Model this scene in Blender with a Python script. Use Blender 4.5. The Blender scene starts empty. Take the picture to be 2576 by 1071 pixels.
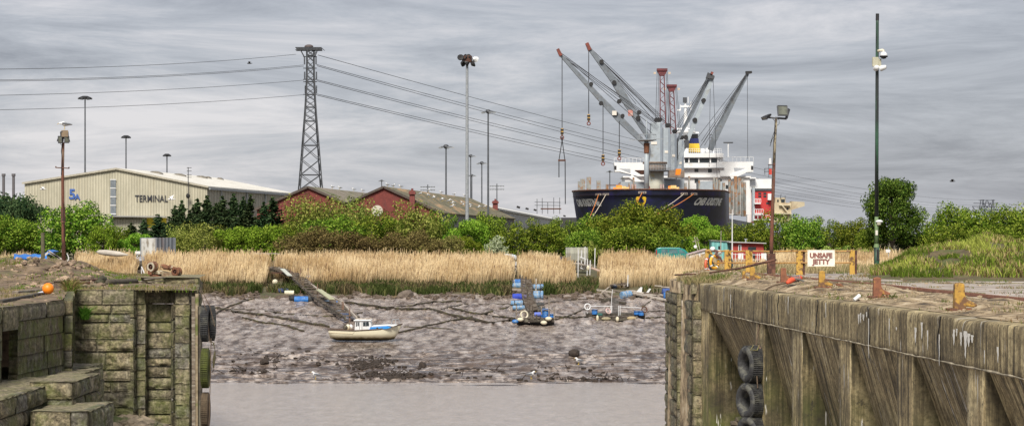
import bpy, math, random
import numpy as np
from mathutils import Vector, Matrix, noise as mnoise
random.seed(7)
R = math.radians
sc = bpy.context.scene
COL = sc.collection

# ------------------------------------------------------------------ camera, sky, sun, exposure
F = 5400.0                       # focal length in units of a 2576 px wide picture
cd = bpy.data.cameras.new('camera')
cd.sensor_width = 36.0
cd.lens = 36.0 * F / 2576.0
cd.shift_y = (600 - 535.5) / 2576.0
cd.clip_start = 0.5
cd.clip_end = 9000
cam = bpy.data.objects.new('camera', cd)
cam.location = (0, 0, 1.6)
cam.rotation_euler = (R(90), 0, 0)
COL.objects.link(cam)
sc.camera = cam
sc.view_settings.view_transform = 'Standard'
sc.view_settings.look = 'None'
sc.view_settings.gamma = 1
sc.view_settings.exposure = 1.0
sc.cycles.max_bounces = 5
sc.cycles.transparent_max_bounces = 4

SUN_EL, SUN_AZ = 46, 191         # azimuth clockwise from +Y: from behind the camera
w = bpy.data.worlds.new('World')
sc.world = w
w.use_nodes = True
nt = w.node_tree
bg = nt.nodes['Background']
sky = nt.nodes.new('ShaderNodeTexSky')
sky.sky_type = 'NISHITA'
sky.sun_disc = False
sky.sun_elevation = R(SUN_EL)
sky.sun_rotation = R(SUN_AZ)
tc = nt.nodes.new('ShaderNodeTexCoord')
def wnoise(scale, sc3, detail=6, dist=0.0, loc=(0, 0, 0), rough=0.55):
    mp = nt.nodes.new('ShaderNodeMapping')
    mp.inputs['Scale'].default_value = sc3
    mp.inputs['Location'].default_value = loc
    nt.links.new(tc.outputs['Generated'], mp.inputs[0])
    n = nt.nodes.new('ShaderNodeTexNoise')
    n.inputs['Scale'].default_value = scale
    n.inputs['Detail'].default_value = detail
    n.inputs['Roughness'].default_value = rough
    n.inputs['Distortion'].default_value = dist
    nt.links.new(mp.outputs[0], n.inputs['Vector'])
    return n
n1 = wnoise(1.0, (6, 6, 42), 10, 0.5, (3.1, 0, 2.2), .68)
n2 = wnoise(1.0, (2.2, 2.2, 13), 4, 0.3, (0, 5.0, 1.4))
def wmath(op, a, b):
    m = nt.nodes.new('ShaderNodeMath'); m.operation = op
    for i, x in enumerate((a, b)):
        if isinstance(x, (int, float)): m.inputs[i].default_value = x
        else: nt.links.new(x, m.inputs[i])
    return m.outputs[0]
mixn = wmath('ADD', wmath('MULTIPLY', n1.outputs[0], 0.6), wmath('MULTIPLY', n2.outputs[0], 0.4))
ramp = nt.nodes.new('ShaderNodeValToRGB')
cr = ramp.color_ramp
cr.elements[0].position = 0.38; cr.elements[0].color = (0.176, 0.182, 0.212, 1)
cr.elements[1].position = 0.63; cr.elements[1].color = (0.46, 0.445, 0.46, 1)
e = cr.elements.new(0.50); e.color = (0.288, 0.296, 0.328, 1)
nt.links.new(mixn, ramp.inputs[0])
sclr = nt.nodes.new('ShaderNodeVectorMath'); sclr.operation = 'SCALE'
sclr.inputs['Scale'].default_value = 7.9
nt.links.new(ramp.outputs[0], sclr.inputs[0])
mx = nt.nodes.new('ShaderNodeMixRGB')
mx.inputs[0].default_value = 0.93
nt.links.new(sky.outputs[0], mx.inputs[1])
nt.links.new(sclr.outputs[0], mx.inputs[2])
nt.links.new(mx.outputs[0], bg.inputs[0])
bg.inputs[1].default_value = 0.10

sd = bpy.data.lights.new('sun', 'SUN')
sd.energy = 2.7
sd.angle = R(20)
sd.color = (1.0, 0.93, 0.82)
so = bpy.data.objects.new('sun', sd)
az = R(SUN_AZ); el = R(SUN_EL)
sdir = Vector((math.sin(az) * math.cos(el), math.cos(az) * math.cos(el), math.sin(el)))
so.rotation_euler = sdir.to_track_quat('Z', 'Y').to_euler()
so.location = (-40, -40, 80)
COL.objects.link(so)

# ------------------------------------------------------------------ helpers
def P(u, v, Y):
    """the point at distance Y that the picture shows at (u, v) of 2576 x 1071"""
    return Vector(((u - 1288) * Y / F, Y, 1.6 + (600 - v) * Y / F))

def h3(ix, iy, iz, seed):
    h = (ix.astype(np.int64) * 374761393 + iy.astype(np.int64) * 668265263 + iz.astype(np.int64) * 2147483647 + seed * 974634777) & 0xffffffff
    h = ((h ^ (h >> 13)) * 1274126177) & 0xffffffff
    h = ((h ^ (h >> 16)) * 2246822519) & 0xffffffff
    return ((h ^ (h >> 15)) & 0xffff) / 65535.0
def vn(x, y, z, seed=0):
    x, y, z = np.broadcast_arrays(np.asarray(x, float), np.asarray(y, float), np.asarray(z, float))
    ix, iy, iz = np.floor(x), np.floor(y), np.floor(z)
    fx, fy, fz = x - ix, y - iy, z - iz
    fx, fy, fz = fx*fx*(3-2*fx), fy*fy*(3-2*fy), fz*fz*(3-2*fz)
    o = 0
    for a in (0, 1):
        for b in (0, 1):
            for c in (0, 1):
                o = o + h3(ix+a, iy+b, iz+c, seed) * (fx if a else 1-fx) * (fy if b else 1-fy) * (fz if c else 1-fz)
    return o * 2 - 1
def fbm(x, y, z=0.0, oc=4, seed=0):
    s, a, t = 0, 1.0, 0.0
    x, y, z = np.asarray(x, float), np.asarray(y, float), np.asarray(z, float)
    for i in range(oc):
        s = s + a * vn(x * 2**i, y * 2**i, z * 2**i, seed + i * 17); t += a; a *= 0.5
    return s / t
def sstep(a, b, x):
    t = np.clip((x - a) / (b - a), 0, 1); return t*t*(3-2*t)

def wloc(o):
    v = Vector((0, 0, 0))
    while o is not None:
        v += o.location; o = o.parent
    return v
def meta(o, label=None, cat=None, group=None, kind=None):
    if label: o['label'] = label
    if cat: o['category'] = cat
    if group: o['group'] = group
    if kind: o['kind'] = kind
    return o
def thing(name, label, cat, loc=(0, 0, 0), group=None):
    o = bpy.data.objects.new(name, None)
    o.empty_display_size = 0.2
    o.location = loc
    COL.objects.link(o)
    return meta(o, label, cat, group)
def link_mesh(name, me, mat, parent=None, loc=None):
    o = bpy.data.objects.new(name, me)
    if mat is not None:
        me.materials.append(mat)
    if parent is not None: o.parent = parent
    elif loc is not None: o.location = loc
    COL.objects.link(o)
    return o

class MB:
    def __init__(s): s.v = []; s.f = []
    def add(s, vs, fs):
        n = len(s.v); s.v.extend(tuple(v) for v in vs); s.f.extend(tuple(i + n for i in f) for f in fs); return s
    def box(s, c, d, rz=0, rx=0, ry=0):
        m = Matrix.Rotation(rz, 3, 'Z') @ Matrix.Rotation(ry, 3, 'Y') @ Matrix.Rotation(rx, 3, 'X')
        c = Vector(c); vs = []
        for x in (-.5, .5):
            for y in (-.5, .5):
                for z in (-.5, .5):
                    vs.append(c + m @ Vector((x*d[0], y*d[1], z*d[2])))
        return s.add(vs, [(0,1,3,2),(4,6,7,5),(0,4,5,1),(2,3,7,6),(0,2,6,4),(1,5,7,3)])
    def box2(s, a, b):
        a, b = Vector(a), Vector(b)
        return s.box((a+b)/2, [abs(b[i]-a[i]) for i in range(3)])
    def bar(s, p, q, w, h=None):
        p, q = Vector(p), Vector(q); h = h or w
        d = (q - p); L = d.length
        if L < 1e-6: return s
        d /= L
        up = Vector((0,0,1)) if abs(d.z) < .95 else Vector((0,1,0))
        x = d.cross(up).normalized(); z = x.cross(d)
        vs = []
        for e_ in (p, q):
            for a, b in ((-1,-1),(1,-1),(1,1),(-1,1)):
                vs.append(e_ + x*a*w/2 + z*b*h/2)
        return s.add(vs, [(0,1,2,3),(7,6,5,4),(0,4,5,1),(1,5,6,2),(2,6,7,3),(3,7,4,0)])
    def taper(s, p, q, w0, h0, w1, h1):
        p, q = Vector(p), Vector(q); d = (q-p).normalized()
        up = Vector((0,0,1)) if abs(d.z) < .95 else Vector((0,1,0))
        x = d.cross(up).normalized(); z = x.cross(d); vs = []
        for e_, w_, h_ in ((p, w0, h0), (q, w1, h1)):
            for a, b in ((-1,-1),(1,-1),(1,1),(-1,1)):
                vs.append(e_ + x*a*w_/2 + z*b*h_/2)
        return s.add(vs, [(0,1,2,3),(7,6,5,4),(0,4,5,1),(1,5,6,2),(2,6,7,3),(3,7,4,0)])
    def tube(s, pts, r, n=6, cap=True):
        pts = [Vector(p) for p in pts]; k = len(pts)
        rs = r if isinstance(r, (list, tuple)) else [r]*k
        vs = []; fs = []; px = None
        for i, p in enumerate(pts):
            d = (pts[min(i+1, k-1)] - pts[max(i-1, 0)])
            d = d.normalized() if d.length > 1e-9 else Vector((0,0,1))
            if px is None:
                up = Vector((0,0,1)) if abs(d.z) < .9 else Vector((0,1,0))
                x = d.cross(up).normalized()
            else:
                x = (px - d * px.dot(d)); x = x.normalized() if x.length > 1e-6 else d.orthogonal().normalized()
            px = x; y = d.cross(x)
            for j in range(n):
                a = 2*math.pi*j/n
                vs.append(p + (x*math.cos(a) + y*math.sin(a))*rs[i])
        for i in range(k-1):
            for j in range(n):
                fs.append((i*n+j, i*n+(j+1)%n, (i+1)*n+(j+1)%n, (i+1)*n+j))
        if cap:
            fs.append(tuple(range(n))[::-1]); fs.append(tuple((k-1)*n+j for j in range(n)))
        return s.add(vs, fs)
    def prism(s, poly, ext):
        n = len(poly); ext = Vector(ext); vs = [Vector(p) for p in poly]; vs += [v + ext for v in vs[:n]]
        fs = [tuple(range(n)), tuple(range(2*n-1, n-1, -1))]
        fs += [(i, i+n, (i+1)%n+n, (i+1)%n) for i in range(n)]
        return s.add(vs, fs)
    def sphere(s, c, r, sc3=(1,1,1), n=12, m=8):
        vs = []; fs = []; c = Vector(c)
        for i in range(m+1):
            t = math.pi*i/m
            for j in range(n):
                a = 2*math.pi*j/n
                vs.append(c + Vector((r*sc3[0]*math.sin(t)*math.cos(a), r*sc3[1]*math.sin(t)*math.sin(a), r*sc3[2]*math.cos(t))))
        for i in range(m):
            for j in range(n):
                fs.append((i*n+j, (i+1)*n+j, (i+1)*n+(j+1)%n, i*n+(j+1)%n))
        return s.add(vs, fs)
    def torus(s, c, R_, r, rot=(0,0,0), n=24, m=8, sq=1.0):
        from mathutils import Euler
        M = Euler(rot).to_matrix(); c = Vector(c); vs = []; fs = []
        for i in range(n):
            a = 2*math.pi*i/n
            for j in range(m):
                b = 2*math.pi*j/m
                x = (R_ + r*math.cos(b)); z = r*sq*math.sin(b)
                vs.append(c + M @ Vector((x*math.cos(a), x*math.sin(a), z)))
        for i in range(n):
            for j in range(m):
                fs.append((i*m+j, ((i+1)%n)*m+j, ((i+1)%n)*m+(j+1)%m, i*m+(j+1)%m))
        return s.add(vs, fs)
    def lathe(s, prof, c, rot=(0,0,0), n=20):
        from mathutils import Euler
        M = Euler(rot).to_matrix(); c = Vector(c); vs = []; fs = []; k = len(prof)
        for (r, z) in prof:
            for j in range(n):
                a = 2*math.pi*j/n
                vs.append(c + M @ Vector((r*math.cos(a), r*math.sin(a), z)))
        for i in range(k-1):
            for j in range(n):
                fs.append((i*n+j, i*n+(j+1)%n, (i+1)*n+(j+1)%n, (i+1)*n+j))
        return s.add(vs, fs)
    def rock(s, c, r, seed, sub=1, flat=.7):
        import bmesh
        b = bmesh.new(); bmesh.ops.create_icosphere(b, subdivisions=sub+1, radius=1)
        rr = random.Random(seed); off = Vector((rr.random()*50, rr.random()*50, rr.random()*50))
        rx = Matrix.Rotation(rr.random()*6, 3, 'Z') @ Matrix.Rotation(rr.random()*.6-.3, 3, 'X')
        sx, sy = .7+rr.random()*.8, .7+rr.random()*.6
        vs = []
        for v in b.verts:
            q = v.co.copy(); q *= 1 + .35*mnoise.noise(q*1.3+off)
            q = Vector((q.x*sx, q.y*sy, q.z*flat)); vs.append(Vector(c) + rx @ q * r)
        fs = [tuple(v.index for v in f.verts) for f in b.faces]
        b.free(); return s.add(vs, fs)
    def build(s, name, mat, parent=None, smooth=False, bevel=0, loc=None):
        off = wloc(parent) if parent is not None else (Vector(loc) if loc is not None else Vector((0,0,0)))
        me = bpy.data.meshes.new(name)
        me.from_pydata([(v[0]-off.x, v[1]-off.y, v[2]-off.z) for v in s.v], [], s.f)
        if smooth: me.polygons.foreach_set('use_smooth', [True]*len(me.polygons))
        me.update()
        o = link_mesh(name, me, mat, parent, loc)
        if bevel:
            b = o.modifiers.new('bevel', 'BEVEL'); b.width = bevel; b.segments = 2; b.limit_method = 'ANGLE'
        return o
    def solo(s, name, mat, label, cat, loc=None, group=None, kind=None, **k):
        if loc is None:
            a = np.array(s.v); loc = ((a[:,0].min()+a[:,0].max())/2, (a[:,1].min()+a[:,1].max())/2, a[:,2].min())
        return meta(s.build(name, mat, None, loc=loc, **k), label, cat, group, kind)

def dup(root, loc, label=None, rz=None, scale=None, group=None):
    r = root.copy(); COL.objects.link(r); r.location = loc
    if rz is not None: r.rotation_euler = (0, 0, rz)
    if scale is not None: r.scale = scale
    if label: r['label'] = label
    if group: r['group'] = group
    for ch in root.children:
        c = ch.copy(); COL.objects.link(c); c.parent = r
        for g in ch.children:
            d = g.copy(); COL.objects.link(d); d.parent = c
    return r

def grid_mesh(name, X, Y, Z, mat, smooth=True, parent=None, kind=None, loc=None):
    """X, Y, Z: 2-D arrays"""
    a, b = X.shape
    co = np.stack([X, Y, Z], -1).reshape(-1, 3).astype(np.float32)
    if loc is not None: co = co - np.array(loc, dtype=np.float32)
    i = np.arange(a*b).reshape(a, b)
    q = np.stack([i[:-1,:-1], i[1:,:-1], i[1:,1:], i[:-1,1:]], -1).reshape(-1, 4)
    o = raw_mesh(name, co, q, mat, smooth, parent, loc)
    if kind: o['kind'] = kind
    return o
def raw_mesh(name, co, q, mat, smooth=False, parent=None, loc=None, colors=None):
    me = bpy.data.meshes.new(name)
    me.vertices.add(len(co)); me.vertices.foreach_set('co', np.asarray(co, np.float32).ravel())
    nf, k = q.shape
    me.loops.add(nf*k); me.loops.foreach_set('vertex_index', q.astype(np.int32).ravel())
    me.polygons.add(nf); me.polygons.foreach_set('loop_start', np.arange(0, nf*k, k, dtype=np.int32))
    me.polygons.foreach_set('loop_total', np.full(nf, k, dtype=np.int32))
    if smooth: me.polygons.foreach_set('use_smooth', np.ones(nf, dtype=bool))
    if colors is not None:
        at = me.color_attributes.new('col', 'FLOAT_COLOR', 'POINT')
        at.data.foreach_set('color', np.asarray(colors, np.float32).ravel())
    me.update(calc_edges=True)
    return link_mesh(name, me, mat, parent, loc)

# ------------------------------------------------------------------ materials
MATS = {}
def newmat(name):
    m = bpy.data.materials.new(name); m.use_nodes = True
    t = m.node_tree; b = t.nodes['Principled BSDF']
    return m, t, b
def nd(t, kind, **kw):
    n = t.nodes.new(kind)
    for k, v in kw.items(): setattr(n, k, v)
    return n
def noise_node(t, vec, scale, sc3=(1,1,1), detail=5, rough=.6, dist=0, loc=(0,0,0)):
    mp = nd(t, 'ShaderNodeMapping'); mp.inputs['Scale'].default_value = sc3; mp.inputs['Location'].default_value = loc
    t.links.new(vec, mp.inputs[0])
    n = nd(t, 'ShaderNodeTexNoise'); n.inputs['Scale'].default_value = scale; n.inputs['Detail'].default_value = detail
    n.inputs['Roughness'].default_value = rough; n.inputs['Distortion'].default_value = dist
    t.links.new(mp.outputs[0], n.inputs['Vector']); return n.outputs[0]
def rampn(t, fac, stops):
    r = nd(t, 'ShaderNodeValToRGB'); e = r.color_ramp.elements
    def c4(c): return (c, c, c, 1) if isinstance(c, (int, float)) else (*c, 1)
    e[0].position, e[0].color = stops[0][0], c4(stops[0][1]); e[1].position, e[1].color = stops[-1][0], c4(stops[-1][1])
    for p_, c_ in stops[1:-1]:
        x = e.new(p_); x.color = c4(c_)
    t.links.new(fac, r.inputs[0]); return r.outputs[0]
def mixc(t, fac, a, b, mode='MIX'):
    m = nd(t, 'ShaderNodeMixRGB', blend_type=mode)
    for i, x in ((0, fac), (1, a), (2, b)):
        if isinstance(x, (int, float)): m.inputs[i].default_value = x
        elif isinstance(x, (tuple, list)): m.inputs[i].default_value = (*x[:3], 1)
        else: t.links.new(x, m.inputs[i])
    return m.outputs[0]
def mathn(t, op, a, b=0.0, clamp=False):
    m = nd(t, 'ShaderNodeMath', operation=op, use_clamp=clamp)
    for i, x in enumerate((a, b)):
        if isinstance(x, (int, float)): m.inputs[i].default_value = x
        else: t.links.new(x, m.inputs[i])
    return m.outputs[0]
def bumpn(t, b, h, strength, dist=.02):
    n = nd(t, 'ShaderNodeBump'); n.inputs['Strength'].default_value = strength; n.inputs['Distance'].default_value = dist
    t.links.new(h, n.inputs['Height']); t.links.new(n.outputs[0], b.inputs['Normal'])
def coordn(t, which='Object'):
    if which == 'World': return nd(t, 'ShaderNodeNewGeometry').outputs['Position']
    return nd(t, 'ShaderNodeTexCoord').outputs[which]

def M(name, c1, c2=None, scale=6, rough=.7, bump=.3, metal=0, c3=None, s3=1.5, t3=(.5, .62), sc3=(1,1,1), dist=.02, isl=0, coord='Object'):
    """two-tone worn surface with optional patches c3"""
    if name in MATS: return MATS[name]
    m, t, b = newmat(name); MATS[name] = m
    co = coordn(t, coord)
    c2 = c2 or tuple(x*.7 for x in c1)
    n = noise_node(t, co, scale, sc3)
    col = rampn(t, n, [(.32, c2), (.68, c1)])
    if isl:
        g = nd(t, 'ShaderNodeNewGeometry'); col = mixc(t, isl, col, rampn(t, g.outputs['Random Per Island'], [(0, tuple(x*.45 for x in c2)), (1, tuple(min(1, x*1.5) for x in c1))]))
    if c3:
        n3 = noise_node(t, co, s3, sc3, 6, .65, loc=(7.3, 2.2, 4.1))
        col = mixc(t, rampn(t, n3, [(t3[0], 0), (t3[1], 1)]), col, c3)
    t.links.new(col, b.inputs['Base Color'])
    b.inputs['Roughness'].default_value = rough; b.inputs['Metallic'].default_value = metal
    if bump: bumpn(t, b, n, bump, dist)
    return m

def stone_mat(name, base, moss=.5, dark=.5, seed=0, isl=.5):
    m, t, b = newmat(name); MATS[name] = m
    co = coordn(t, 'World'); g = nd(t, 'ShaderNodeNewGeometry')
    n = noise_node(t, co, 7, detail=8, rough=.7, loc=(seed, 0, 0))
    col = rampn(t, n, [(.3, tuple(x*.3 for x in base)), (.5, base), (.72, tuple(min(1, x*1.9) for x in base))])
    ri = rampn(t, g.outputs['Random Per Island'], [(0, (.12,.095,.05)), (.25, (.17,.185,.20)), (.5, (.36,.30,.19)), (.75, (.12,.12,.085)), (1, (.42,.36,.25))])
    col = mixc(t, isl, col, mixc(t, 1.0, ri, rampn(t, n, [(.38, (.22,.22,.22)), (.62, (1.8,1.8,1.75))]), 'MULTIPLY'))
    col = mixc(t, rampn(t, noise_node(t, co, 16, detail=6, rough=.7), [(.4, .5), (.6, 0)]), col, (.02,.018,.014))
    # pale lime wash running down
    col = mixc(t, rampn(t, noise_node(t, co, 3, (2, 2, .3), 6, .7, loc=(4, 9, 2)), [(.56, 0), (.66, .7)]), col, (.42,.37,.26))
    # moss, stronger towards the tide line
    mz = noise_node(t, co, 1.6, detail=7, rough=.7, loc=(seed*2, 3, 1))
    col = mixc(t, mathn(t, 'MULTIPLY', rampn(t, mz, [(.42, 0), (.6, 1)]), moss), col, (.12,.15,.02))
    col = mixc(t, rampn(t, noise_node(t, co, 2.2, (1, 1, .5), 5, loc=(1, 1, seed)), [(.56, 0), (.72, dark)]), col, (.035,.03,.022))
    t.links.new(col, b.inputs['Base Color']); b.inputs['Roughness'].default_value = .85
    bumpn(t, b, n, 1.0, .09)
    return m
def concrete_mat(name, lift=1.0):
    m, t, b = newmat(name); MATS[name] = m
    pos = coordn(t, 'World'); co = pos
    sp_ = nd(t, 'ShaderNodeSeparateXYZ'); t.links.new(pos, sp_.inputs[0])
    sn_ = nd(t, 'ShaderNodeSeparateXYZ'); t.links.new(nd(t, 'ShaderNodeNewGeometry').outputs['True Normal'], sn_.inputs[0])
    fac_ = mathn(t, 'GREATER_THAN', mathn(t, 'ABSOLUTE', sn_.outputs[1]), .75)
    along = mathn(t, 'ADD', mathn(t, 'MULTIPLY', sp_.outputs[0], fac_), mathn(t, 'MULTIPLY', sp_.outputs[1], mathn(t, 'SUBTRACT', 1.0, fac_)))
    cb_ = nd(t, 'ShaderNodeCombineXYZ'); t.links.new(along, cb_.inputs[1]); t.links.new(sp_.outputs[2], cb_.inputs[2]); stv = cb_.outputs[0]
    # streaks run down the face: fine along the wall, long in height
    s1 = noise_node(t, stv, 1.0, (0, 3.6, .13), 7, .75, loc=(0, 1.7, 0))
    s2 = noise_node(t, stv, 1.0, (0, 9.0, .35), 5, .7, loc=(0, 8.1, 3))
    s3_ = noise_node(t, co, 1.0, (.7, .7, .45), 6, .7, loc=(5, 1, 2))
    s = mathn(t, 'ADD', mathn(t, 'ADD', mathn(t, 'MULTIPLY', s1, .45), mathn(t, 'MULTIPLY', s2, .25)), mathn(t, 'MULTIPLY', s3_, .30))
    col = rampn(t, s, [(.40, (.016,.013,.009)), (.455, (.075*lift,.060*lift,.032*lift)), (.50, (.18*lift,.145*lift,.080*lift)), (.545, (.31*lift,.265*lift,.155*lift)), (.60, (.50,.44,.31))])
    n = noise_node(t, co, 9, detail=8, rough=.75)
    col = mixc(t, .8, col, rampn(t, n, [(.35, (.35,.33,.29)), (.60, (1.5,1.45,1.38))]), 'MULTIPLY')
    col = mixc(t, mathn(t, 'MULTIPLY', fac_, rampn(t, noise_node(t, co, .9, (1, 1, .6), 5, .6), [(.3, .95), (.7, .55)])), col, mixc(t, .5, (.045,.042,.02), col, 'MULTIPLY'))  # buttress sides along Y go dark olive: recess shade put into the colour
    # green slime low down
    sep = nd(t, 'ShaderNodeSeparateXYZ'); t.links.new(co, sep.inputs[0])
    low = mathn(t, 'MULTIPLY_ADD', sep.outputs[2], -.33); low.node.inputs[2].default_value = -.7; low.node.use_clamp = True
    g = rampn(t, noise_node(t, co, 1.4, (.3, 1.5, .35), 6, .7, loc=(0, 4, 4)), [(.36, 0), (.54, 1)])
    col = mixc(t, mathn(t, 'MULTIPLY', low, g), col, (.095,.115,.02))
    # lime streaks and droppings
    lw = rampn(t, noise_node(t, stv, 1.0, (0, 5.5, .55), 3, .6, loc=(0, 2.2, 6.3)), [(.655, 0), (.68, .95)])
    col = mixc(t, lw, col, (.72,.70,.64))
    blot = rampn(t, noise_node(t, co, 2.2, (1, 1, 1), 8, .8, loc=(3, 3, 3)), [(.58, 0), (.64, .8)])
    col = mixc(t, blot, col, (.025,.021,.016))
    col = mixc(t, rampn(t, noise_node(t, stv, 1.0, (0, .32, .5), 5, .6, loc=(0, 1.3, 7)), [(.42, .5), (.56, 0)]), col, (.03,.024,.016))
    t.links.new(col, b.inputs['Base Color']); b.inputs['Roughness'].default_value = .85
    bumpn(t, b, mathn(t, 'ADD', n, s2), .6, .03)
    return m
def leaf_mat(name, stops, trans=.25):
    m, t, b = newmat(name); MATS[name] = m
    g = nd(t, 'ShaderNodeNewGeometry'); oi = nd(t, 'ShaderNodeObjectInfo')
    co = coordn(t)
    n = noise_node(t, co, .55, detail=3)
    f = mathn(t, 'ADD', mathn(t, 'MULTIPLY', g.outputs['Random Per Island'], .55), mathn(t, 'MULTIPLY', n, .45))
    col = rampn(t, f, stops)
    hsv = nd(t, 'ShaderNodeHueSaturation'); t.links.new(col, hsv.inputs['Color'])
    t.links.new(mathn(t, 'MULTIPLY_ADD', oi.outputs['Random'], .05), hsv.inputs['Hue']); 
    hsv.inputs['Hue'].links[0].from_node.inputs[2].default_value = .475
    v_ = mathn(t, 'MULTIPLY_ADD', oi.outputs['Random'], .5); v_.node.inputs[2].default_value = .75
    t.links.new(v_, hsv.inputs['Value'])
    d = nd(t, 'ShaderNodeBsdfDiffuse'); tr = nd(t, 'ShaderNodeBsdfTranslucent'); ms = nd(t, 'ShaderNodeMixShader')
    t.links.new(hsv.outputs[0], d.inputs[0]); t.links.new(hsv.outputs[0], tr.inputs[0]); ms.inputs[0].default_value = trans
    t.links.new(d.outputs[0], ms.inputs[1]); t.links.new(tr.outputs[0], ms.inputs[2])
    t.links.new(ms.outputs[0], t.nodes['Material Output'].inputs[0]); t.nodes.remove(b)
    return m
def col_mat(name, trans=.2):
    m, t, b = newmat(name); MATS[name] = m
    a = nd(t, 'ShaderNodeAttribute', attribute_name='col')
    d = nd(t, 'ShaderNodeBsdfDiffuse'); tr = nd(t, 'ShaderNodeBsdfTranslucent'); ms = nd(t, 'ShaderNodeMixShader')
    t.links.new(a.outputs['Color'], d.inputs[0]); t.links.new(a.outputs['Color'], tr.inputs[0]); ms.inputs[0].default_value = trans
    t.links.new(d.outputs[0], ms.inputs[1]); t.links.new(tr.outputs[0], ms.inputs[2])
    t.links.new(ms.outputs[0], t.nodes['Material Output'].inputs[0]); t.nodes.remove(b)
    return m
def corr_mat(name, c, c2, pitch=3.0, axis=0, rust=None, bump=.6):
    """ribbed metal cladding"""
    m, t, b = newmat(name); MATS[name] = m
    co = coordn(t); sep = nd(t, 'ShaderNodeSeparateXYZ'); t.links.new(co, sep.inputs[0])
    sn = mathn(t, 'SINE', mathn(t, 'MULTIPLY', sep.outputs[axis], 2*math.pi*pitch))
    n = noise_node(t, co, .35, (1, 1, .5), 6, .7)
    col = rampn(t, n, [(.35, c2), (.6, c)])
    col = mixc(t, rampn(t, sn, [(.0, .35), (.5, 0)]), col, tuple(x*.5 for x in c2))
    col = mixc(t, rampn(t, noise_node(t, co, 1.2, (1, 1, .08), 5, .7), [(.52, 0), (.68, .5)]), col, rust or tuple(x*.6 for x in c2))
    t.links.new(col, b.inputs['Base Color']); b.inputs['Roughness'].default_value = .6
    bumpn(t, b, sn, bump, .05)
    return m

rust = M('rust', (.26,.10,.045), (.07,.03,.02), 9, .85, .5, c3=(.10,.05,.035), s3=3)
rust2 = M('dark_rust', (.11,.045,.03), (.035,.018,.014), 7, .85, .4, c3=(.17,.08,.05), s3=4)
yellow = M('yellow_paint', (.55,.34,.06), (.42,.25,.05), 5, .6, .3, c3=(.13,.07,.03), s3=5, t3=(.52,.6))
steel = M('galvanised', (.36,.38,.40), (.24,.26,.28), 4, .5, .1, .2)
darkst = M('dark_steel', (.07,.075,.085), (.035,.038,.045), 5, .6, .2)
black = M('black', (.018,.018,.02), (.008,.008,.01), 8, .6, .2)
rubber = M('rubber', (.05,.052,.055), (.018,.018,.02), 12, .75, .4, c3=(.10,.10,.085), s3=4)
white = M('white_paint', (.72,.73,.74), (.58,.59,.60), 3, .45, .05)
offwh = M('off_white', (.70,.66,.52), (.52,.47,.34), 2.5, .55, .1, c3=(.20,.17,.09), s3=2.2, t3=(.58,.75))
glass = M('dark_glass', (.03,.04,.045), (.02,.025,.03), 2, .08, 0)
wood = M('weathered_wood', (.22,.18,.14), (.09,.07,.055), 5, .85, .4, c3=(.30,.27,.22), s3=3, sc3=(1,1,4))
woodd = M('wet_wood', (.075,.06,.045), (.028,.024,.02), 6, .8, .4, c3=(.13,.12,.09), s3=3)
woodl = M('pale_wood', (.48,.44,.38), (.30,.26,.22), 5, .8, .2, c3=(.16,.12,.09), s3=4)
bluepl = M('blue_plastic', (.03,.19,.55), (.02,.11,.36), 3, .4, .05, c3=(.16,.27,.36), s3=5, t3=(.54,.66))
bluefad = M('faded_blue_plastic', (.16,.32,.50), (.07,.17,.34), 5, .6, .1, c3=(.33,.33,.32), s3=6, t3=(.5,.6))
orange = M('orange_plastic', (.90,.27,.012), (.80,.20,.01), 2, .45, 0)
bgrey = M('ship_grey', (.36,.41,.45), (.28,.32,.36), .8, .5, .05, c3=(.24,.24,.22), s3=.5, t3=(.56,.7))
bgreyd = M('jib_grey', (.18,.205,.235), (.12,.14,.165), .9, .5, .05, c3=(.12,.12,.12), s3=.8, t3=(.55,.68))
navy = M('ship_navy', (.020,.027,.065), (.011,.015,.036), .35, .42, .05, c3=(.022,.022,.12), s3=.25)
brick = M('red_brick', (.19,.042,.034), (.12,.028,.025), 1.6, .85, .2, c3=(.08,.03,.028), s3=.5, t3=(.55,.75))
cable = M('cable', (.05,.05,.055), (.035,.035,.04), 2, .7, 0)

# ------------------------------------------------------------------ terrain, mud, water
def yshift(x): return 4.0 * fbm(np.asarray(x) / 8.0, 3.3, 0, 3, 5)
def prof(x, y):
    s = sstep(160, 176, np.asarray(y, float)) * yshift(x)
    return np.interp(np.asarray(y) + s, [100, 128, 150, 182, 187, 193, 212, 222, 300, 9000],
                     [-8.6, -7.0, -5.48, -3.28, -2.75, -2.3, -1.75, -1.25, -1.2, -1.2])
def mudz(x, y):
    x = np.asarray(x, float); y = np.asarray(y, float)
    z = prof(x, y)
    up = sstep(154, 164, y) ; low = 1 - sstep(141, 149, y)
    z = z + up * (.26 * fbm(x/1.5, y/3.6, 0, 4, 1) + .15 * fbm(x/.5, y/1.5, 0, 3, 21) - 1.6*np.maximum(0, .09 - np.abs(fbm(x/2.6, y/6.5, 0, 3, 61)))) + .05 * fbm(x/3, y/3, 0, 3, 2)
    st = fbm(x/3.4 + 1.2*fbm(x/5, y/5, 0, 2, 8), y/1.7, 0, 4, 3)
    z = z + low * (.26 * st - 1.7 * np.maximum(0, .075 - np.abs(fbm(x/3.6, y/2.1, 0, 4, 11))))
    blob = fbm(x/2.4, y/2.4, 0, 4, 31)
    z = z + .3 * np.maximum(0, blob - .34) * (.4 + up)
    return z
def gz(x, y):
    """height of the far bank and land"""
    return float(prof(x, y)) if y > 183 else float(mudz(x, y))

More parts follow.
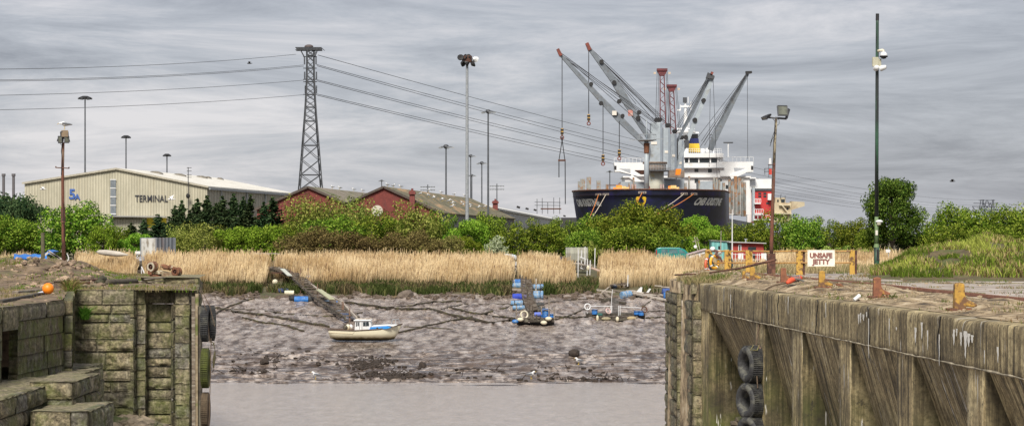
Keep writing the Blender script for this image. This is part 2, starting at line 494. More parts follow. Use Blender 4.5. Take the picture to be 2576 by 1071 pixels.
m, t, b = newmat('mud')
co = coordn(t, 'World')
na = noise_node(t, co, 1.0, (1.5, .50, 1), 7, .68)
nb = noise_node(t, co, 1.0, (.30, .30, 1), 5, .6, loc=(5, 2, 0))
col = rampn(t, na, [(.36, (.060,.044,.034)), (.45, (.165,.130,.108)), (.53, (.29,.24,.205)), (.64, (.44,.385,.345))])
def crease(sc3_, w_, loc_):
    n_ = noise_node(t, co, 1.0, sc3_, 4, .6, .6, loc=loc_)
    d_ = mathn(t, 'ABSOLUTE', mathn(t, 'SUBTRACT', n_, .5))
    return rampn(t, d_, [(.0, 1), (w_, 0)])
cre = crease((.55, .20, 1), .026, (2, 8, 0))
col = mixc(t, mathn(t, 'MULTIPLY', cre, .85), col, (.045,.032,.025))
nv = noise_node(t, co, 1.0, (.30, 1.15, 1), 6, .66, 1.0, loc=(9, 9, 0))
sepm = nd(t, 'ShaderNodeSeparateXYZ'); t.links.new(co, sepm.inputs[0])
lowz = mathn(t, 'MULTIPLY_ADD', sepm.outputs[1], -.10); lowz.node.inputs[2].default_value = 15.1; lowz.node.use_clamp = True
col = mixc(t, mathn(t, 'MULTIPLY', rampn(t, nv, [(.50, 0), (.54, .92)]), lowz), col, (.045,.030,.022))
cre2 = crease((.16, .62, 1), .022, (12, 3, 0))
col = mixc(t, mathn(t, 'MULTIPLY', cre2, mathn(t, 'MULTIPLY', lowz, .9)), col, (.04,.028,.02))
# damp brown pool round the boat and pontoons at mid height
pool = rampn(t, nb, [(.55, 0), (.64, .45)])
col = mixc(t, pool, col, (.16,.12,.095))
t.links.new(col, b.inputs['Base Color'])
rr_ = rampn(t, na, [(.40, .45), (.56, .12)]); t.links.new(rr_, b.inputs['Roughness'])
b.inputs['IOR'].default_value = 1.33
bumpn(t, b, mathn(t, 'ADD', na, nv), .8, .10)
MATS['mud'] = m
xs = np.concatenate([np.arange(-78, -36, 1.5), np.arange(-36, 36, .16), np.arange(36, 90, 1.5)])
ys = np.concatenate([np.arange(112, 126, 1.0), np.arange(126, 150, .17), np.arange(150, 190, .22)])
X, Y = np.meshgrid(xs, ys, indexing='ij')
Z = mudz(X, Y)
edge = 183 - yshift(X)
Z = Z - .8 * sstep(0, 4, Y - edge)
grid_mesh('mud', X, Y, Z, MATS['mud'], kind='structure')

m, t, b = newmat('water'); co = coordn(t, 'World')
wn = noise_node(t, co, 1.0, (2.6, .75, 1), 7, .75)
wl = noise_node(t, co, 1.0, (1.4, .45, 1), 8, .8)
t.links.new(rampn(t, wl, [(.35, (.30,.265,.245)), (.65, (.42,.38,.355))]), b.inputs['Base Color'])
b.inputs['Roughness'].default_value = .14; b.inputs['IOR'].default_value = 1.33
bumpn(t, b, wn, .55, .06)
me = MB(); me.add([(-200, -40, -7), (200, -40, -7), (200, 131, -7), (-200, 131, -7)], [(0,1,2,3)])
meta(me.build('water', m), kind='structure')

land = M('land', (.10,.085,.045), (.055,.06,.025), .6, .95, .4, c3=(.15,.11,.06), s3=.25, coord='World')
xs = np.concatenate([-np.geomspace(3500, 62, 26), np.arange(-60, 62, .8), np.geomspace(63, 3500, 26)])
ys = np.concatenate([np.arange(178, 226, .7), np.geomspace(227, 8000, 40)])
X, Y = np.meshgrid(xs, ys, indexing='ij')
Z = prof(X, Y) + .12 * fbm(X/1.5, Y/1.5, 0, 3, 6) * (Y < 226) - .7 * sstep(0, 2.5, 182.6 - yshift(X) - Y)
grid_mesh('land', X, Y, Z, land, kind='structure')

# ------------------------------------------------------------------ blades: reeds, grass
def blades(name, x, y, z, h, wd, top, cols, lean, mat, label=None, kind='stuff', cat=None, loc=None):
    n = len(x); rng = np.random.default_rng(len(name))
    a = rng.uniform(-.9, .9, n)
    dx, dy = np.cos(a) * wd / 2, np.sin(a) * wd / 2
    lx, ly = lean[0] * h, lean[1] * h
    lv = []
    for f, tw in ((0, 1), (.55, .9), (1, top)):
        cx, cy, cz = x + lx * f**1.8, y + ly * f**1.8, z + h * f
        lv += [np.stack([cx - dx*tw, cy - dy*tw, cz], -1), np.stack([cx + dx*tw, cy + dy*tw, cz], -1)]
    co = np.stack(lv, 1).reshape(-1, 3)
    b_ = np.arange(n)[:, None] * 6
    q = np.concatenate([b_ + np.array([[0,1,3,2]]), b_ + np.array([[2,3,5,4]])], 0)
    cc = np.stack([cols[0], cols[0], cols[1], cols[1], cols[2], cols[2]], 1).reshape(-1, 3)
    cc = np.concatenate([cc, np.ones((len(cc), 1))], 1)
    if loc is not None: co = co - np.array(loc)
    o = raw_mesh(name, co, q, mat, False, None, loc, cc)
    return meta(o, label, cat, None, kind)
plant = col_mat('plant')
rng = np.random.default_rng(3)
def reed_ok(x, y):
    u = 1288 + F * x / y + 16 * fbm(x*1.3, y*.9, 0, 3, 55)
    ok = np.ones_like(x, bool)
    edge = 187.5 - yshift(x) + 1.6 * fbm(x/1.3, 0, 0, 3, 9) + 3.0 * np.maximum(0, fbm(x/6, 2, 0, 2, 19))
    ok &= y > edge
    for a, b_, y0, y1 in ((-400, 195, 0, 400), (668, 738, 0, 199.5), (735, 752, 0, 192), (336, 368, 0, 400), (672, 700, 200, 400), (1282, 1306, 0, 214), (1402, 1500, 198, 400), (1440, 1510, 0, 400), (1785, 1940, 197, 400), (1645, 1752, 203, 400)):
        ok &= ~((u > a) & (u < b_) & (y > y0) & (y < y1))
    ok |= (u < 70) & (y > 196)
    return ok
def reeds(name, N, x0, x1, y0, y1, hm, label):
    x = rng.uniform(x0, x1, N*2); y = y0 + (y1-y0) * rng.uniform(0, 1, N*2) ** 1.5
    k = reed_ok(x, y); x, y = x[k][:N], y[k][:N]; n = len(x)
    z = prof(x, y) - .05
    h = hm * (1 + .26 * fbm(x/4, y/6, 0, 3, 12) + .14 * fbm(x/.8, y/1.0, 0, 2, 77)) * np.where(rng.random(n) < .1, rng.uniform(1.0, 1.28, n), rng.uniform(.66, 1.08, n))
    front = np.clip((y - (187.5 - yshift(x))) / 4, 0, 1); h *= .72 + .28 * front
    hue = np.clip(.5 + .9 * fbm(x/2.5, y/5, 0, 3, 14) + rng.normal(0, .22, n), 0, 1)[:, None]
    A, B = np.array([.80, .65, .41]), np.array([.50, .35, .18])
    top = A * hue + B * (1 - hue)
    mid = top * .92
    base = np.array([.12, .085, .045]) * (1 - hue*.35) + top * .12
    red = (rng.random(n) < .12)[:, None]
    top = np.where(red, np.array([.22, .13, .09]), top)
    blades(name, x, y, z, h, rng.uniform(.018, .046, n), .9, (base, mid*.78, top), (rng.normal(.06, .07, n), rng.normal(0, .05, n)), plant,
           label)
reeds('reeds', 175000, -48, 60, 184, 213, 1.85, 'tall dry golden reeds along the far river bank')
def grass_field(name, N, xr, yr, zf, hm, pal, label, okf=None, wd=(.04, .09), hn=.4, loc=None):
    x = rng.uniform(*xr, N); y = rng.uniform(*yr, N)
    if okf is not None:
        k = okf(x, y); x, y = x[k], y[k]
    n = len(x); z = zf(x, y) - .03
    h = hm * (1 + hn * fbm(x/1.1, y/1.1, 0, 3, 15)) * rng.uniform(.5, 1.2, n)
    c = np.array(pal); i = np.clip((fbm(x/1.6, y/1.6, 0, 3, 18) * 1.6 + .5 + rng.normal(0, .18, n)) * len(pal), 0, len(pal) - 1).astype(int)
    top = c[i] * rng.uniform(.7, 1.25, n)[:, None]
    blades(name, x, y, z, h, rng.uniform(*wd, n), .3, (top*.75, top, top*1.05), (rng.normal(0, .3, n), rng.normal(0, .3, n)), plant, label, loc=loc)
def bank_ok(x, y):
    e = 183 - yshift(x)
    u = 1288 + F * x / y
    dens = fbm(x/2.5, y/2.0, 0, 3, 4)
    return (y > e + 1.4*fbm(x/1.5, 1, 0, 3, 2)) & (y < e + 9) & (dens > -.35) & ~((u > 1500) & (u < 1760) & (y < 190) & (dens < .2)) & ~((u > 1288) & (u < 1368) & (y < 195)) & ~((u > 660) & (u < 800) & (y < 192) & (dens < .25))
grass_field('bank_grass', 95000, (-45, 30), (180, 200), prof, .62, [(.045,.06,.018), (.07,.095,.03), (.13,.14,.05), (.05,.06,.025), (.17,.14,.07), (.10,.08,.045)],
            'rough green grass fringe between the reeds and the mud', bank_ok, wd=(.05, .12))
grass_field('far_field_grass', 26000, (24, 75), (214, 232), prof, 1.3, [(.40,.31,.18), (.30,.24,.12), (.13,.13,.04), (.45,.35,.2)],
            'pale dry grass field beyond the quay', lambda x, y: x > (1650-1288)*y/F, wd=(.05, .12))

# ------------------------------------------------------------------ right quay: a concrete lock wall with buttresses
def WX(y, t=0.0): return 11.99 - .0681*y + t
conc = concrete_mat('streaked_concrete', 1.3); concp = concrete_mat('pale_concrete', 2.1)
rq = thing('lock_wall', 'long streaked concrete lock wall with buttresses, carrying the unsafe jetty', 'quay wall', (WX(50), 50, -7.3))
ya = np.arange(22, 77.31, .14)
pf = [(1.6, .0), (.55, .005), (.10, -.0), (.02, -.02), (.0, -.08)] + [(0, -z) for z in np.arange(.2, .94, .09)] + [(.02, -.95), (.5, -.97)]
tt = np.array([p[0] for p in pf]); zz = np.array([p[1] for p in pf])
Yg, Tg = np.meshgrid(ya, tt, indexing='ij'); _, Zg = np.meshgrid(ya, zz, indexing='ij')
dn = .012 * fbm(Yg*1.6, Zg*2.5, Tg*2, 4, 41) + .03*np.maximum(0, fbm(Yg*.9, Zg*3, 0, 3, 44)-.3)
chip = np.maximum(0, fbm(Yg*1.1, 0, 0, 4, 43) - .1) * np.exp(-((Zg + .03)/.07)**2) * .13 * (Tg < .5)
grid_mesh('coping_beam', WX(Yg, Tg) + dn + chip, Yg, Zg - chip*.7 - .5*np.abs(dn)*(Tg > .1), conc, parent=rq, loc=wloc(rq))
mb = MB(); mb.box2((WX(77.3), 77.302, 0), (WX(77.3)+1.6, 77.5, -.95)); mb.build('beam_end', conc, rq)
# buttress piers
BY = [(25.5, 1.3), (31.5, 1.3), (37.3, 1.35), (43.0, 1.35), (48.6, 1.4), (54.6, 1.4), (60.6, 1.5), (66.6, 1.8), (75.6, 2.3)]
for i, (y0, w_) in enumerate(BY[:-1]):
    yb = np.linspace(y0 - w_, y0, 9)
    zb = np.arange(-.955, -7.4, -.16)
    # front and the side that faces the camera as one sheet
    pth = [(y0, .10)] + [(y, .04) for y in np.linspace(y0, y0-w_, 8)] + [(y0 - w_ - .02, .10)] + [(y0-w_-.02, t_) for t_ in np.linspace(.3, 3.4, 20)]
    yy = np.array([p[0] for p in pth]); t2 = np.array([p[1] for p in pth])
    A_, Zb = np.meshgrid(yy, zb, indexing='ij'); T_, _ = np.meshgrid(t2, zb, indexing='ij')
    d_ = .03 * fbm(A_*2, Zb*2, T_*2, 4, 50+i)
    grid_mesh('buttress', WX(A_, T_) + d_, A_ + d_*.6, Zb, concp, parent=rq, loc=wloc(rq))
yy0, w_ = BY[-1]
pth = [(77.4, .04)] + [(y, .04) for y in np.linspace(77.3, 75.2, 8)] + [(75.15, t_) for t_ in np.linspace(.1, 3.4, 20)]
yy = np.array([p[0] for p in pth]); t2 = np.array([p[1] for p in pth]); zb = np.arange(-.955, -7.4, -.16)
A_, Zb = np.meshgrid(yy, zb, indexing='ij'); T_, _ = np.meshgrid(t2, zb, indexing='ij')
d_ = .03 * fbm(A_*2, Zb*2, T_*2, 4, 60)
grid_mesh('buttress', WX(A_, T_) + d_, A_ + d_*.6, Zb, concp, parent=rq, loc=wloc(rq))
# sloping panels between the buttresses
slopes = [.45, .42, .40, .36, .28, .26, .26, .46]
for i in range(len(BY)-1):
    ya_, yb_ = BY[i][0] + .005, BY[i+1][0] - BY[i+1][1] - .03
    if i == len(BY)-2: yb_ = 75.14
    sy = np.arange(ya_, yb_ + .01, .16); sy[-1] = yb_
    s_ = slopes[i]; L_ = 1.55
    prof_ = [(.10, -.953)] + [(.10 + s_*k*.16, -.953 - k*.16) for k in range(1, 21)]
    tb, zb_ = prof_[-1]; prof_ += [(tb + .02, z) for z in np.arange(zb_-.1, -7.4, -.3)]
    tq = np.array([p[0] for p in prof_]); zq = np.array([p[1] for p in prof_])
    A_, T_ = np.meshgrid(sy, tq, indexing='ij'); _, Zb = np.meshgrid(sy, zq, indexing='ij')
    d_ = .025 * fbm(A_*1.8, Zb*1.2, 0, 4, 70+i)
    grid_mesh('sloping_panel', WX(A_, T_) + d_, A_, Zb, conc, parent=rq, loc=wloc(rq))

# quay top behind the wall: soil strip, then worn paving
m, t, b = newmat('quay_top'); co = coordn(t, 'World')
n = noise_node(t, co, 1.6, (1, .8, 1), 8, .72)
col = rampn(t, n, [(.36, (.035,.025,.016)), (.46, (.16,.115,.066)), (.54, (.32,.245,.15)), (.66, (.46,.39,.28))])
sp = nd(t, 'ShaderNodeSeparateXYZ'); t.links.new(co, sp.inputs[0])
tcoord = mathn(t, 'ADD', mathn(t, 'ADD', sp.outputs[0], mathn(t, 'MULTIPLY', sp.outputs[1], .0681)), -11.99)
edge_ = mathn(t, 'ADD', tcoord, mathn(t, 'MULTIPLY', noise_node(t, co, .5, detail=5), 1.6))
pave = rampn(t, noise_node(t, co, .7, (.5, 1.6, 1), 7, .7, loc=(3,3,3)), [(.36, (.13,.10,.075)), (.5, (.31,.27,.235)), (.66, (.43,.39,.36))])
col = mixc(t, rampn(t, mathn(t, 'MULTIPLY', edge_, .1), [(.46, 0), (.53, 1)]), col, pave)
col = mixc(t, rampn(t, noise_node(t, co, .8, (1, 1, 1), 6, .7, loc=(9,1,1)), [(.58, 0), (.7, .8)]), col, (.10,.095,.035))
t.links.new(col, b.inputs['Base Color']); b.inputs['Roughness'].default_value = .95; bumpn(t, b, n, .8, .05)
MATS['quay_top'] = m
def quayz(x, y):
    x = np.asarray(x, float); y = np.asarray(y, float); tq = x - WX(y)
    soil = sstep(.55, 1.3, tq) * (1 - sstep(3.4, 5.0, tq))
    z = .012 + soil * (.055 + .11*fbm(x*1.4, y*.8, 0, 4, 81) + .08*sstep(56, 66, y)) + .02*fbm(x*.8, y*.8, 0, 3, 82)*sstep(.5, 1, tq)
    z = z + sstep(78, 90, y) * .06
    z = z + sstep(.8, 1.2, tq) * .05*np.maximum(0, fbm(x*2.2, y*1.6, 0, 3, 83))
    return z
tq = np.concatenate([np.arange(.42, 6, .10), np.arange(6, 22, .5), np.arange(22, 80, 4)])
yq = np.concatenate([np.arange(22, 77.4, .22)])
A_, T_ = np.meshgrid(yq, tq, indexing='ij')
grid_mesh('quay_ground', WX(A_, T_), A_, quayz(WX(A_, T_), A_), MATS['quay_top'], kind='structure')
# the quay's far end, past the concrete beam
def QE(y): return WX(y) + .02 + np.interp(y, [77, 78, 84, 90, 98, 110], [.0, -.30, -.25, 1.5, 3.5, 6])
yq2 = np.concatenate([np.arange(77.4, 99, .25), [99.3]]); uq = np.concatenate([np.arange(0, 8, .12), np.arange(8, 90, 3)])
A_, T_ = np.meshgrid(yq2, uq, indexing='ij')
Z_ = quayz(QE(A_) + T_, A_) + .04*fbm(A_, T_, 0, 3, 3)
Z_ = np.where(T_ < .001, -7.3, Z_); Z_ = np.where(A_ > 99.1, -8, Z_)
grid_mesh('quay_end_ground', QE(A_) + T_, A_, Z_ - .03, MATS['quay_top'], kind='structure')

# ------------------------------------------------------------------ stone masonry
def stone_face(parent, name, A, B, z0, z1, mat, seed, course=(.36, .5), length=(.8, 1.6), bulge=.05, cell=.07, joint=.02, side=-1, rough=1.0):
    """rock-faced blocks in courses on the vertical face from A to B; the outside lies to the right of A->B when side = -1"""
    rr = random.Random(seed); A = Vector(A); B = Vector(B); d = (B - A); L = d.length; d.normalize()
    nrm = Vector((d.y, -d.x)) * (1 if side == -1 else -1)
    V, Q = [], []; base = 0; z = z1
    while z > z0 + .05:
        hC = min(rr.uniform(*course), z - z0); s = -rr.uniform(0, length[0]) if L > 1.2 else 0
        while s < L - .02:
            ln = rr.uniform(*length) if L > 1.2 else L
            a, b_ = max(s, 0) + joint/2, min(s + ln, L) - joint/2
            s += ln
            if b_ - a < .08: continue
            nx = max(2, int((b_-a)/cell)); nz = max(2, int((hC)/cell))
            U, W_ = np.meshgrid(np.linspace(a, b_, nx+1), np.linspace(z - joint/2, z - hC + joint/2, nz+1), indexing='ij')
            eu = np.minimum(U - a, b_ - U); ew = np.minimum(W_.max() - W_, W_ - W_.min()); e_ = np.clip(np.minimum(eu, ew) / .07, 0, 1)
            gx, gy = A.x + d.x*U, A.y + d.y*U; sd_ = rr.randint(0, 999); rb = rough * rr.choice([.25, .6, 1, 1.3])
            out = bulge*e_**.6 + rb * .045*fbm(U*5, W_*5, sd_, 4, sd_) * e_ + rr.uniform(-.02, .02)
            px_, py_ = gx + nrm.x*out, gy + nrm.y*out
            co = np.stack([px_, py_, W_], -1).reshape(-1, 3)
            i = np.arange((nx+1)*(nz+1)).reshape(nx+1, nz+1)
            q = np.stack([i[:-1,:-1], i[:-1,1:], i[1:,1:], i[1:,:-1]], -1).reshape(-1, 4)
            # skirt
            rim = np.concatenate([i[:,0], i[-1,1:], i[-2::-1,-1], i[0,-2:0:-1]])
            sk = co[rim].copy(); sk[:,0] -= nrm.x*.22; sk[:,1] -= nrm.y*.22
            k = len(co); m_ = len(rim); r2 = np.arange(m_)
            qs = np.stack([rim, k + r2, k + (r2+1) % m_, rim[(r2+1) % m_]], -1)
            V.append(np.concatenate([co, sk])); Q.append(np.concatenate([q, qs]) + base); base += k + m_
        z -= hC
    # dark mortar sheet behind
    co = np.array([[A.x - nrm.x*.04, A.y - nrm.y*.04, z1-.01], [B.x - nrm.x*.04, B.y - nrm.y*.04, z1-.01], [B.x - nrm.x*.04, B.y - nrm.y*.04, z0], [A.x - nrm.x*.04, A.y - nrm.y*.04, z0]])
    V.append(co); Q.append(np.array([[0,1,2,3]]) + base)
    V = np.concatenate(V); Q = np.concatenate(Q)
    off = wloc(parent)
    return raw_mesh(name, V - np.array(off), Q, mat, False, parent)
st1 = stone_mat('pier_stone', (.21,.175,.11), .5, .75, 0)
st2 = stone_mat('mossy_stone', (.12,.092,.045), .7, .8, 5, isl=.35)
st3 = stone_mat('jetty_stone', (.19,.15,.095), .3, .6, 9, isl=.4)
st4 = stone_mat('coping_stone', (.26,.22,.15), .35, .35, 3, isl=.25)

# end pier of the right wall
ep = thing('quay_head_pier', 'crumbling pier head of big squared stones at the end of the concrete lock wall', 'pier', (6.5, 80, -7.3))
def px(u, y): return (u - 1288) * y / F
stone_face(ep, 'stone_block', (px(1743, 77), 77.0), (px(1779, 77), 77.0), -7.3, -.62, st3, 11, course=(.5, .85), length=(.6, 1), bulge=.10, rough=1.4)
stone_face(ep, 'stone_block', (px(1741, 77.2), 80.4), (px(1741, 77.2), 77.1), -7.3, -.62, st3, 12, course=(.5, .85), length=(1, 2), bulge=.06, rough=1.4)
stone_face(ep, 'stone_block', (px(1703, 80.5), 80.5), (px(1744, 80.5), 80.5), -7.3, -.45, st3, 13, course=(.4, .7), length=(.5, .9), bulge=.06, rough=1.3)
stone_face(ep, 'stone_block', (px(1703, 80.5), 86), (px(1703, 80.5), 80.6), -7.3, -.45, st3, 14, course=(.4, .7), length=(.6, 1.2), bulge=.06)
stone_face(ep, 'coping_stone', (px(1713, 80), 80.0), (px(1740, 80), 80.0), -.45, .02, st4, 15, course=(.5, .6), length=(.9, 1), bulge=.10, rough=1)
stone_face(ep, 'coping_stone', (px(1740, 77.3), 77.6), (px(1800, 77.3), 77.6), -.40, .01, st4, 16, course=(.5, .6), length=(.9, 1.2), bulge=.08, rough=1)
mb = MB(); mb.box2((px(1703, 80.5)+.06, 80.55, -.46), (9, 86, -.6)); mb.box2((px(1713, 80)+.05, 80.05, .0), (9, 84, -.44)); mb.box2((px(1743, 77)+.08, 77.1, -.63), (px(1779, 77)+2, 80.5, -.7))
mb.box2((px(1741, 77.4)+.05, 77.65, -.004), (px(1800, 77.4)+1.5, 80.1, -.4)); mb.build('core', st3, ep)
mb = MB(); mb.bar((px(1719, 80), 80.25, -.7), (px(1719.5, 80), 80.25, -7.3), .09, .12); mb.build('fender_post', woodl, ep)
mb = MB(); mb.bar((px(1727, 80), 80.2, -1.1), (px(1727, 80), 80.2, -7.3), .12, .12); mb.build('fender_post', woodd, ep)

# left pier
lp = thing('stone_pier', 'tall rock-faced ashlar pier of mossy blocks with tyres hung on its corner', 'pier', (-12, 68, -7.3))
pts = [(172, 67.6), (337, 67.6), (343, 67.95), (366, 68.1), (368, 68.55), (432, 68.55), (437, 68.1), (440, 68.1), (477, 68.05), (481, 68.4), (499, 68.5)]
pp = [(px(u, y), y) for u, y in pts]
for i in range(len(pp)-1):
    a, b_ = pp[i], pp[i+1]; L_ = math.dist(a, b_)
    if L_ > .7:
        stone_face(lp, 'stone_face', a, b_, -7.3, -.47, st1, 100+i, course=(.24, .60), length=(.5, 1.9), bulge=.055, cell=.05, joint=.05, rough=2.8)
    else:
        stone_face(lp, 'stone_face', a, b_, -7.3, -.47, st1, 100+i, course=(.32, .52), length=(.3, .6), bulge=.03, cell=.06)
    stone_face(lp, 'coping_stone', a, b_, -.47, 0, st4, 200+i, course=(.5, .6), length=(.8, 1.4), bulge=.06, cell=.06, rough=.6)
stone_face(lp, 'stone_face', pp[-1], (-12.2, 84), -7.3, 0, st1, 140, course=(.4, .5), length=(.8, 1.6))
# returns and the nearer wall
lw = thing('mossy_dock_wall', 'brown mossy dock wall running towards the camera with a vertical slot in it', 'dock wall', (-12, 52, -7.3))
wa, wb, wc, wd_ = (-12.75, 36), (-12.17, 51.2), (-12.06, 52.35), (-11.82, 56.6)
for k, (a, b_) in enumerate(((wa, wb), (wc, wd_))):
    stone_face(lw, 'stone_face', b_, a, -7.3, -.42, st2, 160+k, course=(.42, .46), length=(.9, 2.2), bulge=.012, side=1, cell=.08, joint=.012, rough=1.1)
    stone_face(lw, 'coping_stone', b_, a, -.42, -.02, st4, 170+k, course=(.5, .6), length=(1.6, 2.6), bulge=.05, side=1, cell=.09, rough=.5)
stone_face(lw, 'coping_stone', wc, wb, -.62, -.02, st4, 175, course=(.7, .8), length=(1.6, 2.6), bulge=.045, side=1, cell=.09, rough=.5)
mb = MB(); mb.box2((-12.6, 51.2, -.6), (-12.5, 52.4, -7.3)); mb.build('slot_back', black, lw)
stone_face(lw, 'stone_face', wd_, (px(170, 67.4), 67.4), -7.3, -.02, st2, 180, course=(.38, .5), length=(.8, 1.3), side=1, bulge=.02)
# low ledges at the foot of the wall
led = thing('stone_ledge', 'stepped ledge of heavy mossy blocks at the foot of the dock wall', 'ledge', (-12, 52, -7.3))
def block(parent, x0, x1, y0, y1, z0, z1, seed, mat=st1, course=(.34, .5), rough=2.2, top=None):
    stone_face(parent, 'stone_block', (x0, y0), (x1, y0), z0, z1, mat, seed, course=course, length=(.7, 1.2), bulge=.06, rough=rough)
    stone_face(parent, 'stone_block', (x1, y0+.05), (x1, y1), z0, z1, mat, seed+1, course=course, length=(.7, 1.2), bulge=.05, rough=rough)
    xg, yg = np.meshgrid(np.linspace(x0, x1+.04, max(4, int((x1-x0)/.1))), np.linspace(y0-.04, y1, max(4, int((y1-y0)/.15))), indexing='ij')
    grid_mesh('ledge_top', xg, yg, z1 - .01 + .035*fbm(xg*3, yg*3, 0, 4, seed), top or st4, parent=parent, loc=wloc(parent))
block(led, -13.5, px(214, 57.5), 57.5, 60, -7.3, -1.86, 300)
block(led, -14, px(150, 53), 53.0, 58.5, -7.3, -1.88, 304)
block(led, px(74, 50), px(182, 50), 50.0, 53.2, -7.3, -1.72, 308, course=(.42, .44))
block(led, -14, px(74, 48.5), 44.0, 53, -7.3, -1.82, 312)
block(led, px(76, 48), px(221, 48), 48.0, 51, -7.3, -2.25, 316, course=(.55, .8))
# rubble at the pier's foot
def mound(name, cx, cy, rx, ry, h, zb, mat, seed, n=70, pw=1.6, label=None, cat=None, kind='stuff', rock=None, amp=.35, fq=1.0):
    xg, yg = np.meshgrid(np.linspace(-1, 1, n), np.linspace(-1, 1, n), indexing='ij')
    r = np.sqrt(xg**2 + yg**2)
    X_, Y_ = cx + xg*rx, cy + yg*ry
    Z_ = zb + h * np.clip(1 - r**pw, -.3, 1) * (1 + amp*fbm(X_*fq, Y_*fq*.6, 0, 4, seed)) + .06*h*fbm(X_*3*fq, Y_*3*fq, 0, 3, seed+1)
    o = grid_mesh(name, X_, Y_, Z_, mat, loc=(cx, cy, zb))
    return meta(o, label, cat, None, kind), (X_, Y_, Z_)
rubm = M('rubble', (.27,.22,.16), (.05,.04,.03), 4, .9, .9, c3=(.05,.065,.02), s3=1.2, isl=.35, dist=.06, coord='World')
mound('fallen_rubble', -12.0, 66.0, 2.6, 2.0, 1.0, -5.2, rubm, 21, pw=3, label='heap of fallen stone at the foot of the stone pier', amp=.45, fq=1.6)
mound('bay_rubble', WX(72)+1.0, 72.6, 1.7, 3.0, 1.2, -5.7, rubm, 23, label='broken stone lying in the first bay of the lock wall')
mb = MB()
for k in range(320):
    a = random.random()*6.28; q = random.random()**.5
    x, y = -12.0 + 2.0*q*math.cos(a), 66.3 + 1.9*q*math.sin(a)*.9
    if y < 67.3: mb.rock((x, y, -5.2 + 1.15*max(0, 1-q**3)*1.0), random.uniform(.09, .34), k, 0)
for k in range(130):
    a = random.random()*6.28; q = random.random()**.5
    mb.rock((WX(72)+1.0 + 1.4*q*math.cos(a), 72.6 + 2.6*q*math.sin(a), -5.65 + 1.25*max(0, 1-q**1.6)), random.uniform(.06, .2), k+300, 0)
mb.solo('rubble', rubm, 'loose broken stones strewn below both dock walls', None, kind='stuff')

# left quay top
leftg = M('left_quay_soil', (.25,.18,.115), (.055,.038,.025), 2.0, .95, .8, c3=(.085,.09,.03), s3=.9, t3=(.54,.66), coord='World', dist=.05)
def leftz(x, y):
    x = np.asarray(x, float); y = np.asarray(y, float)
    u = 1288 + F*x/y
    z = .0 + .045*fbm(x*1.3, y*.8, 0, 4, 91) * sstep(0, .8, np.abs(x+9)) - .02
    hp = sstep(71, 80, y) * (1 - sstep(150, 330, u)) * (1 - sstep(96, 104, y))
    z = z + hp * (.62 + .32*fbm(x*.9, y*.4, 0, 4, 93) + .22*fbm(x*3, y*.8, 0, 3, 94))
    return z
yl = np.concatenate([np.arange(36, 100, .3), [100.3]])
def LE(y): return np.interp(y, [36, 51.2, 56.6, 67.3, 67.5, 67.6, 84, 90, 101], [-12.75, -12.17, -11.82, -13.9, -13.9, -9.9, -12.2, -14, -17])
sq = np.concatenate([np.arange(.03, 6, .10), np.arange(6, 40, 1.2)])
A_, T_ = np.meshgrid(yl, sq, indexing='ij'); X_ = LE(A_) - T_
Z_ = leftz(X_, A_); Z_ = np.where(A_ > 100, -7.5, Z_)
grid_mesh('left_quay_ground', X_, A_, Z_, leftg, kind='structure')

# ------------------------------------------------------------------ writing as flat mesh
def text_mesh(body, size, depth=.01, bold=0.0, shear=0.0, align='CENTER'):
    c = bpy.data.curves.new('lettering', 'FONT'); c.body = body; c.size = size; c.extrude = depth; c.offset = bold; c.shear = shear
    c.align_x = align; c.align_y = 'CENTER'; c.resolution_u = 3
    o = bpy.data.objects.new('tmp', c); COL.objects.link(o)
    dg = bpy.context.evaluated_depsgraph_get()
    me = bpy.data.meshes.new_from_object(o.evaluated_get(dg))
    bpy.data.objects.remove(o); bpy.data.curves.remove(c)
    me.materials.clear()
    return me
def put_text(name, body, size, where, xdir, mat, parent, depth=.01, bold=0.0, shear=0.0, width=None):
    """upright lettering at 'where', reading along xdir (a horizontal vector)"""
    me = text_mesh(body, size, depth, bold, shear)
    n = len(me.vertices); a = np.empty(n*3); me.vertices.foreach_get('co', a); a = a.reshape(-1, 3)
    if width: a[:,0] *= width / (a[:,0].max() - a[:,0].min())
    xd = Vector(xdir).normalized(); nd_ = Vector((xd.y, -xd.x, 0))
    off = wloc(parent); W_ = Vector(where) - off
    co = np.stack([W_.x + a[:,0]*xd.x + a[:,2]*nd_.x, W_.y + a[:,0]*xd.y + a[:,2]*nd_.y, W_.z + a[:,1]], -1)
    me.vertices.foreach_set('co', co.ravel()); me.update(); me.name = name
    return link_mesh(name, me, mat, parent)

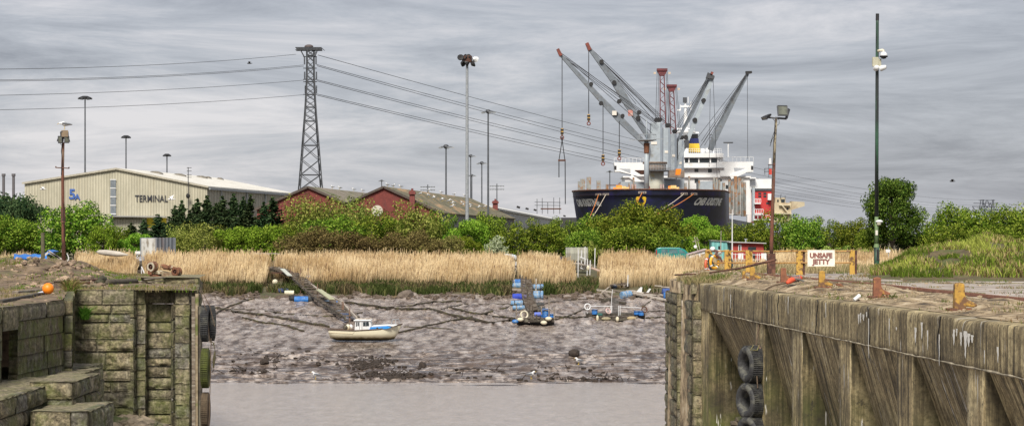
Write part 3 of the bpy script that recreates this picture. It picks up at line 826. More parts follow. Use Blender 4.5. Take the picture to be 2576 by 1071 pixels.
# ------------------------------------------------------------------ warehouse and brick sheds
def gable_building(name, label, cat, A, B, dirv, depth, zl, zr, apex, zapex, wallm, roofm, base=-1.3, over=.5, sidem=None, roof_t=.18, barge=None):
    """A, B: front corners (x, y); dirv: direction of the ridge; apex: fraction along A->B"""
    A = Vector((*A, 0)); B = Vector((*B, 0)); D = Vector((*dirv, 0)).normalized() * depth
    o = thing(name, label, cat, (A.x, A.y, base))
    M_ = A.lerp(B, apex)
    def z(p, h): return Vector((p.x, p.y, h))
    mb = MB(); mb.prism([z(A, base), z(B, base), z(B, zr), z(M_, zapex), z(A, zl)], D.normalized()*.3); mb.build('gable_wall', wallm, o)
    for p, zz in ((A, zl), (B, zr)):
        mb = MB(); s = D.normalized(); n = Vector((s.y, -s.x, 0))
        q0, q1 = p + s*.3, p + D
        mb.prism([z(q0, base), z(q1, base), z(q1, zz), z(q0, zz)], n*(-.2 if p is B else .2)); mb.build('side_wall', sidem or wallm, o)
    s = D.normalized()
    for p, zz in ((A, zl), (B, zr)):
        e = (p - M_); L = e.length; e_ = e / L; sl = (zapex - zz) / L
        e_end = M_ + e_*(L + over); ze = zapex - sl*(L + over)
        mb = MB()
        a0 = z(M_ - s*over, zapex+.03); a1 = z(e_end - s*over, ze+.03)
        mb.prism([a0, a1, a1 + Vector((0,0,roof_t)), a0 + Vector((0,0,roof_t))], D + s*over)
        mb.build('roof', roofm, o)
    if barge:
        for p, zz in ((A, zl), (B, zr)):
            e = p - M_; L = e.length; e_ = e/L; sl = (zapex-zz)/L
            mb = MB(); mb.bar(z(M_ - s*(over+.06), zapex+.12), z(M_ + e_*(L+over) - s*(over+.06), zapex - sl*(L+over)+.12), .12, .34); mb.build('bargeboard', barge, o)
    return o
claddm = corr_mat('cream_cladding', (.52,.49,.38), (.40,.38,.29), 2.0, 0, rust=(.34,.30,.21))
claddm2 = corr_mat('cream_cladding_side', (.46,.43,.34), (.33,.31,.24), .55, 1, rust=(.25,.19,.12))
roofw = M('pale_roof', (.74,.72,.65), (.60,.58,.52), .4, .5, .05, c3=(.36,.34,.28), s3=.3, t3=(.55,.75))
wa_, wb_ = P(62, 600, 396), P(521, 600, 400)
wh = gable_building('terminal_warehouse', 'long cream ribbed warehouse with a white roof reading TERMINAL and 5A', 'warehouse', wa_.xy, wb_.xy, (.150, 1), 66,
                    P(62, 462, 396).z, P(521, 471, 400).z, .502, P(292, 426, 398).z, claddm, roofw, sidem=claddm2, over=.35, roof_t=.25, barge=M('roof_trim', (.45,.42,.35), (.3,.28,.22), 3))
def wy(u): return 396 + 4*(u-62)/459.
fd = (wb_ - wa_); fd.z = 0; fd.normalize()
mb = MB(); c = P(285, 497, wy(285)); mb.box((c.x, c.y-.08, c.z), (1.0, .3, 90*.0735)); mb.build('window_strip', M('strip_window', (.20,.23,.26), (.12,.14,.16), 2), wh)
mb = MB()
for k in range(5):
    c = P(285, 452 + k*21.5, wy(285)); mb.box((c.x, c.y-.26, c.z), (1.1, .1, .16))
mb.build('window_frame', white, wh)
mb = MB(); a = P(278, 544, 398); b_ = P(420, 545, 399); mb.bar((a.x, a.y-1.2, a.z), (b_.x, b_.y-1.2, b_.z), 2.0, .18); mb.build('canopy', M('canopy_grey', (.35,.36,.36), (.25,.25,.25)), wh)
mb = MB(); a = P(370, 548, 399); b_ = P(419, 572, 399); mb.box2((a.x, a.y-.4, a.z), (b_.x, b_.y-.1, b_.z)); mb.build('loading_door', M('yellow_door', (.85,.72,.06), (.75,.62,.05), 1), wh)
mb = MB(); a = P(282, 552, 398); b_ = P(368, 600, 398); mb.box2((a.x, a.y-.35, a.z), (b_.x, b_.y-.1, b_.z)); mb.build('shutter', corr_mat('shutter_grey', (.50,.48,.39), (.42,.40,.31), 2.0), wh)
dkblue = M('sign_blue', (.05,.13,.42), (.04,.10,.32), 3); dkletter = M('sign_dark', (.045,.05,.06), (.03,.03,.04), 3)
c = P(182, 489.5, wy(185)); put_text('lettering', '5', 2.55, (c.x, c.y-.15, c.z), fd, dkblue, wh, .05, .07)
c = P(195, 496, wy(195)); put_text('lettering', 'A', 1.45, (c.x, c.y-.15, c.z), fd, dkblue, wh, .05, .04)
c = P(381, 500, wy(381)); put_text('lettering', 'TERMINAL', 1.75, (c.x, c.y-.15, c.z), fd, dkletter, wh, .05, .012, width=82*.0735)
sidev = Vector((.150, 1, 0)).normalized()
for u in (528+20, 640-14, 674, 722, 755):     # downpipes on the side wall
    pass
for k, d in enumerate((9, 27, 41, 56)):
    p = wb_ + sidev*d; mb = MB(); mb.bar((p.x+.15, p.y, -1), (p.x+.15, p.y, P(521,471,400).z-.1), .3, .3); mb.build('downpipe', steel, wh)
zr_ = P(521,471,400).z
mb = MB(); mb.bar(wb_ + Vector((.55, -.4, zr_-1.6-.28)), wb_ + sidev*66 + Vector((.55, 0, zr_-1.6-.28)), .3, .3); mb.build('gutter', steel, wh)
apx = wa_.lerp(wb_, .502)
for k, (d, sz) in enumerate(((14, 1.7), (29, 1.7), (44, 1.6), (49, .9), (58, .9))):
    p = apx + sidev*d + Vector((2.6, 0, 0)); z = P(292,426,398).z - .75
    mb = MB(); mb.prism([(p.x-sz, p.y, z-.2), (p.x+sz, p.y, z-.25), (p.x+sz*.75, p.y, z+.55), (p.x+sz*.3, p.y, z+.85), (p.x-sz*.3, p.y, z+.85), (p.x-sz*.75, p.y, z+.55)], (0, 2.2, 0))
    mb.build('roof_vent', M('roof_vent', (.22,.20,.17), (.12,.11,.09), 3), wh)
# gable sheds
moss = M('mossy_roof', (.17,.155,.10), (.085,.08,.045), .55, .95, .7, c3=(.33,.22,.12), s3=.28, t3=(.50,.64), sc3=(1.6,.45,1), dist=.1)
moss2 = M('grey_roof', (.23,.20,.16), (.15,.13,.10), .5, .95, .5, c3=(.10,.11,.05), s3=.3)
dvec = (.12, 1)
barge = M('dark_barge', (.10,.075,.06), (.05,.04,.035), 3)
def z_at(v, y): return 1.6 + (600 - v)*y/F
shed1 = gable_building('brick_shed', 'red brick gabled shed beside the cream warehouse, dark conifers covering its corner', 'shed', (-39.2, 330), (-25.5, 330), dvec, 64,
                       z_at(527, 330), z_at(513, 330), .576, z_at(472, 330), brick, moss2, barge=barge, over=.3)
shed2 = gable_building('brick_shed', 'red brick gabled shed with a pale disc on its wall and a mossy roof', 'shed', (-25.35, 330), (-11.0, 330), dvec, 96,
                       z_at(506, 330)-.45, z_at(472, 330)-3.9, .395, z_at(472, 330), brick, moss, barge=barge, over=.3, sidem=M('grey_cladding', (.26,.26,.25), (.14,.14,.14), 2, c3=(.45,.17,.03), s3=1, t3=(.6,.63)))
c = P(949, 530, 329.85); mb = MB(); mb.lathe([(0, 0), (14*.061, 0), (14*.061, .12), (0, .12)], (c.x, 329.95, c.z), (R(90), 0, 0), 28); mb.build('pale_disc', M('pale_disc', (.55,.52,.44), (.45,.42,.35)), shed2)
chim = M('chimney_brick', (.20,.05,.04), (.12,.03,.028), 3)
def chimney(parent, u, v0, v1, y):
    a = P(u, v1, y); b_ = P(u, v0, y); s = 6.5*y/F
    mb = MB(); mb.box2((a.x-s, y-.5, a.z-1), (a.x+s, y+.6, b_.z-.35)); mb.box((a.x, y+.05, b_.z-.18), (s*2.6, 1.6, .36)); mb.box((a.x, y+.05, b_.z+.08), (s*2.1, 1.3, .2))
    o = mb.build('chimney', chim, parent)
    mb = MB(); mb.lathe([(.0, 0), (.2, 0), (.16, .4), (0, .4)], (a.x, y, b_.z+.15), n=8); mb.build('chimney_pot', chim, o)
chimney(shed2, 1037, 483, 520, 329.3)
chimney(shed2, 1246, 507, 530, 428)
# white boat shed with scaffolding
shd = corr_mat('white_sheet', (.52,.53,.53), (.38,.39,.40), .22, 1, rust=(.22,.22,.22), bump=.3)
A0, B0 = Vector((-2.9, 430, 0)), Vector((16.2, 715, 0))
ws = thing('sheeted_shed', 'long white sheeted shed with vertical ribs seen beyond the mossy roof', 'shed', (A0.x, A0.y, -1.2))
mb = MB(); mb.add([(A0.x, A0.y, -1.2), (B0.x, B0.y, -1.2), (B0.x, B0.y, 7.5), (A0.x, A0.y, 7.6), (A0.x-.4, A0.y, -1.2), (B0.x-.4, B0.y, -1.2), (B0.x-.4, B0.y, 7.5), (A0.x-.4, A0.y, 7.6)],
                  [(0,1,2,3), (7,6,5,4), (0,4,5,1), (3,2,6,7), (0,3,7,4), (1,5,6,2)]); mb.build('side_wall', shd, ws)
mb = MB(); mb.prism([(A0.x+.4, A0.y-1, 7.62), (A0.x-4, A0.y-1, 8.75), (A0.x-14, A0.y-1, 7.6), (A0.x-14, A0.y-1, 7.2), (A0.x+.4, A0.y-1, 7.25)], (19.1, 286, 0)); mb.build('roof', M('white_membrane', (.60,.60,.58), (.48,.48,.46), .3), ws)
mb = MB(); mb.box2((A0.x-12, A0.y, -1.2), (A0.x-.45, A0.y+.3, 7.4)); mb.build('gable_wall', shd, ws)
sca = thing('roof_scaffold', 'scaffold of poles and boards standing on the white sheeted shed', 'scaffold', P(1385, 530, 520))
for u0, u1, v in ((1345, 1410, 508), (1345, 1410, 516), (1372, 1412, 524)):
    mb = MB(); mb.bar(P(u0, v, 520), P(u1, v+1, 520), .12); mb.build('ledger', darkst, sca)
for u, v0 in ((1351, 500), (1364, 498), (1378, 508), (1393, 497), (1408, 497)):
    mb = MB(); mb.bar(P(u, v0, 520.2), P(u, 538, 520.2), .14); mb.build('standard', darkst, sca)
mb = MB(); mb.bar(P(1360, 525, 520.4), P(1412, 525, 520.4), 1.0, .3); mb.build('deck', rust2, sca)
for k, (u, v, y) in enumerate(((1304, 521, 455), (1326, 525, 500), (1346, 528, 540), (1420, 543, 640))):
    a = P(u, v, y); mb = MB(); mb.box((a.x, a.y, a.z), (.75, .4, .45), ry=.3); mb.build('floodlight', black, sca)
mb = MB(); mb.box2(P(1412, 547, 700), P(1452, 590, 705)); mb.box2(P(1412, 549, 695), P(1432, 590, 699)).solo('dark_dock_shed', M('dark_shed', (.045,.045,.05), (.03,.03,.035)), 'low dark shed beside the bow of the cargo ship', 'shed')
# far woods and stacks on the far left
for k, (u, lab) in enumerate(((9, 'dark chimney stack above the woods, nearer the picture edge'), (34, 'dark chimney stack above the woods, nearer the warehouse'))):
    mb = MB(); a = P(u, 480, 700); b_ = P(u, 437, 700); mb.tube([(a.x, a.y, -1), (b_.x, b_.y, b_.z-.8)], [.55, .45], 10); s_ = thing('chimney_stack', lab, 'chimney', (a.x, a.y, -1)); mb.build('shaft', M('stack', (.13,.12,.13), (.09,.085,.09)), s_)
    mb = MB(); mb.tube([(b_.x, b_.y, b_.z-.8), b_], [.65, .65], 10); mb.build('cap', M('stack', (.13,.12,.13)), s_)

# ------------------------------------------------------------------ lattice tower and cables
lat = M('lattice_steel', (.045,.05,.06), (.025,.028,.034), 2, .6, 0)
def lattice(levels, cx, cy, rot, name, parent, w=.16, wd=.11, thick=None):
    """levels: (z, half width) bottom to top, with diagonals on the four sides"""
    mb = MB(); legs = MB()
    def pt(z, h, k):
        a = rot + math.pi/4 + k*math.pi/2; r = h*math.sqrt(2)
        return Vector((cx + r*math.cos(a), cy + r*math.sin(a), z))
    for i in range(len(levels)-1):
        (z0, h0), (z1, h1) = levels[i], levels[i+1]
        for k in range(4):
            legs.bar(pt(z0, h0, k), pt(z1, h1, k), w)
            a, b_, c, d = pt(z0, h0, k), pt(z0, h0, k+1), pt(z1, h1, k), pt(z1, h1, k+1)
            mb.bar(a, d, wd); mb.bar(b_, c, wd)
            if i % 2 == 0: mb.bar(a, b_, wd*1.2)
    mb.build('lattice_bracing', lat, parent); legs.build('leg_frame', lat, parent)
    return pt
PY = 600; pc = P(781, 600, PY)
tw = thing('lattice_tower', 'tall dark lattice crossing tower with a flat top behind the brick sheds', 'pylon', (pc.x, PY, -1.2))
def hw(wpx): return wpx/2*PY/F/1.12
lv = []
for v, wp in ((620, 96), (560, 82), (520, 73), (478, 63), (440, 56), (402, 50), (366, 44), (332, 38.5), (305, 34), (288, 31), (270, 28.5), (253, 26.5), (238, 24.5), (222, 23), (206, 21.5), (190, 20.5), (172, 20), (155, 19.5), (140, 19.5), (127, 20)):
    lv.append((z_at(v, PY), hw(wp)))
lattice(lv, pc.x, PY, .18, 'tower', tw, .32, .16)
pv = P(778, 124, PY)
mb = MB()
for dy in (-1.2, 1.2):
    mb.bar(P(744, 121, PY)+Vector((0,dy,0)), P(810, 121, PY)+Vector((0,dy,0)), .22); mb.bar(P(744, 127, PY)+Vector((0,dy,0)), P(810, 127, PY)+Vector((0,dy,0)), .22)
    mb.bar(P(757, 128, PY)+Vector((0,dy,0)), P(765, 143, PY)+Vector((0,dy,0)), .2); mb.bar(P(797, 128, PY)+Vector((0,dy,0)), P(791, 143, PY)+Vector((0,dy,0)), .2)
    for u in range(744, 810, 8): mb.bar(P(u, 121, PY)+Vector((0,dy,0)), P(u+8, 127, PY)+Vector((0,dy,0)), .14)
mb.box((pv.x, PY, pv.z), (7.0, 2.5, .30)); mb.build('crossarm_lattice', lat, tw)
for v in (143, 172, 200, 206, 238):
    mb = MB(); mb.bar(P(763, v, PY), P(797, v, PY), .22); mb.build('cross_beam', lat, tw)
mb = MB(); q = P(777, 118, PY); mb.sphere(q, .9, (1.4, 1, .7), 12, 8); mb.build('top_housing', M('tower_brown', (.10,.08,.08)), tw)
for (u, v0, v1) in ((766, 144, 163), (795, 144, 163), (766.5, 181, 201), (796, 181, 201), (768, 216, 236), (796, 216, 236)):
    mb = MB()
    a, b_ = P(u, v0, PY-1), P(u, v1, PY-1); n_ = 9
    for k in range(n_): mb.tube([a.lerp(b_, k/n_), a.lerp(b_, (k+.6)/n_)], .22, 6)
    mb.tube([a, b_], .08, 5)
    mb.build('insulator', lat, tw)
def catenary(p, q, sag, n=60): return [p.lerp(q, i/n) - Vector((0, 0, 4*sag*(i/n)*(1-i/n))) for i in range(n+1)]
def cab(pts, r, label, cat='cable', name='power_cable', group=None):
    mb = MB(); mb.tube(pts, r, 4, False); return mb.solo(name, cable, label, cat, loc=tuple(pts[0]), group=group)
wires = [((0, 165.5), (745, 137), 'topmost power cable left of the lattice tower', 4), ((-30, 193), (764, 164), 'second highest power cable left of the lattice tower', 4), ((-30, 196), (764, 167), 'power cable hung just under the second highest one, left of the lattice tower', 4),
         ((-30, 236), (765, 202), 'third level power cable left of the lattice tower', 3), ((-30, 272.5), (766, 238.5), 'lowest power cable left of the lattice tower', 3)]
for (u0, v0), (u1, v1), lab, sg in wires:
    cab(catenary(P(u0-300, v0+8, 420), P(u1, v1, PY), sg*.35), .05, lab)
rw = [((800, 139), (2476, 503), 10.5, 'topmost power cable sloping down right of the lattice tower'), ((797, 163), (2478, 516), 10.2, 'upper cable of the second pair right of the lattice tower'), ((797, 166), (2460, 519), 11.3, 'lower cable of the second pair right of the lattice tower'),
      ((797, 201), (2478, 527), 10.0, 'upper cable of the third pair right of the lattice tower'), ((797, 204), (2462, 530), 11.0, 'lower cable of the third pair right of the lattice tower'),
      ((798, 237), (2480, 536), 9.6, 'upper cable of the lowest pair right of the lattice tower'), ((798, 240), (2464, 539), 10.6, 'lower cable of the lowest pair right of the lattice tower')]
for (u0, v0), (u1, v1), sg, lab in rw:
    cab(catenary(P(u0, v0, PY), P(u1, v1, 2200), sg, 90), .075, lab)
# far pylon
fp = thing('far_pylon', 'distant double headed pylon above the trees beyond the grass mound', 'pylon', (P(2483, 600, 2200).x, 2200, -1.2))
mb = MB()
Yp = 2200
for a, b_ in (((2462, 504), (2503, 504)), ((2449, 511), (2512, 511)), ((2446, 519), (2520, 521)), ((2468, 502), (2458, 556)), ((2462, 556), (2474, 502)), ((2472, 502), (2478, 540)), ((2496, 502), (2508, 556)), ((2500, 502), (2490, 545)), ((2492, 510), (2500, 545)),
              ((2474, 511), (2492, 530)), ((2492, 511), (2474, 530)), ((2470, 530), (2500, 531)), ((2482, 503), (2476, 522)), ((2484, 503), (2491, 522)), ((2446, 519), (2456, 532)), ((2520, 521), (2514, 532)), ((2428, 535), (2455, 537))):
    mb.bar(P(*a, Yp), P(*b_, Yp), .75)
mb.build('lattice_frame', M('far_steel', (.10,.11,.14)), fp)

# ------------------------------------------------------------------ floodlight masts
def mast(u, vt, y, style, label, w0=.5, w1=.26, headpx=None, group=None):
    s = y/F; b_ = P(u, 600, y); t_ = P(u, vt, y)
    o = thing('floodlight_mast', label, 'light mast', (b_.x, y, -1.2))
    mb = MB(); mb.tube([(b_.x, y, -1.2), (t_.x, y, t_.z)], [w0/2, w1/2], 8); mb.build('pole', steel if style == 'big' else M('mast_grey', (.09,.10,.115), (.055,.06,.07), 2), o)
    r = (headpx or 22)*s
    if style == 'big':
        mb = MB(); mb.lathe([(0,0),(.7,0),(.7,.9),(0,.9)], (t_.x, y, t_.z-.3), n=10); mb.build('hub', rust2, o)
        for k, (du, dv) in enumerate(((-16, 3), (-11, 16), (14, 18), (20, 5), (4, 2), (1, 14), (-3, 2))):
            a = Vector((t_.x + du*s, y - .4, t_.z + (8 - dv)*s*1.0)); mb = MB()
            mb.lathe([(0, -.25), (.22, -.22), (.48, .2), (.42, .26), (0, .1)], a, (R(115 if k % 2 else 70), 0, R(k*50)), 10); f_ = mb.build('floodlight', black if k != 3 else white, o)
            mb = MB(); mb.bar((t_.x, y, t_.z+.1), a, .13); mb.build('lamp_arm', darkst, f_)
    elif style == 'disc':
        mb = MB(); mb.lathe([(0, .45), (.5, .42), (r, .1), (r, -.05), (.45, -.2), (0, -.2)], (t_.x, y, t_.z), n=14); mb.build('hub', black, o)
        for k in range(6):
            a = k*math.pi/3 + .2; q = Vector((t_.x + r*.92*math.cos(a), y + r*.92*math.sin(a), t_.z - .12)); mb = MB()
            mb.box(q, (.8*r*.5, .5, .3), rz=a); mb.build('floodlight', darkst, o)
    elif style == 'arms':
        mb = MB(); mb.sphere((t_.x, y, t_.z+.1), .45*r, (1,1,.8), 10, 6); mb.build('hub', darkst, o)
        for k in range(5):
            a = k*math.pi*2/5 + .1; q = Vector((t_.x + r*math.cos(a), y + r*math.sin(a), t_.z - .1)); mb = MB()
            mb.box(q, (r*.5, .5, .22), rz=a, ry=.1); f_ = mb.build('floodlight', steel, o)
            mb = MB(); mb.bar((t_.x, y, t_.z+.15), q + Vector((0,0,.15)), .12); mb.build('lamp_arm', darkst, f_)
    elif style == 'rows':
        for dv in (0, 8):
            a, c = P(u-18, vt+6+dv, y), P(u+18, vt+6+dv, y); mb = MB(); mb.bar(a, c, .14); mb.build('crossbar', darkst, o)
            for k in range(6):
                q = a.lerp(c, (k+.2)/5.4); mb = MB(); mb.box((q.x, q.y-.3, q.z), (.42, .3, .34), rx=.4); mb.build('floodlight', steel, o)
    return o
mast(1175, 152, 300, 'big', 'tallest floodlight mast, rising in front of the mossy shed roof', .52, .36)
mast(1228, 282, 380, 'arms', 'tall thin floodlight mast just right of the tallest one', .42, .26, 15)
mast(1122, 370, 420, 'arms', 'floodlight mast left of the tallest one, lamps half its height', .42, .28, 16)
mast(214, 247, 430, 'disc', 'tallest floodlight mast above the warehouse roof', .42, .26, 16)
mast(317, 345, 520, 'disc', 'middle floodlight mast above the warehouse roof', .42, .28, 11)
mast(420, 391, 560, 'disc', 'shortest floodlight mast above the warehouse roof', .42, .30, 9.5)
mast(1212, 411, 520, 'arms', 'small floodlight mast between the two tallest masts', .42, .28, 11.5)
mast(1184, 393, 560, 'arms', 'floodlight mast almost hidden behind the tallest mast, upper lamps', .4, .28, 11)
mast(1187, 442, 600, 'arms', 'floodlight mast almost hidden behind the tallest mast, lower lamps', .4, .28, 9)
mast(960, 455, 800, 'arms', 'small distant floodlight mast over the peak of the brick gable', .5, .35, 7)
mast(1534, 432, 800, 'arms', 'small distant floodlight mast above the forecastle of the cargo ship', .5, .35, 8)
mast(1076, 464, 700, 'rows', 'distant mast with two rows of lamps, beside the brick chimney', .4, .3)
mast(1250, 462, 700, 'rows', 'distant mast with two rows of lamps, above the end chimney', .4, .3)

# pole on the warehouse gable and small sky birds
mb = MB(); a, b_ = P(474.5, 497, 399.2), P(474.5, 421, 399.2); up = thing('service_pole', 'thin grey service pole with brackets against the warehouse wall', 'pole', (a.x, a.y, -1.2)); mb.tube([(a.x, a.y-.5, -1.2), (b_.x, b_.y-.5, b_.z)], [.1, .07], 6); mb.build('pole', cable, up)
mb = MB(); mb.sphere((a.x, a.y-.8, a.z+.3), .38, (1, 1, 1.3), 8, 6); mb.build('junction_box', black, up)
mb = MB()
for v in (422, 430, 440, 446): mb.bar(P(470, v, 398.7), P(482, v, 398.7), .1)
mb.build('bracket_frame', cable, up)

# ------------------------------------------------------------------ the cargo ship
SX, SY = px(1612, 400), 400.0
AFT = Vector((.150, .9887, 0)); STB = Vector((.9887, -.150, 0))
def S(l, y, z): return Vector((SX, SY, 0)) + STB*l + AFT*y + Vector((0, 0, z))
ship = thing('cargo_ship', 'dark blue cargo ship with grey deck cranes and a white bridge, bow towards us', 'ship', (SX, SY, -1.5))
TOP = 10.75; BM = 14.9
def hb(y, z):
    """half breadth of the hull at y metres aft of the stem and height z"""
    f = np.clip((z + 2) / (TOP + 2), 0, 1)
    stem = (1 - f) * 4.0; L = 18 + (1 - f) * 11; e_ = 2.1
    q = np.clip((y - stem) / L, 0, 1)
    return (BM * (1 - .04*(1-f)**2)) * (1 - (1 - q)**e_) ** (.62 + (1-f)*.22)
ys_ = np.concatenate([np.linspace(0, 6, 16), np.linspace(6.6, 30, 22)])
zs_ = np.concatenate([np.linspace(-3, 5.9, 12), np.linspace(6.2, TOP, 10)])
def sheer(y): return .35 * np.clip(1 - y/30, 0, 1)
def hull_strip(name, ya_, za_, mat, sgn):
    Yh, Zh = np.meshgrid(ya_, za_, indexing='ij'); H = hb(Yh, Zh) * sgn
    Zr = Zh - .0
    X_ = SX + STB.x*H + AFT.x*Yh; Y_ = SY + STB.y*H + AFT.y*Yh
    return grid_mesh(name, X_, Y_, Zr, mat, parent=ship, loc=wloc(ship))
for sg in (-1, 1): hull_strip('hull', ys_, zs_, navy, sg)
# main hull aft of the forecastle, lower freeboard
hullg = M('hull_grey_side', (.20,.22,.26), (.13,.145,.18), .25, .5, .05, c3=(.05,.055,.08), s3=.15, t3=(.5,.7))
yb_ = np.linspace(29.9, 150, 30); zb_ = np.linspace(-3, 5.6, 8)
for sg in (-1, 1): hull_strip('hull', yb_, zb_, hullg, sg)
mb = MB()
dk = [S(float(hb(y, TOP))*1, y, TOP-1.0) for y in ys_] + [S(-float(hb(y, TOP)), y, TOP-1.0) for y in ys_[::-1]]
mb.add(dk, [tuple(range(len(dk)))])
mb.add([S(-BM, 29.9, TOP-1), S(BM, 29.9, TOP-1), S(BM, 30, 5), S(-BM, 30, 5)], [(0,1,2,3)])
mb.add([S(-BM, 30, 5.55), S(BM, 30, 5.55), S(BM, 150, 5.55), S(-BM, 150, 5.55)], [(0,1,2,3)])
mb.add([S(-BM, 150, 5.55), S(BM, 150, 5.55), S(BM, 150, -3), S(-BM, 150, -3)], [(0,1,2,3)])
mb.build('deck', M('deck_rust', (.20,.12,.09), (.12,.08,.07), .8), ship)
mb = MB()
for sg in (-1, 1): mb.tube([S(sg*float(hb(y, TOP)), y, TOP+.02) for y in ys_], .16, 6)
mb.build('gunwale_trim', rust2, ship)
# lettering wrapped round the bow
def hull_pt(sg, y, z, out=.06):
    h = float(hb(y, z)); h2 = float(hb(y+.3, z)); t_ = Vector((sg*(h2-h), .3)); n_ = Vector((t_.y*sg, -abs(t_.x)))
    n_.normalize()
    return S(sg*h + n_.x*out, y - abs(n_.y)*out, z)
def wrap_text(body, size, sg, u_target, v_c, mat, name, bold=.03, width=None):
    me = text_mesh(body, size, .02, bold, .18)
    n = len(me.vertices); a = np.empty(n*3); me.vertices.foreach_get('co', a); a = a.reshape(-1, 3)
    if width: a[:,0] *= width / (a[:,0].max() - a[:,0].min())
    # arc length table along the hull at this height
    yy = np.linspace(.2, 29, 400); z = 1.6 + (600 - v_c)*(SY+12)/F
    hh = hb(yy, z); s_ = np.concatenate([[0], np.cumsum(np.hypot(np.diff(hh), np.diff(yy)))])
    pu = [1288 + F*S(sg*h, y, z).x / S(sg*h, y, z).y for h, y in zip(hh, yy)]
    i0 = int(np.argmin([abs(p - u_target) for p in pu])); s0 = s_[i0]
    off = wloc(ship); out = []
    for x, yv, zz_ in a:
        s = s0 + sg*x; y = float(np.interp(s, s_, yy)); p = hull_pt(sg, y, z + yv, .05 + zz_) - off; out += [p.x, p.y, p.z]
    me.vertices.foreach_set('co', out); me.update(); me.name = name
    return link_mesh(name, me, mat, ship)
wrap_text('CMB KRISTINE', 1.85, 1, 1786, 509, white, 'name_lettering', .075, 9.4)
wrap_text('CMB KRISTINE', 1.85, -1, 1474, 511, white, 'name_lettering', .075, 9.4)
# shield on the stem
sh = [(-2.05, 1.1), (-1.9, 1.45), (0, 1.75), (1.9, 1.45), (2.05, 1.1), (1.8, -.3), (1.1, -1.6), (0, -2.3), (-1.1, -1.6), (-1.8, -.3)]
zc = 1.6 + (600-505)*400/F; off = wloc(ship)
def stem_pt(l, z, out):
    yy = np.linspace(0, 12, 300); h = hb(yy, z); y = float(np.interp(abs(l), h, yy)); return S(l, y - out, z)
g = 15; V_ = []; Fq = []
for j in range(g+1):
    zz_ = .85 - 2.0*j/g
    hwid = np.interp(-zz_, [-.85, -.70, -.5, .2, .8, 1.15], [.3, .92, .98, .86, .52, .03])
    for i in range(g+1): V_.append(stem_pt((i/g*2-1)*hwid, zc + zz_, .12))
Fq = [(j*(g+1)+i, (j+1)*(g+1)+i, (j+1)*(g+1)+i+1, j*(g+1)+i+1) for j in range(g) for i in range(g)]
mb = MB(); mb.add(V_, Fq); emb = mb.build('shield_emblem', M('emblem_yellow', (.78,.52,.03), (.7,.45,.03), 1), ship)
me = text_mesh('B', 1.25, .02, .04); n = len(me.vertices); a = np.empty(n*3); me.vertices.foreach_get('co', a); a = a.reshape(-1, 3)
out = []
for x, yv, zz_ in a:
    p = stem_pt(x, zc + yv + .05, .2 + zz_) - off; out += [p.x, p.y, p.z]
me.vertices.foreach_set('co', out); me.update(); link_mesh('emblem_letter', me, navy, emb)
# fairleads and bulwark openings (placed on the hull at the photographed spots)
def on_hull(u, z):
    best = None
    for sg in (-1, 1):
        for y in np.linspace(.1, 28, 300):
            p = S(sg*float(hb(y, z)), y, z); uu = 1288 + F*p.x/p.y
            if best is None or abs(uu-u) < best[0]: best = (abs(uu-u), sg, y)
    return best[1], best[2]
FL = {}
for k, (u, v) in enumerate(((1506, 490), (1525, 490), (1619, 486.5), (1720, 488.5), (1745, 488.5))):
    z = 1.6 + (600-v)*408/F; sg, y = on_hull(u, z); p = hull_pt(sg, y, z, .1); FL[u] = p
    mb = MB(); t_ = (hull_pt(sg, y+.4, z, .1) - p).normalized(); mb.bar(p - t_*.75, p + t_*.75, .18, .42); o_ = mb.build('fairlead', M('fairlead_grey', (.32,.29,.27), (.16,.12,.10), 3), ship)
    mb = MB()
    for q in (-.4, 0, .4): mb.bar(p + t_*(q-.12) + Vector((0,0,0)) - STB*0, p + t_*(q+.12), .22, .2)
    mb.build('fairlead_opening_grille', black, o_)
# foremast
fm = S(px(1626, 409)-SX-1.35, 9, 0); fm = Vector((px(1626.5, 409), 409, 0)); zt = lambda v, y: 1.6 + (600-v)*y/F
mb = MB(); mb.tube([(fm.x, 409, TOP-1), (fm.x, 409, zt(352, 409))], [.52, .42], 12); mb.tube([(fm.x, 409, zt(352, 409)), (fm.x, 409, zt(300, 409))], [.16, .08], 6); mast_ = mb.build('foremast', bgrey, ship, smooth=True)
mb = MB(); mb.lathe([(0, -.15), (1.2, -.1), (1.9, .1), (1.9, .2), (0, .2)], (fm.x, 409, zt(354, 409)), n=14); mb.build('crow_platform', bgrey, mast_)
mb = MB()
for a in range(10):
    q = Vector((fm.x + 1.8*math.cos(a*.628), 409 + 1.8*math.sin(a*.628), zt(353, 409))); mb.bar(q, q + Vector((0,0,1.1)), .06)
mb.torus((fm.x, 409, zt(353, 409)+1.1), 1.8, .05, n=14, m=4); mb.bar((fm.x-3.4, 409, zt(353,409)), (fm.x+3.4, 409, zt(352,409)+.2), .1); mb.build('railing_frame', steel, mast_)
mb = MB(); mb.tube([(fm.x, 408.9, zt(360, 409)), (fm.x, 408.9, zt(385, 409))], [.55, .50], 10); mb.build('rust_collar_band', rust, mast_)
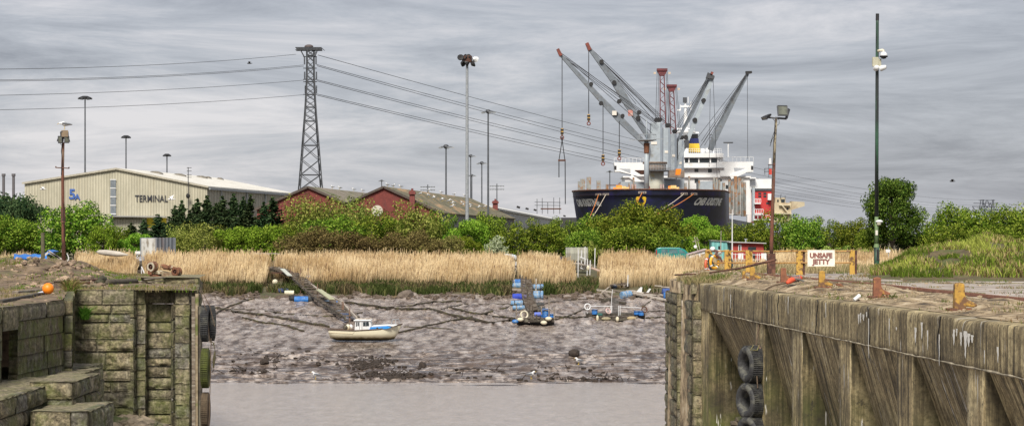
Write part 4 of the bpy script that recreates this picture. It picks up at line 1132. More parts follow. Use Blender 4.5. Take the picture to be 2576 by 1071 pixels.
# crane pedestals, towers and jibs
def ship_box(name, u0, v0, u1, v1, y, dep, mat, parent=None, top=None, bevel=0):
    a, b_ = P(u0, v1, y), P(u1, v0, y); mb = MB()
    c = (a + b_)/2; w_ = b_.x - a.x; h_ = b_.z - a.z
    if top:   # taper the top
        t0, t1 = top; mb.prism([(c.x - w_/2, y, a.z), (c.x + w_/2, y, a.z), (P(t1, v0, y).x, y, b_.z), (P(t0, v0, y).x, y, b_.z)], (0, dep, 0))
    else: mb.box((c.x, y + dep/2, c.z), (w_, dep, h_))
    return mb.build(name, mat, parent or ship, bevel=bevel)
ped = M('pedestal_cream', (.50,.50,.42), (.38,.40,.36), .5, .6, .1, c3=(.42,.32,.12), s3=.4, t3=(.52,.62))
mb = MB(); q = P(1649, 600, 424); mb.tube([(q.x, 425.5, TOP-1.5), (q.x, 425.5, zt(432, 425))], 1.75, 20); mb.build('crane_pedestal', ped, ship, smooth=True)
mb = MB(); mb.tube([(q.x, 425.5, zt(432, 425)), (q.x, 425.5, zt(411, 425))], 2.15, 20); mb.tube([(q.x, 425.5, zt(412, 425)), (q.x, 425.5, zt(407.5, 425))], 2.45, 20); mb.build('slewing_ring', M('ring_rust', (.24,.19,.15), (.12,.08,.06), 1.5), ship, smooth=True)
pl = ship_box('crane_platform', 1632, 427, 1684, 430, 422, 5, darkst)
mb = MB()
for k in range(14):
    a = P(1632 + k*4, 428, 422); mb.bar(a, a + Vector((0, 0, 1.15)), .07)
for dz in (.55, 1.15): mb.bar(P(1632, 428, 422) + Vector((0,0,dz)), P(1684, 428, 422) + Vector((0,0,dz)), .07)
mb.build('railing_frame', steel, pl)
for k, (u0, v0, u1, v1, y, t_) in enumerate(((1634, 308, 1667, 409, 424, (1638, 1665)), (1668, 322, 1687, 424, 446, (1669, 1685)), (1687, 337, 1703, 428, 466, (1687, 1702)), (1703, 352, 1721, 450, 484, (1703, 1720)))):
    tw_ = ship_box('crane_tower', u0, v0, u1, v1, y, 3.4, bgrey, None, t_, .08)
    ship_box('tower_side_shade', u1-6, v0+1, u1-.6, v1-2, y-.06, .05, M('tower_shade', (.22,.26,.31), (.18,.21,.25), 1), tw_)  # thin darker sheet paints the tower's shaded side
    ship_box('nameplate', u0+4, (v0+v1)/2+ (6 if k else -2), u0+4+ (u1-u0)*.45, (v0+v1)/2+(12 if k else 5), y-.1, .06, M('plate_pale', (.70,.66,.60), (.6,.56,.5)), tw_)
    ship_box('sheave_housing', (u0+u1)/2-1, v0-9, (u0+u1)/2+ (u1-u0)*.38, v0+2, y+.4, 1.8, darkst, tw_)
    mb = MB()
    for q_ in range(3): mb.tube([P((u0+u1)/2 + q_*(u1-u0)*.16, v0-7, y+.3), P((u0+u1)/2 + q_*(u1-u0)*.16, v0-7, y+2.4)], .4, 8)
    mb.build('sheave_frame', black, tw_)
def jib(pts, y, wdt, dep, parent=None, mat=bgreyd, name='crane_jib'):
    """pts: (u, v, px width) from heel to tip"""
    mb = MB()
    for (a, b_) in zip(pts[:-1], pts[1:]):
        s = y/F; mb.taper(P(a[0], a[1], y), P(b_[0], b_[1], y), dep, a[2]*s, dep, b_[2]*s)
    return mb.build(name, mat, parent or ship)
redtip = M('jib_tip_red', (.25,.06,.04), (.10,.03,.025), 2)
def lines(name, segs, y, r, parent, y2=None):
    mb = MB()
    for a, b_ in segs: mb.tube([P(*a, y), P(*b_, y2 or y)], r, 4, False)
    return mb.build(name + '_rope', cable, parent)
jA = jib([(1632, 371, 11), (1560, 301, 17), (1502, 240, 13), (1408, 136, 7)], 423, 1, 1.3)
jib([(1411, 141, 8), (1403, 124, 7)], 422.8, 1, 1.5, jA, redtip, 'jib_tip')
for k, (u, v) in enumerate(((1512, 260), (1549, 287), (1566, 292), (1487, 212))):
    mb = MB(); q = P(u, v, 422.6); mb.tube([q - Vector((0, .4, 0)), q + Vector((0, .9, 0))], .42, 10); mb.build('sheave', black, jA)
ship_box('warning_plate', 1540, 279, 1551, 290, 421.9, .05, M('plate_pale', (.7,.66,.6)), jA)
jB = jib([(1634, 350, 10), (1580, 262, 19), (1542, 200, 16), (1482, 122, 8)], 427, 1, 1.3)
jib([(1484, 127, 9), (1476, 109, 8)], 426.8, 1, 1.5, jB, redtip, 'jib_tip')
for k, (u, v) in enumerate(((1513, 156), (1558, 255), (1605, 297), (1608, 283), (1545, 208))):
    mb = MB(); q = P(u, v, 426.4); mb.tube([q - Vector((0, .4, 0)), q + Vector((0, .9, 0))], .45, 10); mb.build('sheave', black, jB)
ship_box('warning_plate', 1580, 277, 1592, 292, 426, .05, M('plate_red', (.45,.08,.07), (.5,.4,.35), 2), jB)
lines('luffing', [((1409, 132), (1652, 310)), ((1412, 138), (1655, 306)), ((1440, 160), (1650, 312)), ((1409, 134), (1640, 335)), ((1430, 155), (1640, 316))], 423, .055, jA)
lines('luffing', [((1482, 118), (1672, 300)), ((1484, 124), (1660, 304)), ((1500, 140), (1665, 304)), ((1487, 128), (1686, 318)), ((1520, 165), (1650, 308)), ((1530, 178), (1672, 310)), ((1482, 116), (1600, 262))], 427, .055, jB)
jC = jib([(1703, 356, 6), (1740, 286, 10), (1784, 192, 9)], 470, 1, 1.2)
jD = jib([(1684, 456, 3), (1702, 415, 8), (1745, 315, 11), (1794, 192, 8)], 468, 1, 1.2, None, bgrey)
jt = jib([(1778, 190, 15), (1796, 196, 8)], 467.5, 1, 1.5, jC, darkst, 'jib_tip'); jib([(1788, 190, 6), (1792, 182, 6)], 467.5, 1, 1.5, jC, redtip, 'jib_tip')
lines('luffing', [((1782, 192), (1702, 318)), ((1784, 196), (1698, 330)), ((1775, 205), (1705, 330)), ((1788, 196), (1716, 322))], 469, .05, jC)
for (u, v) in ((1770, 253), (1748, 302), (1725, 345)):
    mb = MB(); q = P(u, v, 467.4); mb.tube([q - Vector((0, .4, 0)), q + Vector((0, .9, 0))], .5, 10); mb.build('sheave', black, jD)
lines('hoist', [((1787, 200), (1784, 420)), ((1794, 200), (1804, 450))], 468, .045, jD)
ship_box('jib_heel', 1696, 352, 1706, 398, 467, 1.6, darkst, jD)
ship_box('jib_heel', 1722, 352, 1733, 372, 467, 1.6, darkst, jD)
jE = jib([(1787, 378, 9), (1796, 350, 17), (1845, 250, 14), (1880, 187, 8)], 487, 1, 1.3)
jib([(1876, 184, 8), (1891, 182, 5)], 486.6, 1, 1.5, jE, black, 'jib_tip')
lines('luffing', [((1878, 186), (1756, 345)), ((1876, 190), (1764, 356)), ((1874, 195), (1770, 358)), ((1876, 192), (1760, 372)), ((1870, 204), (1772, 366))], 486, .05, jE)
# hooks
def hook(u, v0, v1, y, parent, spread=False):
    s = y/F; o = lines('hoist', [((u-.4, v0), (u-.4, v1)), ((u+.4, v0), (u+.4, v1))], y-.7, .045, parent)
    c = P(u, v1+9, y-.7); mb = MB(); mb.box(c, (.55, .5, 16*s)); blk = mb.build('hook_block', yellow, parent, bevel=.08)
    mb = MB(); mb.box(P(u, v1+5, y-.97), (.62, .06, .35)); mb.box(P(u, v1+13, y-.97), (.62, .06, .35)); mb.build('hook_stripe', black, blk)
    mb = MB(); q = P(u, v1+24, y-.7); mb.tube([q + Vector((0,0,.8)), q + Vector((0,0,.3))], .12, 6); mb.torus(q, .32, .1, (R(90), 0, 0), 12, 6); mb.build('hook', redtip, blk)
    return blk
hk = hook(1414, 142, 322, 422.5, jA)
mb = MB(); Yk = 421.8
for a, b_ in (((1414, 352), (1406, 403)), ((1414, 352), (1421, 403))): mb.tube([P(*a, Yk), P(*b_, Yk)], .09, 5)
mb.tube([P(1414, 345, Yk), P(1414, 354, Yk)], .16, 6); mb.tube([P(1406, 404, Yk), P(1406, 446, Yk)], .10, 5); mb.tube([P(1421.5, 404, Yk), P(1422, 513, Yk)], .10, 5); mb.build('chain_sling', black, hk)
mb = MB(); mb.bar(P(1404, 403.5, Yk), P(1423, 403.5, Yk), .28, .34); mb.build('spreader_bar', rust2, hk)
hook(1481, 128, 287, 426.5, jB); hook(1517, 262, 388, 423, jA); hook(1558, 305, 375, 423, jA)
lines('hoist', [((1880, 192), (1881, 400))], 486, .05, jE)
# red lattice masts of the dock cranes behind the deck
lred = M('mast_red', (.16,.035,.04), (.09,.025,.03), 1.5)
for (u0, v0, u1, v1, y, lab) in ((1665.5, 182, 1668, 330, 455, 'taller'), (1689.5, 222, 1694, 345, 470, 'shorter')):
    a, b_ = P(u1, v1, y), P(u0, v0, y)
    mb = MB(); n_ = 13; o = None
    for i in range(n_):
        p, q = a.lerp(b_, i/n_), a.lerp(b_, (i+1)/n_); hw0 = .62 - .2*i/n_; hw1 = .62 - .2*(i+1)/n_
        for (sx, sy) in ((-1,-1),(1,-1),(1,1),(-1,1)):
            mb.bar(p + Vector((sx*hw0, sy*hw0, 0)), q + Vector((sx*hw1, sy*hw1, 0)), .15)
        for sy in (-1, 1): mb.bar(p + Vector((-hw0*(1 if i%2 else -1), sy*hw0, 0)), q + Vector((hw1*(1 if i%2 else -1), sy*hw1, 0)), .09)
    lm = mb.build('lattice_mast', lred, ship)
    mb = MB(); mb.box(b_ + Vector((0,0,.5)), (2.2, 1.6, .5)); mb.prism([b_ + Vector((-1.1,-.6,.4)), b_ + Vector((1.1,-.6,.4)), b_ + Vector((.5,-.6,-.8)), b_ + Vector((-.5,-.6,-.8))], (0, 1.2, 0)); mb.build('mast_head', lred, lm)
    for dx in (-1.55, 1.55):
        mb = MB(); mb.box(b_ + Vector((dx, 0, -.2)), (.5, .4, .45)); mb.build('lamp', M('lamp_warm', (.6,.5,.4)), lm)
    mb = MB()
    for dx in (-1.3, -.9, 1.0, 1.3): mb.tube([b_ + Vector((dx*.8, -.3, .3)), a + Vector((dx*1.3, -.3, 0))], .045, 4, False)
    mb.build('mast_stay_rope', cable, lm)
# accommodation block and bridge
wsh = M('ship_white', (.74,.75,.76), (.66,.67,.68), .4, .5, .03, c3=(.55,.54,.5), s3=.3, t3=(.6,.8))
yb = 496
acc = ship_box('accommodation_block', 1572, 445, 1886, 540, yb, 14, wsh)
ship_box('accommodation_deck', 1567, 443, 1889, 446.5, yb-.6, 14.6, wsh, acc)
wg = ship_box('bridge_house', 1700, 386, 1820, 443, yb-.5, 9, wsh)
ship_box('bridge_roof', 1696, 385, 1819, 396, yb-1.4, 10, wsh, wg, (1700, 1817))
ship_box('bridge_window_band', 1702, 398, 1806, 409, yb-.62, .1, glass, wg)
mb = MB()
for u in (1721, 1733, 1758, 1787, 1806): mb.bar(P(u, 397, yb-.7), P(u, 410, yb-.7), .28)
mb.build('mullion', wsh, wg)
ship_box('bridge_apron', 1700, 411, 1816, 421, yb-1.2, 1.0, wsh, wg)
ship_box('bridge_ledge_trim', 1698, 421, 1822, 423.5, yb-1.5, 1.4, M('shade_grey', (.42,.43,.44)), wg)
for (sgn, u0, u1, v0) in ((-1, 1545, 1620, 409), (1, 1812, 1895, 406)):
    mb = MB(); s = yb/F
    if sgn < 0: pl = [(1545, 409), (1620, 409), (1640, 443), (1604, 443), (1560, 432), (1547, 432)]
    else: pl = [(1895, 407), (1812, 407), (1812, 443), (1846, 443), (1868, 434), (1895, 432)]
    mb.prism([P(u, v, yb-1) for u, v in pl], (0, 5, 0)); wing = mb.build('bridge_wing', wsh, ship)
    mb = MB(); ol = [(1557, 424), (1586, 425), (1586, 436)] if sgn < 0 else [(1846, 422), (1874, 423), (1864, 428), (1848, 432)]
    mb.prism([P(u, v, yb-1.03) for u, v in ol], (0, .02, 0)); mb.build('wing_opening', M('opening_grey', (.36,.38,.41), (.30,.32,.35)), wing)
    mb = MB(); mb.box(P(1548 if sgn < 0 else 1892, 422, yb-1.05), (.5, .06, .9)); mb.build('wing_light', black, wing)
    mb = MB(); mb.bar(P(1586 if sgn<0 else 1856, 443, yb-1.3), P(1612 if sgn<0 else 1884, 460 if sgn<0 else 425, yb-1.3), .5, .9) if sgn < 0 else mb.bar(P(1838, 447, yb-1.3), P(1874, 431, yb-1.3), .5, .8); mb.build('wing_brace', wsh, wing)
    mb = MB()
    for k in range(9):
        a = P(u0 + k*(u1-u0)/8, v0, yb-.9); mb.bar(a, a + Vector((0,0,1.0)), .06)
    mb.bar(P(u0, v0, yb-.9) + Vector((0,0,1)), P(u1, v0, yb-.9) + Vector((0,0,1)), .07); mb.build('railing_frame', wsh, wing)
for (u, v) in ((1752, 428), (1786, 429), (1800, 454), (1811, 455), (1752, 455), (1830, 470), (1600, 470), (1855, 470)):
    mb = MB(); mb.box(P(u, v, yb-.05 if v > 445 else yb-.53), (.85, .1, .85)); mb.build('porthole', glass, acc)
mb = MB()
for k in range(20):
    a = P(1716 + k*5.2, 386, yb-1); mb.bar(a, a + Vector((0,0,1.1)), .06)
for dz in (.6, 1.1): mb.bar(P(1716, 386, yb-1) + Vector((0,0,dz)), P(1815, 386, yb-1) + Vector((0,0,dz)), .07)
mb.build('monkey_rail_frame', wsh, wg)
for (u, v) in ((1780, 379), (1768, 380)):
    mb = MB(); mb.sphere(P(u, v, yb+2), .55, (1,1,1.15), 12, 8); mb.build('radome', wsh, wg, smooth=True)
# funnel
fy = 512; fn = [(1730, 392), (1763, 392), (1757, 348), (1737, 348)]
def fun(v0, v1, mat, name, parent=None, e=0):
    def uu(v): t = (v-348)/44.; return (1737 - 7*t, 1757 + 6*t)
    mb = MB(); a, b_ = uu(v1), uu(v0)
    mb.prism([P(a[0], v1, fy-e), P(a[1], v1, fy-e), P(b_[1], v0, fy-e), P(b_[0], v0, fy-e)], (0, 6, 0)); return mb.build(name, mat, parent or ship)
nb_ = M('funnel_navy', (.012,.018,.11), (.01,.015,.09), 1); fy_ = M('funnel_yellow', (.78,.52,.04), (.7,.47,.04), 1)
fo = fun(361, 383, fy_, 'funnel'); fun(348, 361, nb_, 'funnel_band', fo); fun(383, 396, nb_, 'funnel_band', fo)
for u in (1741, 1747, 1753):
    mb = MB(); mb.tube([P(u, 350, fy+2), P(u, 337, fy+2)], .28, 8); mb.build('exhaust_pipe', black, fo)
# radar mast and aerials
mb = MB(); my = 506
mb.tube([P(1725, 396, my), P(1725, 300, my), P(1724, 252, my)], [.75, .5, .15], 10)
rm = mb.build('radar_mast', wsh, ship)
mb = MB()
for a, b_ in (((1697, 334), (1758, 334)), ((1703, 324), (1748, 324)), ((1712, 268), (1738, 268)), ((1703, 277), (1712, 277))): mb.bar(P(*a, my-.3), P(*b_, my-.3), .35)
for u, v0, v1 in ((1700, 334, 320), (1744, 334, 310), (1712, 278, 264), (1738, 277, 256), (1731, 260, 244), (1733, 320, 305)): mb.bar(P(u, v0, my-.3), P(u, v1, my-.3), .14)
mb.build('yard_frame', wsh, rm)
mb = MB(); mb.lathe([(0, 0), (2.4, .25), (2.4, .55), (0, .55)], P(1725, 336, my), n=12); mb.build('mast_platform', wsh, rm)
mb = MB(); mb.box(P(1723, 252, my), (.9, .9, 1.2)); mb.build('navigation_light', darkst, rm)
for u, vt, vb in ((1795, 337, 386), (1832, 358, 396)):
    mb = MB(); mb.tube([P(u, vb, yb+3), P(u, vt, yb+3)], .16, 6)
    am = mb.build('aerial_mast', wsh, ship)
    mb = MB()
    for k, v in enumerate((vt+2, vt+9, vt+16) if u < 1800 else (vt+1,)): mb.bar(P(u-(9 if u < 1800 else 12), v, yb+2.9), P(u+(9 if u < 1800 else 12), v, yb+2.9), .16 if u < 1800 else .3)
    mb.build('aerial_frame', darkst, am)
# grey houses, posts, winches on the forecastle and hatch edge
ship_box('deck_house', 1562, 457, 1632, 482, 430.5, 8, bgrey)
ship_box('deck_house', 1668, 451, 1722, 482, 436, 8, bgrey)
ship_box('deck_house', 1760, 456, 1822, 482, 430.5, 8, bgrey)
ship_box('deck_house_roof', 1672, 447, 1703, 449.5, 434, 5, steel)
pgr = M('stanchion', (.30,.31,.29), (.20,.21,.20), 1.2, .7, .2, c3=(.26,.13,.06), s3=.9, t3=(.48,.58))
for (u0, v0, u1, v1) in ((1454, 456, 1459, 486), (1460, 450, 1472, 486), (1476, 445, 1487, 486), (1501, 454, 1511, 486), (1524, 463, 1531, 482), (1555, 461, 1562, 482), (1592, 446, 1596, 482), (1581, 460, 1585, 482),
                         (1722, 460, 1728, 482), (1732, 443, 1736, 482), (1757, 452, 1761, 482), (1794, 446, 1799, 484), (1801, 448, 1805, 484), (1807, 452, 1812, 484), (1818, 460, 1824, 486)):
    ship_box('deck_stanchion', u0, v0, u1, v1+6, 419 + (u0 % 5), 1.0, pgr)
for (u0, v0, u1, v1) in ((1833, 452, 1838, 538), (1839, 456, 1845, 538), (1847, 443, 1854, 540), (1856, 447, 1863, 542), (1865, 450, 1870, 544), (1871, 458, 1877, 544)):
    ship_box('deck_stanchion', u0, v0, u1, v1, 448 + (u0-1833)*.5, 1.1, pgr)
ship_box('frame_rail', 1526, 465, 1560, 467, 420, .5, rust2)
yw = M('winch_yellow', (.62,.42,.14), (.5,.28,.10), 2, c3=(.7,.5,.3), s3=3)
for k, (u, v, s_) in enumerate(((1557, 475, .7), (1567, 476, .6), (1575, 477, .5), (1688, 475, .55), (1694, 474, .6), (1701, 477, .5), (1550, 478, .5))):
    mb = MB(); q = P(u, v, 413); mb.tube([q - Vector((.55, 0, 0)), q + Vector((.55, 0, 0))], s_, 12); mb.build('winch_drum', yw if k % 3 else orange, ship)
for u in (1590, 1598, 1662, 1668):
    mb = MB(); q = P(u, 474, 414); mb.tube([q - Vector((.12, 0, 0)), q + Vector((.12, 0, 0))], .85, 14); mb.build('winch_wheel', M('winch_white', (.45,.36,.34), (.2,.1,.09), 2), ship)
ship_box('grab_bucket', 1699, 425, 1711, 440, 433, 1.5, orange, None, (1701, 1714))
mb = MB(); mb.prism([P(u, v, 428) for u, v in ((1598, 428), (1632, 428), (1632, 438), (1614, 438))], (0, 3, 0)); mb.build('rusty_bracket', rust2, ship)
ship_box('hatch_platform', 1684, 428, 1722, 446, 440, 5, M('ring_rust', (.24,.19,.15)))
ship_box('red_cabinet', 1631, 468, 1635, 478, 411, .5, M('cabinet_red', (.4,.03,.03)), None)
# mooring ropes run down to the quay behind the trees
ro = M('rope_orange', (.62,.22,.05), (.5,.16,.04)); rw_ = M('rope_white', (.62,.55,.45), (.5,.42,.34))
for u, (u1, v1), mt, lab in ((1506, (1478, 552), ro, 'orange mooring rope from the outer fairlead on the lettered bow side'), (1525, (1476, 560), rw_, 'white mooring rope beside the orange one, left of the shield'),
                        (1619, (1575, 540), ro, 'orange mooring rope from the stem past the shield'), (1720, (1650, 528), rw_, 'pale mooring rope right of the shield, above the orange one'), (1745, (1660, 530), ro, 'orange mooring rope right of the shield')):
    a = FL[u]; b_ = P(u1, v1, 392); d = (b_ - a); e_ = a + d * ((a.z + 1) / max(.1, a.z - b_.z)) if False else b_ + d * .35
    mb = MB(); mb.tube(catenary(a, e_, .5, 14), .07, 5); mb.solo('mooring_rope', mt, lab, 'rope', loc=tuple(a))

# ships beyond: red tug bridge, beige ship
rs = thing('red_ship', 'red painted ship superstructure with white walkways behind the rusty lamp pole', 'ship', P(1920, 590, 560)); Y2 = 560
redp = M('ship_red', (.50,.035,.035), (.40,.03,.03), .6, .5, .03)
ship_box('red_tower', 1899, 478, 1942, 560, Y2, 8, redp, rs)
ship_box('tower_top', 1898, 474, 1941, 480, Y2-.3, 8.5, darkst, rs)
for (u, v) in ((1911, 487), (1911, 494), (1924, 487), (1924, 494), (1931, 511)): ship_box('window', u-3.5, v-2.5, u+4, v+2.5, Y2-.06, .1, glass, rs)
for (u0, v0, u1) in ((1898, 510, 1914), (1898, 536, 1920), (1896, 551, 1938)):
    w_ = ship_box('walkway', u0, v0, u1, v0+3, Y2-1.5, 1.5, wsh, rs)
    mb = MB()
    for k in range(5): mb.bar(P(u0 + k*(u1-u0)/4, v0, Y2-1.4), P(u0 + k*(u1-u0)/4, v0-10, Y2-1.4), .12)
    mb.bar(P(u0, v0-10, Y2-1.4), P(u1, v0-10, Y2-1.4), .12); mb.build('railing_frame', wsh, w_)
ship_box('wheelhouse', 1932, 487, 1946, 503, Y2-1.6, 2, wsh, rs)
ship_box('side_pillar', 1893, 468, 1899, 556, Y2-.5, 2, bgrey, rs)
ship_box('white_backing', 1880, 450, 1941, 560, Y2+8.2, 3, wsh, rs)
ship_box('white_wing', 1820, 446, 1902, 449, Y2+6, 2, wsh, rs)
mb = MB()
for a, b_ in (((1934, 447), (1934, 415)), ((1922, 424), (1946, 424)), ((1924, 424), (1924, 440)), ((1944, 424), (1944, 440)), ((1922, 432), (1946, 432))): mb.bar(P(*a, Y2+9), P(*b_, Y2+9), .14)
mb.build('aerial_frame', darkst, rs)
beige = M('ship_beige', (.52,.45,.31), (.42,.36,.25), .5, .6, .05, c3=(.36,.28,.18), s3=.4)
bs = thing('beige_ship', 'beige ship superstructure with a jutting bridge wing beyond the lamp pole', 'ship', P(1965, 590, 600)); Y3 = 600
ship_box('superstructure', 1944, 510, 1991, 560, Y3, 9, beige, bs)
ship_box('upper_cabin', 1950, 497, 1976, 511, Y3+.6, 6, beige, bs)
mb = MB(); mb.prism([P(u, v, Y3-.6) for u, v in ((1991, 506), (2024, 508), (2024, 518), (1991, 528))], (0, 4, 0)); mb.build('bridge_wing', beige, bs)
for (u0, v0, u1, v1) in ((1965, 501, 1974, 509), (1955, 502, 1959, 508)): ship_box('window', u0, v0, u1, v1, Y3+.5, .1, glass, bs)
ship_box('deck_ledge', 1946, 536, 1990, 538, Y3-1.2, 1.2, M('beige_light', (.65,.58,.42)), bs)
ship_box('deck_ledge', 1960, 515, 1988, 517, Y3-1.0, 1.0, M('beige_light', (.65,.58,.42)), bs)
for a, b_ in (((1968, 517), (1983, 535)), ((1970, 539), (1983, 555))):
    mb = MB(); mb.bar(P(*a, Y3-.8), P(*b_, Y3-.8), .5, .25); mb.build('stair', M('beige_light', (.65,.58,.42)), bs)
for (u, v) in ((1981, 525), (1951, 552)):
    mb = MB(); mb.lathe([(0,0),(.35,0),(0,.02)], P(u, v, Y3-.05), (R(90),0,0), 10); mb.build('porthole', glass, bs)
mb = MB(); mb.bar(P(1963, 498, Y3), P(1965, 488, Y3), .15); mb.bar(P(1975, 498, Y3), P(1975, 492, Y3), .15); mb.build('aerial_frame', darkst, bs)

# ------------------------------------------------------------------ trees and bushes
G1 = leaf_mat('leaf_green', [(.2, (.015,.035,.008)), (.40, (.07,.13,.014)), (.58, (.18,.26,.028)), (.78, (.34,.41,.07))])
G2 = leaf_mat('leaf_bright', [(.2, (.04,.08,.01)), (.45, (.13,.22,.02)), (.7, (.24,.34,.04)), (.9, (.33,.40,.08))])
G3 = leaf_mat('leaf_pale', [(.2, (.025,.042,.010)), (.40, (.12,.17,.03)), (.60, (.28,.34,.07)), (.82, (.46,.50,.15))])
G4 = leaf_mat('leaf_brown', [(.2, (.05,.042,.02)), (.45, (.15,.125,.045)), (.7, (.25,.21,.08)), (.9, (.18,.21,.05))])
G5 = leaf_mat('leaf_dark', [(.2, (.008,.02,.010)), (.45, (.028,.055,.024)), (.75, (.09,.13,.055))], .1)
G6 = leaf_mat('leaf_silver', [(.2, (.15,.17,.10)), (.5, (.30,.33,.20)), (.8, (.46,.48,.33))])
bark = M('bark', (.11,.085,.06), (.05,.04,.03), 6, .9, .4)
def leaf_quads(pos, nrm, size, rg):
    n = len(pos); a = rg.normal(size=(n, 3)); a -= nrm * (a*nrm).sum(1)[:, None]; a /= np.linalg.norm(a, axis=1)[:, None] + 1e-9
    b_ = np.cross(nrm, a); s = size[:, None]
    co = np.stack([pos - a*s*.5, pos + b_*s*.28, pos + a*s*.5, pos - b_*s*.28], 1).reshape(-1, 3)
    q = np.arange(n*4).reshape(n, 4); return co, q
def bush_mesh(seed, W, H, nclump, nleaf, size=.34, skirt=True, loose=.0, low=.06, ragged=.22):
    rg = np.random.default_rng(seed); V = []
    th = rg.uniform(0, 2*math.pi, nclump); ph = np.arccos(rg.uniform(-.92 if skirt else -.75, 1, nclump)); rr_ = rg.uniform(.45, 1, nclump)**.5
    lob = 1 + ragged*np.sin(3*th + seed) * np.sin(ph) + rg.normal(0, ragged*.6, nclump)
    cx = W/2*.84*rr_*lob*np.sin(ph)*np.cos(th); cy = W/2*.84*rr_*lob*np.sin(ph)*np.sin(th)
    cz = H*(low + .44) + H*.44*rr_*lob*np.cos(ph)*.95
    cz = np.clip(cz, H*low + .2, None)
    cr = rg.uniform(.10, .21, nclump)*min(W, H*1.4)
    k = rg.choice(nclump, nleaf, p=cr**2/np.sum(cr**2))
    d = rg.normal(size=(nleaf, 3)); d /= np.linalg.norm(d, axis=1)[:, None]
    r = cr[k] * rg.uniform(.35, 1.0, nleaf)**.5 * (1 + loose*rg.random(nleaf))
    pos = np.stack([cx[k], cy[k], cz[k]], -1) + d*r[:, None]*np.array([1, 1, .75])
    pos[:, 2] = np.maximum(pos[:, 2], .05)
    nrm = d + rg.normal(0, .55, (nleaf, 3)) + np.array([0, 0, .35]); nrm /= np.linalg.norm(nrm, axis=1)[:, None]
    return leaf_quads(pos, nrm, size*rg.uniform(.6, 1.3, nleaf), rg), (cx, cy, cz, cr)
def make_tree(name, seed, W, H, nclump, nleaf, mat, size=.34, trunk=.14, group=None, **k):
    t_ = thing(name, 'x', 'tree', (0, 0, 0), group)
    (co, q), (cx, cy, cz, cr) = bush_mesh(seed, W, H, nclump, nleaf, size, **k)
    raw_mesh('crown', co, q, mat, False, t_)
    rr = random.Random(seed); mb = MB(); zt_ = H*.45
    mb.tube([(0, 0, -.3), (.08, .05, zt_*.5), (.0, .1, zt_), (.1, .0, H*.75)], [trunk*1.3, trunk, trunk*.7, trunk*.25], 7)
    for j in range(min(14, nclump)):
        i = rr.randrange(nclump); z0 = rr.uniform(.15, .6)*H
        z0 = min(z0, cz[i]*.8); mb.tube([(0, 0, z0), (cx[i]*.5, cy[i]*.5, (z0 + cz[i])/2 + .1), (cx[i], cy[i], cz[i])], [trunk*.55, trunk*.35, trunk*.12], 5)
    mb.build('trunk', bark, t_); return t_
PROTO = {
 'g1': make_tree('broadleaf_tree', 1, 9, 7.5, 60, 9500, G1, .36), 'g1b': make_tree('broadleaf_tree', 2, 9, 7.5, 48, 9000, G1, .34, ragged=.3),
 'g2': make_tree('broadleaf_tree', 3, 7, 5.5, 34, 7000, G2, .32), 'g3': make_tree('broadleaf_tree', 4, 10, 7.5, 66, 9500, G3, .33, ragged=.25),
 'g3b': make_tree('broadleaf_tree', 14, 8, 6.5, 50, 7500, G3, .32, ragged=.3, loose=.3),
 'b': make_tree('scrub_bush', 5, 6, 3.6, 40, 6500, G4, .24, .06, loose=.3), 'w': make_tree('willow_bush', 6, 3, 3.4, 20, 1300, G6, .24, .05, loose=.6, ragged=.4),
 'big': make_tree('broadleaf_tree', 7, 8.4, 9.6, 110, 20000, leaf_mat('leaf_deep', [(.2, (.012,.028,.008)), (.45, (.05,.09,.014)), (.65, (.12,.18,.03)), (.85, (.22,.28,.06))]), .32, .22, skirt=False, low=.16, ragged=.12),
 'low': make_tree('low_hedge_bush', 8, 9, 2.4, 46, 6000, G3, .26, .05), 'dk': make_tree('broadleaf_tree', 9, 9, 7, 50, 8500, G5, .36)}
def conifer(seed):
    t_ = thing('conifer_tree', 'x', 'tree'); rg = np.random.default_rng(seed); H = 6.0; P_ = []; N_ = []
    mb = MB(); mb.tube([(0, 0, -.3), (0, 0, H*.97)], [.13, .02], 6); mb.build('trunk', bark, t_)
    z = .3
    while z < H*.98:
        f = 1 - z/H; nb = int(5 + 4*f); L = .12 + 1.7*f**1.15
        for j in range(nb):
            a = rg.uniform(0, 2*math.pi); l = L*rg.uniform(.45, 1.3); m_ = int(14 + 60*l)
            s = rg.uniform(0, 1, m_)**.7; up = .55*l
            x = l*s*math.cos(a); y = l*s*math.sin(a); zz_ = z + up*s**1.6 - .12*l*s
            sp = .045 + .09*(1-s)
            P_.append(np.stack([x, y, zz_], -1) + rg.normal(0, 1, (m_, 3))*sp[:, None]*np.array([.8, .8, .6])); N_.append(rg.normal(size=(m_, 3)) + np.array([0, 0, .5]))
        z += .22 + .16*f
    for k in range(60): P_.append(np.array([[rg.normal(0, .05), rg.normal(0, .05), H*rg.uniform(.9, 1.04)]])); N_.append(rg.normal(size=(1, 3)))
    pos = np.concatenate(P_); nr = np.concatenate(N_); nr /= np.linalg.norm(nr, axis=1)[:, None]
    co, q = leaf_quads(pos, nr, rg.uniform(.14, .28, len(pos)), rg); raw_mesh('crown', co, q, G5, False, t_); return t_
PROTO['c1'] = conifer(1); PROTO['c2'] = conifer(2); PROTO['c3'] = conifer(3)
DIM = {'g1': (9, 7.5), 'g1b': (9, 7.5), 'g2': (7, 5.5), 'g3': (10, 7.5), 'g3b': (8, 6.5), 'b': (6, 3.6), 'w': (3, 3.4), 'big': (8.4, 9.6), 'low': (9, 2.4), 'dk': (9, 7), 'c1': (3.2, 6), 'c2': (3.2, 6), 'c3': (3.2, 6)}
used = set()
